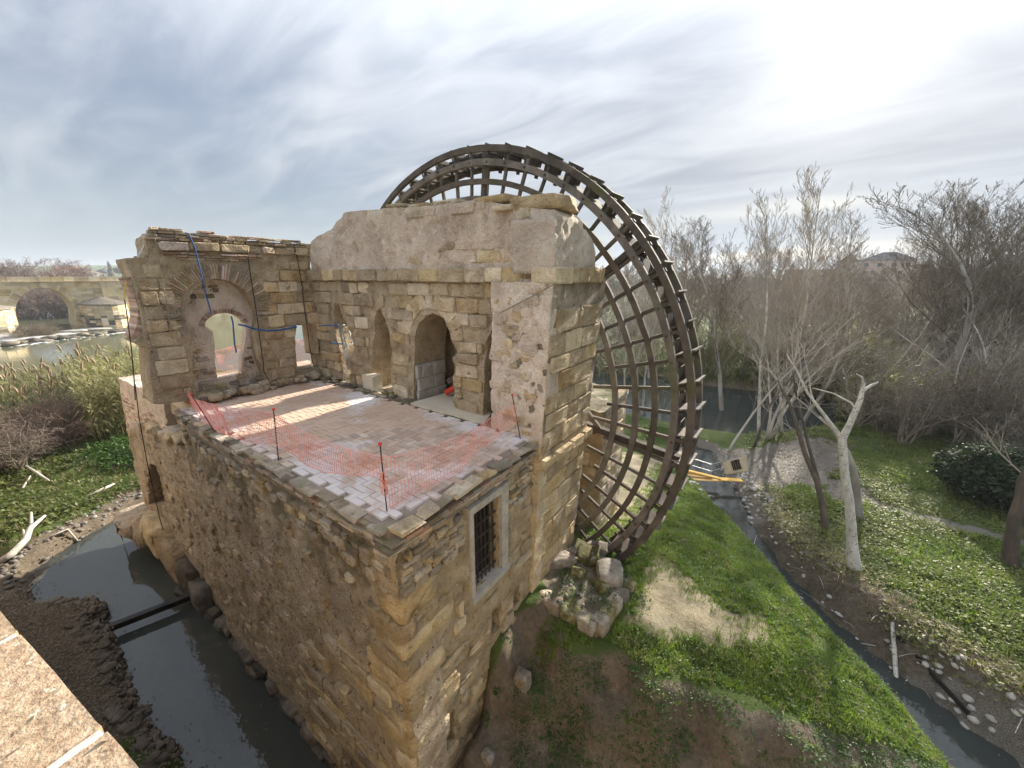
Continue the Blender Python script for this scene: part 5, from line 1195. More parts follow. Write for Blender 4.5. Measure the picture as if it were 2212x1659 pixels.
V, F = beam(q0-ZU*5.8, q1-ZU*5.8, 11.0, .42, (0, 0, 1)); obj('embankment_face', V, F, M_BASE, par)
lf = [(60, 1600), (75, 1545), (215, 1600), (20, 1530), (232, 1640)]
for i, (x, y) in enumerate(lf):
    p = onz(x, y, PT+.012); V, F = leaves(np.array([[0, 0, 0.]]), 1, .016, .002, .002, 400+i, .9); o = obj('dead_leaf', V, F, M_DRYLEAF); o.location = tuple(p)
    tag(o, 'small dry leaf lying on the sunny parapet stone', 'leaf', 'dry leaves on the parapet')

# ------------------------------------------------------------------ stakes and orange net on the terrace
def z4(x, y): return ((400+x*.45208)*.8640625, (900+y*.45208)*.8640625)
ST = [((90, 45), (130, 215)), ((175, 195), (300, 390)), ((628, 275), (655, 555)), ((1217, 468), (1255, 835)), ((1948, 195), (1993, 432))]
SL = ['red-capped stake by the arch wall pier', 'leaning red-capped stake second from the arch wall', 'upright red-capped stake at the middle of the canal edge', 'red-capped stake at the near corner of the terrace', 'red-capped stake against the tower pilaster']
bases = []
for (tp, bp), lb in zip(ST, SL):
    b = onz(*z4(*bp), TZ+.01); t_ = ony(*z4(*tp), b[1]); bases.append((b, t_))
    s = thing('safety_stake', lb, 'stake', tuple(b), 'capped stakes round the terrace')
    V, F = tube([tuple(b-ZU*.02), tuple(b+(t_-b)*.5), tuple(t_)], .011, 6); obj('rod', V, F, M_REBAR, s)
    V, F = rock_np(t_+ZU*.01, (.032, .032, .036), 1, 1, 0, .05); obj('cap', V, F, M_CAP, s, True)
def vplane(px, p, q):
    n = np.cross(q-p, ZU); r = ray(*px); P = CAMP+r*(((p-CAMP)@n)/(r@n)); P[2] = max(P[2], TZ+.03); return P
secs = []
b0, b1, b2, b3, b4 = [b for b, t in bases]
for (tx, bx, pq) in (((100, 110), (150, 240), (b0, b1)), ((185, 215), (300, 392), (b0, b1)), ((360, 262), (400, 425), (b1, b2)), ((520, 278), (530, 462), (b1, b2)), ((632, 295), (645, 462), (b1, b2)), ((700, 345), (730, 520), (b2, b3)), ((800, 402), (810, 578), (b2, b3)), ((920, 450), (920, 618), (b2, b3)), ((1060, 500), (1060, 640), (b2, b3)), ((1160, 520), (1160, 645), (b2, b3)), ((1228, 535), (1245, 660), (b2, b3)),
        ((1235, 535), (1262, 825), (b3, b4)), ((1300, 532), (1310, 800), (b3, b4)), ((1400, 515), (1410, 740), (b3, b4)), ((1520, 475), (1530, 690), (b3, b4)), ((1640, 428), (1650, 610), (b3, b4)), ((1760, 370), (1770, 480), (b3, b4)), ((1860, 300), (1880, 420), (b3, b4)), ((1955, 248), (1978, 335), (b3, b4))):
    T_ = vplane(z4(*tx), *pq); B_ = vplane(z4(*bx), *pq); secs.append((T_, B_))
net = thing('safety_net', 'sagging orange plastic safety net strung between the capped stakes', 'safety net', tuple(b3))
def net_mesh(name, secs, step, rows, th, m_, parent, seed, bulge=.06):
    r = random.Random(seed); top = [s[0] for s in secs]; bot = [s[1] for s in secs]; cols = []
    for i in range(len(secs)-1):
        n = max(1, int(np.linalg.norm(top[i+1]-top[i])/step))
        for k in range(n):
            f = k/n; cols.append((top[i]*(1-f)+top[i+1]*f, bot[i]*(1-f)+bot[i+1]*f))
    cols.append((top[-1], bot[-1])); G = []
    for ci, (T_, B_) in enumerate(cols):
        col = []
        for rI in range(rows+1):
            f = rI/rows; p = T_*(1-f)+B_*f; nz = np.array([fbm1(ci*.13+seed, rI*.25, 1)-.5, fbm1(ci*.13+seed, rI*.25, 7)-.5, (fbm1(ci*.2+seed, rI*.3, 3)-.5)*.4])
            p = p+nz*bulge*2*(1 if 0 < rI else .3); p[2] = max(p[2], TZ+.02); col.append(p)
        G.append(col)
    V, F = [], []
    for ci in range(len(G)):
        tube([tuple(p) for p in G[ci]], th, 3, False, V, F)
    for rI in range(rows+1):
        tube([tuple(G[ci][rI]) for ci in range(len(G))], th*(1.7 if rI in (0, rows) else 1), 3, False, V, F)
    return obj(name, V, F, m_, parent)
net_mesh('mesh_run', secs[:11], .06, 11, .0046, M_NET, net, 1); net_mesh('mesh_run', secs[11:], .06, 11, .0046, M_NET, net, 2)
# bunched net tied at the near stake
V, F = [], []
for i in range(14):
    t_ = rr.uniform(0, .7); p = b3+(bases[3][1]-b3)*(.35+t_*.4); tube([tuple(p+np.array([rr.uniform(-.05, .05), rr.uniform(-.05, .05), .12])), tuple(p+np.array([rr.uniform(-.07, .07), rr.uniform(-.07, .07), -.02])), tuple(p+np.array([rr.uniform(-.05, .05), rr.uniform(-.05, .05), -.16]))], .006, 3, False, V, F)
obj('net_bunch', V, F, M_NET, net)
# second net beyond the arch wall, seen through its openings
net2 = thing('safety_net', 'orange safety net hanging behind the openings of the arch wall', 'safety net', (-16, 6, TZ))
s2 = [(np.array([-16.2, y, 9.35+.12*math.sin(y*2.2)]), np.array([-16.0, y, 8.18])) for y in np.arange(3.8, 10.4, .6)]
net_mesh('mesh_run', s2, .05, 22, .006, M_NET, net2, 5, .09)

# ------------------------------------------------------------------ straps, cables, ladder, pipe
def zz1(x, y): return z1([(x, y)])[0]
def strap(name, pts, w_, m_, label, cat='strap', flat=.25, X=XA+.10, sides=6):
    P = [tuple(onx(*zz1(x, y), X if not isinstance(X, (list, tuple)) else X[i])) for i, (x, y) in enumerate(pts)]
    V, F = tube(P, w_, sides, True, None, None, flat); return tag(obj(name, V, F, m_), label, cat)
strap('webbing_strap', [(665, 150), (690, 158), (745, 280), (775, 400), (805, 520), (830, 640), (855, 742)], .035, M_BLUE, 'broad blue strap hanging over the top of the arch wall', X=XA+.17, flat=.35)
strap('thin_blue_strap', [(855, 742), (880, 820), (895, 892)], .018, M_BLUE, 'thin blue tail of strap in front of the arch infill', X=XA-.1)
strap('hanging_blue_strap', [(1075, 905), (1090, 960), (1098, 1060), (1105, 1150), (1122, 1232)], .022, M_BLUE, 'blue strap dangling inside the small arched window', X=XI+.08)
strap('blue_hose', [(1140, 978), (1200, 990), (1290, 1020), (1400, 1035), (1520, 1028), (1665, 998)], .03, M_BLUE, 'blue hose sagging across the arch wall towards the side opening', 'hose', 1.0)
strap('black_cable', [(1200, 225), (1230, 400), (1265, 640), (1300, 850), (1335, 1120), (1365, 1330), (1370, 1400), (1418, 1490), (1400, 1530), (1310, 1560)], .014, M_CABLE, 'black cable hanging down the right side of the horseshoe arch', 'cable', 1.0)
strap('black_cable', [(1640, 250), (1680, 430), (1715, 640), (1745, 900), (1765, 1040), (1782, 1180), (1805, 1290), (1825, 1365)], .014, M_CABLE, 'black cable hanging beside the inner corner of the walls', 'cable', 1.0)
strap('tan_rope', [(375, 165), (410, 290), (450, 560), (500, 830), (545, 1105)], .010, M_ROPE, 'thin tan rope down the face of the left pier', 'rope', 1.0)
strap('white_strap', [(300, 235), (232, 378)], .03, M_STRAP, 'pale strap stretched beside the top left corner of the arch wall', flat=.3, X=XA-.2)
strap('yellow_strap', [(160, 560), (128, 620), (112, 690), (115, 750)], .03, M_YELLOW, 'yellow strap at the broken left edge of the arch wall', X=XA-.2, flat=.4)
strap('drop_rope', [(115, 760), (140, 930), (175, 1200), (200, 1480), (210, 1659)], .012, M_CABLE, 'long dark rope dropping from the yellow strap past the bay', 'rope', 1.0, X=XA-.25)
P = [tuple(ony(x, y, 3.0)) for x, y in ((292, 830), (300, 900), (318, 1000), (345, 1120), (370, 1200), (385, 1260))]; V, F = tube(P, .015, 5); tag(obj('drop_rope', V, F, M_CABLE), 'dark rope hanging down the bay wall to the canal', 'rope')
P = [tuple(ony(x, y, 6.85)) for x, y in ((1200, 612), (1150, 640), (1080, 676))]; V, F = tube(P, .016, 6); tag(obj('slanting_cable', V, F, M_ROPE), 'slanting brown cable across the top of the tower pilaster', 'cable')
# folding aluminium ladder leaning in the far opening
def z5(x, y): return ((780+x*420/2177)*.8640625, (760+y*320/1659)*.8640625)
lad = thing('ladder', 'aluminium ladder leaning in the far left opening of the tower wall', 'ladder', tuple(ony(*z5(480, 990), 7.25)))
def lp(x, y, d=7.3): return tuple(ony(*z5(x, y), d))
for (a_, b_) in (((335, 250), (470, 850)), ((352, 248), (482, 840)), ((372, 240), (497, 800))): V, F = beam(lp(*a_), lp(*b_), .022, .03); obj('rail', V, F, M_ALU, lad)
V, F = beam(lp(485, 340, 7.75), lp(527, 520, 7.7), .03, .05); obj('rail', V, F, M_ALU, lad)
for (y0, x0, x1) in ((272, 380, 425), (358, 402, 487), (440, 420, 505), (523, 440, 525), (490, 520, 555)): V, F = beam(lp(x0, y0), lp(x1, y0-4, 7.7), .03, .03); obj('rung', V, F, M_ALU, lad)
P = [lp(95, 285, 7.2), lp(200, 275, 7.2), lp(340, 285, 7.2)]; V, F = tube(P, .02, 6); tag(obj('blue_hose', V, F, M_BLUE), 'short blue hose end tied to the top of the ladder', 'hose')
P = [lp(225, 505, 7.2), lp(300, 515, 7.2), lp(395, 515, 7.2)]; V, F = tube(P, .02, 6); tag(obj('blue_hose', V, F, M_BLUE), 'short blue hose end behind the middle of the ladder', 'hose')
P = [lp(20, 690, 7.25), lp(120, 735, 7.25), lp(260, 735, 7.25), lp(385, 715, 7.25), lp(400, 800, 7.25), lp(410, 1000, 7.25)]; V, F = tube(P, .012, 5); tag(obj('tan_rope', V, F, M_ROPE), 'tan rope strung low along the tower wall beside the ladder', 'rope')
p0, p1 = np.array(lp(1730, 1150, 8.0)), np.array(lp(1850, 1085, 8.15)); V, F = tube([tuple(p0), tuple(p1+(p1-p0)*.6)], .085, 14)
pipe = tag(obj('red_pipe', V, F, M_RED, None, True), 'bright red pipe lying inside the doorway', 'pipe')
for i in range(3):
    a_, b_ = np.array(lp(1715+i*8, 1195+i*22, 8.1)), np.array(lp(1880, 1180+i*24, 8.3)); V, F = beam(tuple(a_), tuple(b_), .06, .05); tag(obj('red_batten', V, F, M_ROOFR), 'dull red batten stacked under the red pipe in the doorway', 'batten', 'red battens in the doorway')
a_, b_ = np.array(lp(1760, 1010, 8.3)), np.array(lp(1860, 945, 8.3)); V, F = beam(tuple(a_), tuple(b_), .16, .05); tag(obj('leaning_board', V, F, M_PADDLE), 'grey board leaning in the dark doorway above the red pipe', 'board')

# ------------------------------------------------------------------ canal: beam, driftwood
a_, b_ = onz(240, 1355, .32), onz(474, 1264, .32); V, F = beam(tuple(a_), tuple(b_+(b_-a_)*.06), .20, .22, None, None, None, .01); tag(obj('timber_beam', V, F, M_BLACKWOOD), 'black wet timber beam spanning the canal', 'beam')
V, F = merge([rock_np(onz(395+i*9, 1278-i*3+rr.uniform(-3, 3), .12), (.5, .25, .16), i, 2, rr.uniform(0, 3), .5) for i in range(8)]); tag(obj('debris_raft', V, F, M_BLACKWOOD, None, True), 'dark floating debris caught against the beam', 'debris')
def driftwood(name, pts, radii, label, m_=None, forks=()):
    P = [np.array(ground_at(x, y))+ZU*h for x, y, h in pts]; V, F = tube([tuple(p) for p in P], radii, 8)
    for fp, fr2 in forks: tube([tuple(np.array(ground_at(x, y))+ZU*h) for x, y, h in fp], fr2, 6, True, V, F)
    return tag(obj(name, V, F, m_ or M_DRIFT, None, True), label, 'driftwood')
driftwood('driftwood', [(0, 1222, .15), (30, 1205, .2), (62, 1178, .3), (72, 1158, .4), (105, 1135, .5)], [.13, .13, .11, .10, .05], 'forked white driftwood branch on the left bank', None, [([(68, 1165, .3), (75, 1150, .45), (78, 1135, .7)], [.07, .06, .04]), ([(60, 1178, .25), (58, 1165, .5)], [.06, .03])])
driftwood('driftwood', [(190, 1075, .1), (225, 1062, .15), (250, 1052, .2)], [.07, .08, .05], 'grey driftwood stick by the pebbly shore')
driftwood('driftwood', [(60, 1020, .4), (85, 1040, .5), (110, 1050, .3)], [.05, .06, .04], 'bleached twisted branch among the meadow weeds')
driftwood('driftwood', [(108, 1165, .1), (150, 1155, .25), (180, 1185, .05)], [.04, .04, .02], 'thin curved branch dipping into the canal edge')
driftwood('driftwood', [(52, 1062, .2), (70, 1040, .3)], [.05, .03], 'thin pale stick in the left meadow')
# creek: white branch, dark plank, slim stick
P = [np.array(ground_at(*q))+ZU*.09 for q in ((1925, 1352), (1930, 1420), (1934, 1480), (1945, 1525))]+[onz(1952, 1548, .03)]
V, F = tube([tuple(p) for p in P], [.05, .065, .06, .048, .025], 8); tube([tuple(P[2]), tuple(P[2]+np.array([.16, .05, .06])), tuple(P[2]+np.array([.24, .12, .16]))], [.035, .022, .01], 6, True, V, F); tube([tuple(P[1]), tuple(P[1]+np.array([-.12, .05, .10]))], [.03, .008], 5, True, V, F); tag(obj('fallen_branch', V, F, M_BARKP, None, True), 'bare white branch lying down the bank into the creek', 'branch')
P = [np.array(ground_at(*q))+ZU*.06 for q in ((1938, 1378), (2000, 1450), (2090, 1548))]; V, F = beam(tuple(P[0]), tuple(P[2]), .12, .06); tag(obj('dark_plank', V, F, M_BLACKWOOD), 'dark plank slanting across the cobbles beside the white branch', 'plank')
P = [np.array(ground_at(*q))+ZU*.06 for q in ((1800, 1372), (1850, 1392), (1890, 1402))]; V, F = tube([tuple(p) for p in P], .014, 6); tag(obj('slim_stick', V, F, M_DRIFT), 'slim grey stick against the white branch in the creek', 'stick')

# ------------------------------------------------------------------ formwork boards and banner by the creek mouth
def z6(x, y): return ((1640+x*360/2212)*.8640625, (1050+y*270/1659)*.8640625)
BL = ['topmost long yellow board of the pile by the creek', 'second yellow board lying slanted on the pile', 'short wide yellow board at the right end of the pile', 'yellow board under the left end of the pile', 'orange board at the bottom of the pile']
for i, ((x0, y0), (x1, y1), w_) in enumerate((((470, 770), (960, 890), .22), ((480, 800), (1000, 905), .2), ((950, 905), (1320, 925), .34), ((480, 850), (860, 880), .24), ((520, 905), (1000, 930), .24))):
    zc = .72-.07*i; a_, b_ = onz(*z6(x0, y0), zc), onz(*z6(x1, y1), zc); V, F = beam(tuple(a_), tuple(b_), .045, w_, (0, 0, 1)); tag(obj('formwork_board', V, F, M_PLANKY), BL[i], 'board', 'yellow boards piled by the creek')
ban = thing('banner_frame', 'cream cloth banner with a dark square emblem on a fallen tubular frame', 'banner', tuple(onz(*z6(1240, 900), .5)))
BD = 22.9; d0 = ony(*z6(1015, 655), BD)
def bp_(x, y, off=0.0): return np.array(ony(*z6(x, y), BD-off))
def quadsheet(name, px, m_, parent, off, n=10, amp=.03):
    (x0, y0), (x1, y1), (x2, y2), (x3, y3) = px; V = []; F = []
    for j in range(n+1):
        for i in range(n+1):
            u, v = i/n, j/n; x = (x0*(1-u)+x1*u)*(1-v)+(x3*(1-u)+x2*u)*v; y = (y0*(1-u)+y1*u)*(1-v)+(y3*(1-u)+y2*u)*v
            p = bp_(x, y, off); p[1] += amp*(fbm1(p[0]*2.2, p[2]*2.2, 3)-.5)*2; V.append(tuple(p))
    for j in range(n):
        for i in range(n): a = j*(n+1)+i; F.append((a, a+1, a+n+2, a+n+1))
    o = obj(name, V, F, m_, parent, True)
    s = o.modifiers.new('thick', 'SOLIDIFY'); s.thickness = .006; s.offset = -1; return o
cl = quadsheet('cloth', [(1015, 655), (1395, 545), (1425, 790), (1065, 850)], M_BANNER, ban, 0)
quadsheet('emblem', [(1145, 632), (1272, 600), (1320, 745), (1190, 775)], M_PRINTD, ban, .03)
for i in range(4):
    x0 = 1168+i*31; V, F = [], []; pts = []
    for k in range(9):
        f = k/8; cx = x0+(-14 if i < 2 else 14)*(1-f)**3*(1 if f < .35 else .25)+f*44+ (8 if i > 1 else 0)*(1-f); cy = 640-i*9+f*118; pts.append(tuple(bp_(cx, cy, .05)))
    tube(pts, .012, 4, True, V, F, .4); obj('emblem_stroke', V, F, M_PRINTL, ban)
for i, (x0, x1) in enumerate(((1135, 1160), (1172, 1186), (1196, 1212), (1222, 1236), (1246, 1262), (1270, 1290))):
    V, F = tube([tuple(bp_(x0, 796-i*4, .02)), tuple(bp_((x0+x1)/2, 788-i*4, .02)), tuple(bp_(x1, 794-i*4, .02))], .011, 4, True, None, None, .4); obj('faded_lettering', V, F, M_PRINTO, ban)
for a_, b_ in (((560, 590), (860, 685)), ((860, 680), (1400, 545)), ((860, 780), (1040, 735)), ((560, 700), (860, 790)), ((855, 660), (848, 830)), ((1400, 505), (1440, 720)), ((1440, 505), (1455, 730)), ((1395, 505), (1440, 508))):
    V, F = tube([tuple(bp_(*a_, .04)), tuple(bp_(*b_, .04))], .018, 6); obj('frame_tube', V, F, M_TIN, ban)
# ------------------------------------------------------------------ bare trees
def grow_tree(seed, H, r0, kids=(16, 7, 5), lens=(.42, .42, .45), tw=.011, bend=.10, lean=(0, 0), up=.55, start=.28, trunks=1, segs=(10, 6, 4, 3), droop=0.0):
    r = random.Random(seed); TV, TF, CV, CF = [], [], [], []
    sides = (8, 5, 3, 3)
    def rec(p, d, L, rad, lev):
        n = segs[min(lev, 3)]; path = [p.copy()]; rads = [rad]; q = p.copy(); dd = d.copy(); stops = []
        for i in range(n):
            dd = (dd+Vector((r.uniform(-1, 1), r.uniform(-1, 1), r.uniform(-.6, .8)))*bend*(1+.4*lev)+Vector((0, 0, .06*up*lev-.10*droop*(lev > 1)))).normalized()
            q = q+dd*(L/n); path.append(q.copy()); rads.append(max(tw*.6, rad*(1-(i+1)/n*.86))); stops.append((q.copy(), dd.copy(), rads[-1], (i+1)/n))
        if lev == 0: tube(path, rads, sides[0], True, TV, TF)
        else: tube(path, rads, sides[min(lev, 3)], False, CV, CF)
        if lev < len(kids):
            k = kids[lev]
            for i in range(k):
                f = start+(1-start)*(i+r.random())/k if lev == 0 else .15+.85*(i+r.random())/k
                j = min(n-1, int(f*n)); a = path[j]; b = path[j+1]; t = f*n-j; pp = a.lerp(b, min(1, max(0, t)))
                dirn = (path[j+1]-path[j]).normalized(); side = dirn.orthogonal().normalized(); side.rotate(Matrix.Rotation(r.uniform(0, 6.283), 3, dirn))
                ang = r.uniform(.35, .85) if lev == 0 else r.uniform(.4, 1.0)
                nd = (dirn*math.cos(ang)+side*math.sin(ang)); nd = (nd+Vector((0, 0, up*(.35 if lev else .25)))).normalized()
                LL = L*lens[lev]*(1.15-f*.65)*r.uniform(.7, 1.2); rec(pp, nd, LL, max(tw, rads[j]*r.uniform(.34, .54)), lev+1)
    for t in range(trunks):
        a = r.uniform(0, 6.28); d = Vector((lean[0]+(.22*math.cos(a) if trunks > 1 else 0), lean[1]+(.22*math.sin(a) if trunks > 1 else 0), 1)).normalized()
        rec(Vector((r.uniform(-.2, .2)*(trunks > 1), r.uniform(-.2, .2)*(trunks > 1), -.2)), d, H*r.uniform(.85, 1) if trunks > 1 else H, r0, 0)
    return (TV, TF), (CV, CF)
def tree_proto(nm, **kw):
    t, c = grow_tree(**kw); return mesh_np(nm+'_trunk', *t), mesh_np(nm+'_crown', *c)
PROTO = {}
PROTO['poplar'] = [tree_proto('p', seed=1+i, H=17, r0=.145, kids=(24, 9, 6, 3), lens=(.34, .42, .45, .5), tw=.009, up=.75, start=.28, bend=.085) for i in range(3)]
PROTO['spread'] = [tree_proto('s', seed=11+i, H=13, r0=.17, kids=(15, 9, 6, 3), lens=(.5, .45, .45, .5), tw=.010, up=.55, start=.25, bend=.14, trunks=1) for i in range(3)]
PROTO['multi'] = [tree_proto('m', seed=21+i, H=11, r0=.12, kids=(10, 6, 5), lens=(.45, .45, .5), tw=.013, up=.5, start=.25, bend=.13, trunks=3) for i in range(3)]
PROTO['thin'] = [tree_proto('t', seed=31+i, H=9, r0=.10, kids=(10, 6, 4), lens=(.42, .45, .5), tw=.012, up=.4, start=.3, bend=.13) for i in range(3)]
PROTO['shrub'] = [tree_proto('h', seed=41+i, H=4.2, r0=.045, kids=(7, 5, 4), lens=(.55, .5, .5), tw=.009, up=.15, start=.10, bend=.20, trunks=7, droop=.5) for i in range(4)]
print('tris tree', [len(p[1].polygons) for k in PROTO for p in PROTO[k]])
def dup_mat(me, m_):
    key = (me.name, m_.name)
    if key not in DUP:
        n = me.copy(); n.materials.clear(); n.materials.append(m_); DUP[key] = n
    return DUP[key]
DUP = {}
TW = {'poplar': (M_BARKG, M_TWIG), 'spread': (M_BARKG, M_TWIGD), 'multi': (M_BARKP, M_TWIG), 'thin': (M_BARKG, M_TWIG), 'shrub': (M_TWIGD, M_TWIGD)}
ZT = {}
def tip(kind, v):
    k = (kind, v % len(PROTO[kind]))
    if k not in ZT:
        best = None
        for me in PROTO[kind][k[1]]:
            a = np.array([q.co[:] for q in me.vertices]); b = a[np.argmax(a[:, 2])]
            if best is None or b[2] > best[2]: best = b
        ZT[k] = Vector(best)
    return ZT[k]
def put_tree(kind, v, x, y, hscale, label, cat='tree', group=None, name='bare_tree', mats=None, rz=None, tilt=(0, 0), wide=1.0):
    t = thing(name, label, cat, (0, 0, 0), group); PINV[t.name] = Matrix.Identity(4)
    tm, cm = PROTO[kind][v % len(PROTO[kind])]; m1, m2 = mats or TW[kind]
    link('trunk', dup_mat(tm, m1), None, t, True); link('crown', dup_mat(cm, m2), None, t)
    t.location = (x, y, gz(x, y)-.05); t.rotation_euler = (tilt[0], tilt[1], rt_.uniform(0, 6.28) if rz is None else rz); t.scale = (hscale*wide, hscale*wide, hscale); return t
rt_ = random.Random(77)
HH = {'poplar': 17, 'spread': 13, 'multi': 11, 'thin': 9, 'shrub': 4.2}
def tree_px(kind, v, px, pytop, d, label, group=None, mats=None, wide=1.0, tilt=(0, 0), name='bare_tree'):
    P = atd(px, 594, d); x, y = P[0], P[1]; top = atd(px, pytop, d)[2]; h = top-gz(x, y); return put_tree(kind, v, x, y, h/tip(kind, v).z, label, 'tree', group, name, mats, None, tilt, wide)
# tall bare trees beyond the river branch, each placed by the place and height it has in the photograph
FAR = [
       ('poplar', 1, 1955, 465, 75, 'slim bare tree in front of the towered building'), ('spread', 2, 2035, 440, 66, 'rounded bare tree right of the hipped roof'), ('poplar', 2, 2120, 390, 62, 'tall bare tree with many upright limbs near the right edge'),
       ('spread', 1, 2195, 370, 50, 'big bare tree with seed balls at the right edge'), ('spread', 0, 2085, 500, 58, 'middle sized bare tree under the taller right hand crowns'), ('poplar', 1, 2250, 420, 64, 'bare tree cut by the right edge of the view')]
for (k, v, px, py, d, lb) in FAR: tree_px(k, v, px, py, d, lb, None, (M_BARKG, M_TWIG) if k == 'poplar' else (M_BARKD, M_TWIGD), 1.25 if k == 'poplar' else 1.1)
for i in range(15):
    px = 1390+i*34+rt_.uniform(-14, 14); tree_px('poplar', i, px, rt_.uniform(430, 540), rt_.uniform(47, 66), 'tall slender bare tree in the screen just beyond the river', 'tall slender bare trees beyond the river', (M_BARKP if i % 2 else M_BARKG, M_TWIG), 1.5)
for i in range(11):
    px = 2040+i*25+rt_.uniform(-12, 12); tree_px(('spread', 'poplar')[i % 2], i, px, rt_.uniform(385, 480), rt_.uniform(50, 68), 'tall dark-twigged bare tree in the right hand screen', 'tall dark-twigged bare trees on the right', (M_BARKG, M_TWIGD), 1.4)
for i in range(56):
    px = rt_.uniform(1255, 2330); d = rt_.uniform(52, 100); py = rt_.uniform(545, 640)
    tree_px(rt_.choice(['spread', 'multi', 'poplar', 'thin']), i, px, py, d, 'grey bare tree in the tangled wood beyond the river', 'bare trees in the wood beyond the river', None, 1.5)
for i in range(16):
    px = rt_.uniform(1300, 2250); d = rt_.uniform(42, 52); py = rt_.uniform(600, 760)
    if 1480 < px < 1900: d = max(d, 48)
    tree_px(rt_.choice(['multi', 'thin']), i, px, py, d, 'pale thin-stemmed bare tree on the far river bank', 'thin pale trees on the far river bank', (M_BARKP, M_TWIG), 1.25)
# nearer trees on the right bank
for (k, v, px, pyb, pt_, lb, mats, tl) in (('thin', 0, 1628, 965, 690, 'dark trunked tree with forked base at the edge of the water', (M_BARKD, M_TWIGD), (0, .12)), ('multi', 1, 1660, 950, 640, 'cluster of leaning grey stems by the water', (M_BARKG, M_TWIG), (0, 0)), ('thin', 2, 1575, 975, 700, 'slim stem leaning over the water beside the banner', (M_BARKG, M_TWIG), (0, .28)),
        ('spread', 2, 2150, 1060, 640, 'bushy bare tree over the dark oleander', (M_BARKG, M_TWIGD), (0, .2)), ('multi', 0, 2230, 900, 560, 'tangled multi-stemmed tree at the right margin', (M_BARKG, M_TWIG), (0, 0)), ('thin', 1, 1955, 950, 800, 'dark leaning stump-like tree in the grass', (M_BARKD, M_TWIGD), (0, .55)), ('multi', 2, 2060, 960, 700, 'grey thicket tree behind the leaning dark trunk', (M_BARKG, M_TWIG), (0, 0))):
    x, y, z = ground_at(px, pyb); d = math.hypot(x, y); top = atd(px, pt_, d)[2]; put_tree(k, v, x, y, (top-z)/HH[k], lb, 'tree', None, 'bare_tree', mats, 0.0, tl)
# the three trunks in front
def trunk_tree(name, label, stems, m_, twigs=None, seed=1):
    """stems: [(list of (px,py,distance-plane y), radii)] traced where they stand"""
    base = stems[0][0][0]; t = thing(name, label, 'tree', tuple(base)); V, F = [], []
    for i, (P, rad) in enumerate(stems):
        # refine
        Q, Rr = [], []
        for a in range(len(P)-1):
            for k in range(4):
                f = k/4; p = P[a]*(1-f)+P[a+1]*f; Q.append(tuple(p+np.array([fbm1(p[2]*1.3, seed+i, 0)-.5, fbm1(p[2]*1.3, seed+i, 5)-.5, 0])*.10*(1 if a+k else 0))); Rr.append(rad[a]*(1-f)+rad[a+1]*f)
        Q.append(tuple(P[-1])); Rr.append(rad[-1]); V, F = [], []; tube(Q, Rr, 9, True, V, F); obj('trunk' if i == 0 else 'limb', V, F, m_, t, True)
    if twigs:
        V, F = [], []; r = random.Random(seed)
        def tw(p, d, L, rad, lev):
            n = 5; path = [Vector(p)]; dd = Vector(d)
            for k in range(n): dd = (dd+Vector((r.uniform(-1, 1), r.uniform(-1, 1), r.uniform(-.7, .8)))*.22).normalized(); path.append(path[-1]+dd*L/n)
            tube(path, [rad*(1-.8*k/n) for k in range(n+1)], 3 if lev else 5, False, V, F)
            if lev < 2:
                for k in range(6 if lev == 0 else 5): j = r.randint(1, n); s = Vector((r.uniform(-1, 1), r.uniform(-1, 1), r.uniform(-.3, .9))).normalized(); tw(path[j], (dd+s).normalized(), L*r.uniform(.35, .6), max(.006, rad*.5), lev+1)
        for (p, d, L, rad) in twigs: tw(p, d, L, rad, 0)
        obj('twigs', V, F, M_TWIG, t)
    return t
def st(Y, pts): return [ony(x, y, Y) for x, y in pts]
gx_, gy_, gz_ = ground_at(1843, 1228)
Yw = gy_
trunk_tree('white_tree', 'bleached white forked trunk with bare stubs standing in the grass', [
    (st(Yw, [(1846, 1236), (1840, 1170), (1834, 1090), (1825, 1010), (1822, 950), (1836, 915), (1858, 862), (1862, 845)]), [.24, .17, .145, .13, .125, .10, .08, .06]),
    (st(Yw, [(1862, 845), (1880, 832), (1897, 824)]), [.06, .045, .02]), (st(Yw, [(1862, 848), (1866, 830), (1862, 815), (1850, 808)]), [.055, .04, .03, .015]),
    (st(Yw, [(1822, 958), (1800, 925), (1775, 890), (1745, 850), (1720, 800), (1700, 765)]), [.09, .07, .055, .045, .03, .02]), (st(Yw, [(1845, 880), (1838, 870), (1800, 850), (1755, 838)]), [.035, .03, .025, .012])], M_BARKP,
    [(st(Yw, [(1760, 870)])[0], (-.5, .3, .8), 2.2, .025), (st(Yw, [(1720, 800)])[0], (-.3, .2, .9), 2.4, .02), (st(Yw, [(1800, 925)])[0], (-.8, .1, .4), 1.6, .02), (st(Yw, [(1850, 880)])[0], (.2, .3, .5), .8, .012)], 5)
gx_, gy_, gz_ = ground_at(1782, 1142); Yd = gy_
trunk_tree('dark_tree', 'slender dark double trunk curving up left of the white tree', [
    (st(Yd, [(1783, 1146), (1778, 1100), (1765, 1040), (1740, 980), (1722, 920), (1705, 870), (1680, 820)]), [.16, .12, .11, .095, .08, .06, .035]), (st(Yd, [(1768, 1045), (1757, 1000), (1738, 930), (1722, 860), (1712, 800)]), [.08, .07, .055, .045, .02])], M_BARKD,
    [(st(Yd, [(1705, 870)])[0], (-.6, .2, .7), 2.6, .03), (st(Yd, [(1680, 820)])[0], (-.6, .2, .7), 2.2, .025), (st(Yd, [(1722, 860)])[0], (.2, .3, .9), 2.6, .025), (st(Yd, [(1730, 940)])[0], (-.9, .2, .4), 2.2, .02), (st(Yd, [(1740, 980)])[0], (-.7, .4, .5), 2.0, .02)], 6)
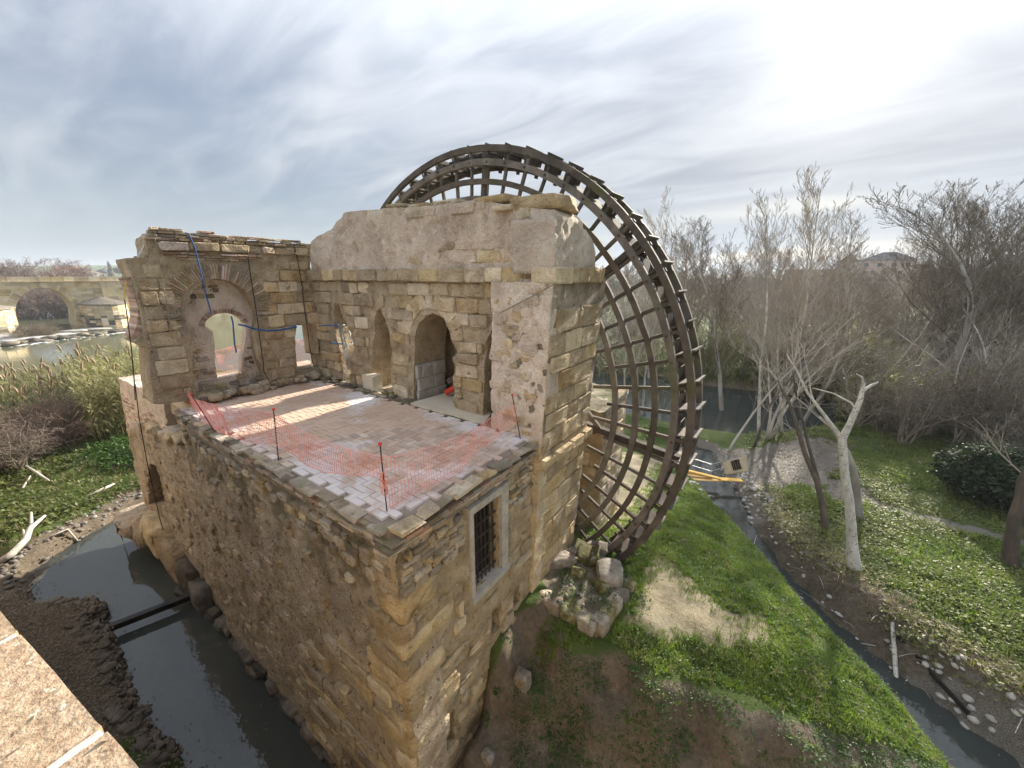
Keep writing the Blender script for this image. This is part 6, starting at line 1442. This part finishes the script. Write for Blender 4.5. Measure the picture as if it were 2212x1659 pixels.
gx_, gy_, gz_ = ground_at(1857, 1122); Yd = gy_
trunk_tree('grey_tree', 'grey trunk leaning behind the white tree', [(st(Yd, [(1857, 1124), (1850, 1060), (1842, 1010), (1830, 978), (1800, 930), (1770, 900)]), [.18, .15, .13, .11, .07, .04])], M_BARKG, [(st(Yd, [(1770, 900)])[0], (-.7, .2, .6), 2.0, .025)], 7)
gx_, gy_, gz_ = ground_at(2188, 1222); Yd = gy_
trunk_tree('grey_tree', 'thick brown trunk leaning out of the right edge', [(st(Yd, [(2186, 1226), (2186, 1170), (2196, 1110), (2215, 1040), (2250, 960), (2290, 880)]), [.26, .20, .18, .165, .14, .10])], M_BARKD, [(st(Yd, [(2215, 1030)])[0], (-.5, .5, .7), 2.5, .03)], 8)
def tree_lean(kind, v, bpx, tpx, label, mats=None, wide=1.0, name='bare_tree'):
    x, y, z = ground_at(*bpx); top = ony(tpx[0], tpx[1], y); d = Vector(top)-Vector((x, y, z)); q = tip(kind, v); s = d.length/q.length; t = put_tree(kind, v, x, y, s, label, 'tree', None, name, mats, 0.0)
    t.rotation_euler = q.rotation_difference(d).to_euler(); return t
for (k, v, b, tp, lb, wd_) in (('poplar', 2, (1668, 948), (1765, 345), 'tallest bare poplar rising from the water edge against the bright cloud', 1.35), ('poplar', 1, (1640, 945), (1622, 402), 'bare poplar with a fan of fine twigs left of the tallest one', 1.35), ('poplar', 0, (1690, 940), (1700, 455), 'pale slender stem between the two tall poplars', 1.2),
        ('spread', 1, (1560, 905), (1530, 470), 'dark crooked bare tree close beside the wheel', 1.2), ('poplar', 0, (1470, 890), (1440, 398), 'slender bare poplar just right of the top of the wheel', 1.4), ('spread', 0, (1720, 930), (1850, 500), 'bare tree sweeping to the right of the tallest poplar', 1.1), ('poplar', 1, (1350, 900), (1345, 560), 'pale trunk seen through the lattice of the wheel', 1.3), ('poplar', 2, (1385, 905), (1400, 520), 'second pale trunk seen through the wheel lattice', 1.2)):
    tree_lean(k, v, b, tp, lb, (M_BARKP, M_TWIG) if k == 'poplar' else (M_BARKG, M_TWIGD), wd_)
# shrubs and thickets
for i in range(64):
    px = rt_.uniform(1262, 2300); d = rt_.uniform(47, 74); P = atd(px, 594, d)
    put_tree('shrub', i, P[0], P[1], rt_.uniform(1.0, 1.9), 'bare grey-brown shrub in the thicket beyond the river', 'shrub', 'bare shrubs in the thicket beyond the river', 'bare_shrub', (M_TWIGD, rt_.choice([M_TWIG, M_TWIGD, M_TWIGD])), None, (0, 0), 1.25)
for i in range(20):
    px = rt_.uniform(1930, 2330); d = rt_.uniform(36, 47); P = atd(px, 594, d)
    put_tree('shrub', i+1, P[0], P[1], rt_.uniform(.8, 1.5), 'twiggy shrub behind the grassy right bank', 'shrub', 'twiggy shrubs behind the grassy right bank', 'bare_shrub', (M_TWIGD, rt_.choice([M_TWIG, M_TWIGD])), None, (0, 0), 1.2)
# far wood: one mass
def far_wood(name, px0, px1, d0, d1, n, hr, m_, seed, kinds=('shrub', 'spread')):
    r = random.Random(seed); parts = []
    src = []
    for k, sd in (('a', 51), ('b', 52), ('c', 53)):
        t, c = grow_tree(sd, 9, .12, (9, 6, 5), (.5, .5, .55), .03, .14, (0, 0), .45, .15, 2, (6, 4, 3, 2)); me_ = mesh_np('tmp', list(t[0])+list(c[0]), list(t[1])+[tuple(q+len(t[0]) for q in f) for f in c[1]])
        me_.calc_loop_triangles(); T = np.array([l.vertices[:] for l in me_.loop_triangles]); Vv = np.array([v.co[:] for v in me_.vertices]); src.append((Vv, T)); bpy.data.meshes.remove(me_)
    for i in range(n):
        px = r.uniform(px0, px1); d = r.uniform(d0, d1); P = atd(px, 594, d); Vv, T = src[i % 3]; s = r.uniform(*hr)/9; a = r.uniform(0, 6.28)
        X = Vv[:, 0]*math.cos(a)-Vv[:, 1]*math.sin(a); Y = Vv[:, 0]*math.sin(a)+Vv[:, 1]*math.cos(a); g = gz(P[0], P[1])
        parts.append((np.stack([X*s*1.5+P[0], Y*s*1.5+P[1], Vv[:, 2]*s+g-.3], 1), T))
    VF = merge(parts); return stuff(name, VF, m_)
far_wood('far_wood', 1150, 2500, 95, 200, 110, (7, 13), M_TWIG, 1)
# cane brake (olive) in front of the wood
def cane_mass(name, spots, m_, seed, plumes=0, hr=(3, 5), bl=9, wd=.045, ll=(.5, .9), kind='stuff', label=None, cat=None, group=None):
    r = random.Random(seed); V, F = [], []; PV_, PF_ = [], []
    for (x, y) in spots:
        z = gz(x, y); h = r.uniform(*hr); lx_, ly_ = r.uniform(-.12, .12)*h, r.uniform(-.12, .12)*h; P = lambda f: Vector((x+lx_*f*f, y+ly_*f*f, z+h*f))
        tube([P(0), P(.5), P(1)], [.014, .012, .006], 3, False, V, F)
        for k in range(bl):
            f = r.uniform(.25, 1); a = r.uniform(0, 6.28); p = P(f); L = r.uniform(*ll); d = Vector((math.cos(a), math.sin(a), 0)); s = Vector((-math.sin(a), math.cos(a), 0))*wd*.5
            q1 = p+d*L*.45+Vector((0, 0, L*.38)); q2 = p+d*L+Vector((0, 0, L*r.uniform(-.15, .3))); b = len(V)
            V += [tuple(p-s*.6), tuple(p+s*.6), tuple(q1-s), tuple(q1+s), tuple(q2)]; F += [(b, b+1, b+3, b+2), (b+2, b+3, b+4)]
        if r.random() < plumes:
            p = P(1); b = Vector((lx_, ly_, 0)).normalized() if abs(lx_)+abs(ly_) > 1e-3 else Vector((1, 0, 0))
            tube([p, p+Vector((0, 0, .2))+b*.03, p+Vector((0, 0, .45))+b*.10, p+Vector((0, 0, .62))+b*.2], [.02, .085, .07, .01], 5, False, PV_, PF_)
    o = obj(name, V, F, m_); tag(o, label, cat, group, kind)
    return o, (PV_, PF_)
sp_ = []
for i in range(900):
    px = rt_.uniform(1500, 2060); d = rt_.uniform(46, 54); P = atd(px, 594, d); sp_.append((P[0], P[1]))
cane_mass('cane_brake', sp_, M_CANEDRY, 3, 0, (2.5, 6.0), 9, .07, (.7, 1.3))
sp_ = []
for i in range(260):
    px = rt_.uniform(1262, 1480); d = rt_.uniform(46, 54); P = atd(px, 594, d); sp_.append((P[0], P[1]))
cane_mass('cane_brake', sp_, M_CANEDRY, 4, 0, (2, 4), 8, .07, (.6, 1.1))
sp_ = []
for i in range(420):
    px = rt_.uniform(1880, 2200); d = rt_.uniform(39, 45); P = atd(px, 594, d); sp_.append((P[0], P[1]))
cane_mass('cane_brake', sp_, M_CANEDRY, 5, 0, (2.2, 4.6), 9, .07, (.6, 1.2))
# oleander on the right
x, y, z = ground_at(2135, 1085)
ol = thing('oleander_bush', 'big dark glossy evergreen bush on the right bank', 'bush', (x, y, z))
Pn = np.random.default_rng(5); q = Pn.normal(0, 1, (1500, 3)); q /= np.linalg.norm(q, axis=1)[:, None]; q *= (Pn.uniform(.35, 1, 1500)**.5)[:, None]; P_ = q*np.array([2.3, 1.6, 1.5])+np.array([0, 0, 1.4]); P_ *= (1+.25*(fbm(P_*.9, 3)-.5))[:, None]
VL = leaves(P_, 6, .17, .12, .15, 6, .35); VL = (VL[0]+np.array([x, y, z]), VL[1]); obj('foliage', VL[0], VL[1], M_OLEANDER, ol)
V, F = [], []
for i in range(14): a = i*.45; tube([(x, y, z), (x+.7*math.cos(a), y+.6*math.sin(a), z+1.0), (x+1.4*math.cos(a), y+1.1*math.sin(a), z+2.0)], [.05, .035, .015], 5, False, V, F)
obj('stem', V, F, M_BARKD, ol)
x, y, z = ground_at(2195, 1110); P_ = Pn.normal(0, .5, (500, 3))*np.array([1.5, 1.2, .8])+np.array([0, 0, .9]); VL = leaves(P_, 6, .16, .12, .15, 7, .35); o = obj('oleander_bush', VL[0]+np.array([x, y, z]), VL[1], M_OLEANDER); tag(o, 'smaller dark bush beside the thick trunk at the right edge', 'bush')

# ------------------------------------------------------------------ left bank: reeds and brambles
sp_ = []
for i in range(520):
    px = rt_.uniform(90, 300); d = rt_.uniform(36, 50); P = atd(px, 594, d); sp_.append((P[0], P[1]))
rd, pl_ = cane_mass('reed_bed', sp_, M_REED, 7, .10, (2.4, 5.0), 14, .085, (.5, 1.0))
tag(obj('reed_plumes', pl_[0], pl_[1], M_PLUME), kind='stuff')
sp_ = []
for i in range(560):
    px = rt_.uniform(-170, 160); d = rt_.uniform(42, 58); P = atd(px, 594, d); sp_.append((P[0], P[1]))
rd, pl_ = cane_mass('reed_bed', sp_, M_CANEDRY, 8, .40, (1.3, 3.0), 10, .06, (.5, .9))
tag(obj('reed_plumes', pl_[0], pl_[1], M_PLUME), kind='stuff')
for i in range(40):
    px = rt_.uniform(-230, 150); d = rt_.uniform(34, 42); P = atd(px, 594, d)
    put_tree('shrub', i, P[0], P[1], rt_.uniform(.35, .75), 'low dark bramble in front of the reeds on the left bank', 'bramble', 'brambles on the left bank', 'bramble', (M_TWIGD, rt_.choice([M_TWIGD, M_TWIGR])), None, (0, 0), 1.5)
for i in range(10):
    px = rt_.uniform(100, 285); d = rt_.uniform(31, 36); P = atd(px, 594, d); z = gz(P[0], P[1]); q = Pn.normal(0, .5, (160, 3))*np.array([1.3, 1.3, .5]); VL = leaves(q, 6, .15, .15, .2, 500+i, .5); VL[0][:, 2] = np.abs(VL[0][:, 2])
    o = obj('weed_clump', VL[0], VL[1], M_WEED); o.location = (P[0], P[1], z); tag(o, 'rounded dark green weed clump in the left meadow', 'weed', 'green clumps in the left meadow')

# ------------------------------------------------------------------ the old bridge
XBR = -138.0
br = thing('stone_bridge', 'old tan stone bridge with a wide arch crossing the river on the left', 'bridge', (XBR, 14, 0))
fr_br = Frame((XBR, 0, 0), YU, ZU, XU)
def z5b(L): return [(x*340/1880*.8640625, (600+y*300/1659)*.8640625) for x, y in L]
def bq(L): return pxl(onx, XBR, z5b(L), 1, 2)
arch_hole = bq([(262, 1240), (235, 1100), (212, 980), (225, 890), (265, 820), (330, 750), (420, 695), (500, 668), (590, 660), (700, 672), (800, 705), (900, 770), (980, 860), (1040, 960), (1050, 1100), (1055, 1200)])
arch_hole = [(u, max(v, -1)) for u, v in arch_hole]; arch_hole[0] = (arch_hole[0][0], -1.5); arch_hole[-1] = (arch_hole[-1][0], -1.5)
top_z = bq([(600, 508)])[0][1]
yb0, yb1 = -60, 62
bw_, _ = panel('bridge_wall', fr_br, [(yb0, -2), (yb1, -2), (yb1, top_z-1.0), (yb0, top_z-1.0)], [arch_hole], 9, .8, .06, M_BRIDGE, br, .05, .4, 401, True, .3, 2.0)
lay('bridge_stone', fr_br, [(-12, 1), (40, 1), (40, top_z-1.1), (-12, top_z-1.1)], [[((u-13.5)*1.14+13.5, v*1.06+.5) for u, v in arch_hole]], (.5, .75), (1.1, 2.4), (.0, .10), [M_BRIDGE], bw_, .8, 280, 402, .03, None, None, .1, .06, .05)
for i in range(36):   # arch stones
    t_ = i/35; idx = 1+t_*(len(arch_hole)-3); k = int(idx); f = idx-k; a = np.array(arch_hole[k]); b = np.array(arch_hole[min(k+1, len(arch_hole)-1)]); p = a*(1-f)+b*f; d = (b-a)/(np.linalg.norm(b-a)+1e-6); n = np.array([d[1], -d[0]])*-1
    n = -np.array([-d[1], d[0]])*-1 if (p+np.array([-d[1], d[0]]))[1] > p[1] or True else n
    cen = np.array([13.6, 3.5]); n = (p-cen)/np.linalg.norm(p-cen); tng = np.array([-n[1], n[0]])
    stone_block('arch_ring_stone', Frame((XBR, *(p+n*.62)), YU*n[0]+ZU*n[1], YU*tng[0]+ZU*tng[1], XU), 0, 0, 1.15, .62, .16, M_BRIDGE, bw_, .3, rt_, .04, .02)
u = -14.0
while u < 44:
    wd = rt_.uniform(1.6, 2.6); V, F = box((0, 0, 0), (.45, wd-.04, 1.05), None, None, 0, .015); o = obj('parapet_slab', V, F, M_BRIDGE, br); o.location = (XBR-.1, u+wd/2, top_z-.5); u += wd
V, F = box((XBR+.05, 15, top_z-1.02), (.9, 62, .16)); obj('string_course', V, F, M_BRIDGE, br)
V, F = box((XBR-8.7, 0, top_z-.5), (.45, 120, 1.0)); obj('far_parapet', V, F, M_BRIDGE, br)
V, F = box((XBR-4.4, 0, top_z-1.35), (8.4, 120, .3)); obj('roadway', V, F, M_MORTAR, br)
def cutwater(y0, y1, L, ztop, seed):
    c = (y0+y1)/2; n = 12; ring_ = [(0.0, y0)]+[(L*math.sin(math.pi*k/n)**.8, c-(y1-y0)/2*math.cos(math.pi*k/n)) for k in range(1, n)]+[(0.0, y1)]
    r = random.Random(seed); h = .55; zc = -.6; cw = thing('bridge_pier', 'x', 'pier') if False else None
    body = None
    V, F = [], []; m = len(ring_)
    for z in (-1.2, ztop): V += [(XBR+x, y, z) for x, y in ring_]
    for k in range(m-1): F.append((k, k+1, m+k+1, m+k))
    F.append(tuple(range(m, 2*m))); body = obj('cutwater', V, F, M_BRIDGE, br)
    while zc < ztop-.3:
        for k in range(m-1):
            (xa, ya), (xb, yb) = ring_[k], ring_[k+1]; a = np.array([XBR+xa, ya, 0]); b = np.array([XBR+xb, yb, 0]); d = b-a; Ls = np.linalg.norm(d)
            if Ls < .3: continue
            d = d/Ls; nrm = np.array([d[1], -d[0], 0]); nrm = nrm if nrm[0] >= -.2 else -nrm
            frm = Frame((a+b)/2+np.array([0, 0, zc+h/2]), d, ZU, nrm); stone_block('pier_stone', frm, 0, 0, Ls-.05, h-.05, .06+r.uniform(-.03, .06), M_PIERWET if zc < 2.6 and r.random() < .45 else M_BRIDGE, body, .2, r, .06, .03)
        zc += h
    V = [(XBR+x*1.06, c+(y-c)*1.06, ztop-.02) for x, y in ring_]+[(XBR+x*1.06, c+(y-c)*1.06, ztop+.18) for x, y in ring_]+[(XBR+.2, c, ztop+1.7)]
    F = [(k, k+1, m+k+1, m+k) for k in range(m-1)]+[(m+k, m+k+1, 2*m) for k in range(m-1)]; obj('pier_cap', V, F, M_ROCK, br)
pe = onx(*z5b([(1150, 900)])[0], XBR+5); pe2 = onx(*z5b([(1790, 900)])[0], XBR+5)
cutwater(pe[1]-.2, pe2[1], 9.0, pe[2], 1)
pw = onx(*z5b([(200, 945)])[0], XBR+4); cutwater(pw[1]-13, pw[1], 9.0, pw[2], 2)
V, F = box((XBR+.1, bq([(1440, 700)])[0][0], top_z-3.1), (.5, .9, 4.4), None, None, 0, .03); obj('water_spout', V, F, M_BRIDGE, br)
# people on the bridge: only heads and shoulders show over its parapet
def person(name, px, d_x, label, seed, turn=0.0, stoop=0.0):
    y = onx(px, 596, d_x)[1]; z0 = top_z-1.2; t = thing(name, label, 'person', (d_x, y, z0)); r = random.Random(seed)
    J = [(0, 0, .95, .13), (0, 0, 1.15, .14), (.03*stoop, 0, 1.38, .15), (.06*stoop, 0, 1.50, .06), (0, .20, 1.42, .065), (.05, .27, 1.15, .05), (.12, .24, .95, .04), (0, -.20, 1.42, .065), (.05, -.27, 1.15, .05), (.12, -.24, .95, .04), (0, .09, .90, .09), (.02, .10, .48, .065), (0, .10, .06, .05), (.12, .11, .02, .04), (0, -.09, .90, .09), (.03, -.10, .48, .065), (0, -.10, .06, .05), (.12, -.11, .02, .04)]
    E_ = [(0, 1), (1, 2), (2, 3), (2, 4), (4, 5), (5, 6), (2, 7), (7, 8), (8, 9), (0, 10), (10, 11), (11, 12), (12, 13), (0, 14), (14, 15), (15, 16), (16, 17)]
    me = bpy.data.meshes.new(name); me.from_pydata([j[:3] for j in J], E_, []); me.materials.append(M_CLOTHD)
    b = bpy.data.objects.new('body', me); COL.objects.link(b); b.modifiers.new('skin', 'SKIN')
    for i, j in enumerate(J): me.skin_vertices[0].data[i].radius = (j[3], j[3])
    me.skin_vertices[0].data[0].use_root = True
    b.parent = t; b.matrix_parent_inverse = Matrix.Identity(4); s = b.modifiers.new('sub', 'SUBSURF'); s.levels = 1; s.render_levels = 1
    V, F = rock_np((.05+.08*stoop, 0, 1.63), (.095, .08, .12), seed, 2, 0, .05); h = obj('head', V, F, M_SKIN, None, True); h.parent = t
    V, F = rock_np((.03+.08*stoop, 0, 1.67), (.105, .09, .105), seed+1, 2, 0, .08); h = obj('hair', V, F, M_CLOTHD, None, True); h.parent = t
    t.rotation_euler = (0, 0, turn)
person('person', 55, XBR-1.2, 'person in dark clothes leaning at the bridge parapet, left of a pair', 1, .3, 1.2); person('person', 61, XBR-1.3, 'person in dark clothes beside another, right one of the pair on the bridge', 2, -.4, .4); person('person', 111, XBR-1.2, 'lone person with dark top on the bridge above the arch', 3, 0, .2)
# weir below the bridge
we = thing('weir', 'low dark stone weir with white water below the bridge', 'weir', (-114, 10, 0))
w0, w1 = onz(-80, 750, .6), onz(300, 706, .6)
for i in range(70):
    f = (i+rt_.random())/70; p = w0*(1-f)+w1*f; s = rt_.uniform(.5, 1.2); V, F = rock_np((0, 0, 0), (s*.8, s*1.3, s*.45), i, 1, rt_.uniform(-.4, .4), .3, .3); o = obj('weir_stone', V, F, M_PIERWET, we, True); o.location = (p[0]+rt_.uniform(-.4, 1.2), p[1], rt_.uniform(-.05, .5))
V, F = beam(tuple(w0+np.array([-1.5, 0, -.45])), tuple(w1+np.array([-1.5, 0, -.45])), .6, 1.4); obj('weir_crest', V, F, M_PIERWET, we)
parts = []
for i in range(70):
    f = rt_.random(); p = w0*(1-f)+w1*f; s = rt_.uniform(.12, .32); parts.append(rock_np((p[0]+rt_.uniform(.5, 3.2), p[1], .02), (s*.9, s*2.2, s*.18), i, 1, rt_.uniform(-.5, .5), .4))
VF = merge(parts); tag(obj('foam', VF[0], VF[1], M_FOAM), kind='stuff')
parts = [rock_np((-122+rt_.uniform(-8, 6), rt_.uniform(-2, 22), -.05), (rt_.uniform(2, 5), rt_.uniform(1, 3), .2), i, 2, rt_.random(), .3) for i in range(14)]; VF = merge(parts); tag(obj('gravel_bar', VF[0], VF[1], M_COBBLE), kind='stuff')
# trees beyond and under the bridge
for i in range(26):
    px = rt_.uniform(-120, 190); d = rt_.uniform(190, 260); k = i/25; top = 545+max(0, px-60)*.22+rt_.uniform(-6, 22)
    tree_px(rt_.choice(['spread', 'multi', 'spread']), i, px, top, d, 'hazy bare tree behind the bridge', 'bare trees behind the bridge', (M_TWIGR, M_TWIGR), 1.9)
for i in range(40):
    px = rt_.uniform(-60, 330); d = rt_.uniform(172, 200); P = atd(px, 594, d)
    put_tree('shrub', i, P[0], P[1], rt_.uniform(1.6, 2.6), 'reddish bare shrub on the bank seen under the bridge', 'shrub', 'reddish shrubs under and behind the bridge', 'bare_shrub', (M_TWIGD, M_TWIGR), None, (0, 0), 1.6)
far_wood('far_wood', -300, 420, 176, 300, 60, (4, 8), M_TWIGR, 5)
for i in range(12):
    P = atd(rt_.uniform(-20, 58), 594, rt_.uniform(121, 126)); put_tree('shrub', i, P[0], P[1], rt_.uniform(.5, .8), 'dry straw-coloured bush at the foot of the left bridge pier', 'shrub', 'dry bushes at the foot of the left pier', 'dry_bush', (M_DRYLEAF, M_DRYLEAF), None, (0, 0), 1.7)

# ------------------------------------------------------------------ far buildings
def house(name, px, py_top, d, w_, dp, m_, label, roof=None, floors=3, cols=4, rz=None, group=None, roofh=1.5, hip=True, py_bot=None):
    P = atd(px, 594, d); g = gz(P[0], P[1]); ztop = atd(px, py_top, d)[2]; h = max(2.5, ztop-g); a = math.atan2(-P[0], P[1]) if rz is None else rz
    t = thing(name, label, 'building', (P[0], P[1], g), group); t.rotation_euler = (0, 0, a); PINV[t.name] = Matrix.Identity(4)
    V, F = box((0, 0, h/2-.5), (w_, dp, h+1)); obj('wall', V, F, m_, t)
    for f in range(floors):
        for c in range(cols):
            x = -w_/2+w_*(c+.5)/cols; z = h-(f+.6)*(h/floors if h/floors < 3.5 else 3.2)
            if z < 1: continue
            V, F = box((x, -dp/2-.02, z), (w_/cols*.32, .12, min(1.4, h*.3))); o = obj('window', V, F, M_GLASS, t)
    if roof:
        e = .5; V = [(-w_/2-e, -dp/2-e, h), (w_/2+e, -dp/2-e, h), (w_/2+e, dp/2+e, h), (-w_/2-e, dp/2+e, h), (-w_*.12 if not hip else 0, 0, h+roofh), (w_*.12 if not hip else 0, 0, h+roofh)]
        F = [(0, 1, 5, 4), (1, 2, 5), (2, 3, 4, 5), (3, 0, 4), (3, 2, 1, 0)]; obj('roof', V, F, roof, t)
    return t
# the long salmon building with two hip-roofed turrets
house('long_building', 1990, 580, 235, 92, 14, M_HOUSEP, 'long salmon-walled building behind the bare wood on the right', None, 5, 22)
house('turret', 1828, 566, 232, 7, 7, M_HOUSEW, 'small turret with pyramid roof at the left end of the long building', M_ROOF, 2, 2, roofh=3.4)
house('turret', 1910, 562, 233, 17, 9, M_HOUSEP, 'wide hip-roofed turret on top of the long building', M_ROOF, 2, 4, roofh=3.2, hip=False)
house('chimney_block', 1882, 560, 236, 3, 3, M_HOUSEP, 'narrow chimney block left of the wide turret', None, 1, 1)
house('chimney_block', 1975, 571, 236, 8, 5, M_HOUSEP, 'low roof block right of the wide turret', None, 1, 2)
house('stair_block', 1800, 588, 234, 10, 8, M_HOUSEP, 'lower end block of the long building', None, 3, 3)
house('long_shed', 1610, 601, 420, 60, 12, M_HOUSEW, 'long low white shed far across the plain', None, 1, 8)
house('long_shed', 1700, 604, 400, 30, 12, M_HOUSEW, 'second low white shed right of the long one', None, 1, 4)
for i, (px, py, w_, m_, lb) in enumerate(((138, 583, 12, M_HOUSEW, 'white house leftmost of the distant hill houses'), (147, 580, 14, M_HOUSEP, 'tall pink house in the distant cluster'), (160, 578, 17, M_HOUSEP, 'tallest salmon block in the distant cluster'), (175, 580, 13, M_HOUSEW, 'cream block right of the tallest salmon one'), (152, 588, 16, M_HOUSEW, 'low white house in front of the pink one'), (187, 588, 16, M_HOUSEW, 'long low white house right of the distant cluster'), (200, 591, 18, M_HOUSEW, 'lowest white house at the right end of the cluster'))):
    house('hill_house', px, py, 560+i*4, w_*1.15, 10, m_, lb, M_ROOFR, 3, 3, None, None, 1.6, False)
parts = []
for i in range(150):
    px = rt_.uniform(-100, 420); d = rt_.uniform(560, 700); P = atd(px, 594, d); s = rt_.uniform(2.5, 5); g = gz(P[0], P[1])
    if 130 < px < 205 and d < 620: continue
    parts.append(rock_np((P[0], P[1], g+s*.5), (s*1.6, s*1.6, s), i, 1, rt_.random(), .6))
VF = merge(parts); stuff('distant_groves', VF, M_FARTREE)
parts = []
for i in range(260):
    px = rt_.uniform(1180, 2600); d = rt_.uniform(270, 520); P = atd(px, 594, d); s = rt_.uniform(2.5, 5.5); g = gz(P[0], P[1]); parts.append(rock_np((P[0], P[1], g+s*.5), (s*1.7, s*1.7, s), i, 1, rt_.random(), .6))
VF = merge(parts); stuff('distant_groves', VF, M_FARTREE)
P = atd(241, 594, 600); g = gz(P[0], P[1]); ct = thing('conifer_tree', 'lone dark conifer on the distant hill crest', 'tree', (P[0], P[1], g)); top = atd(241, 566, 600)[2]; V, F = [], []; tube([(P[0], P[1], g-1), (P[0], P[1], top)], [.5, .1], 6, True, V, F); obj('trunk', V, F, M_BARKD, ct)
VF = merge([rock_np((P[0]+rt_.uniform(-1, 1), P[1], g+(top-g)*(.35+.6*k/9)), (3.6*(1-k/11), 3.6*(1-k/11), 2.2), k, 2, k, .6) for k in range(10)]); obj('crown', VF[0], VF[1], M_FARTREE, ct)
HAZE = 0.00035
# ------------------------------------------------------------------ thin air over the plain
hv = bpy.data.materials.new('air'); hv.use_nodes = True; t = NT(hv.node_tree)
pv = t.add('ShaderNodeVolumePrincipled', inp={'Color': (.78, .84, .92, 1), 'Density': HAZE, 'Anisotropy': .1})
t.l.new(pv.outputs[0], t.add('ShaderNodeOutputMaterial').inputs[1])
if HAZE > 0:
    V, F = box((0, 0, 22.0), (9000, 9000, 50.0)); tag(obj('haze', V, F, hv), kind='stuff')
print('objects', len(bpy.data.objects), 'tris', sum(len(m.polygons) for m in bpy.data.meshes))
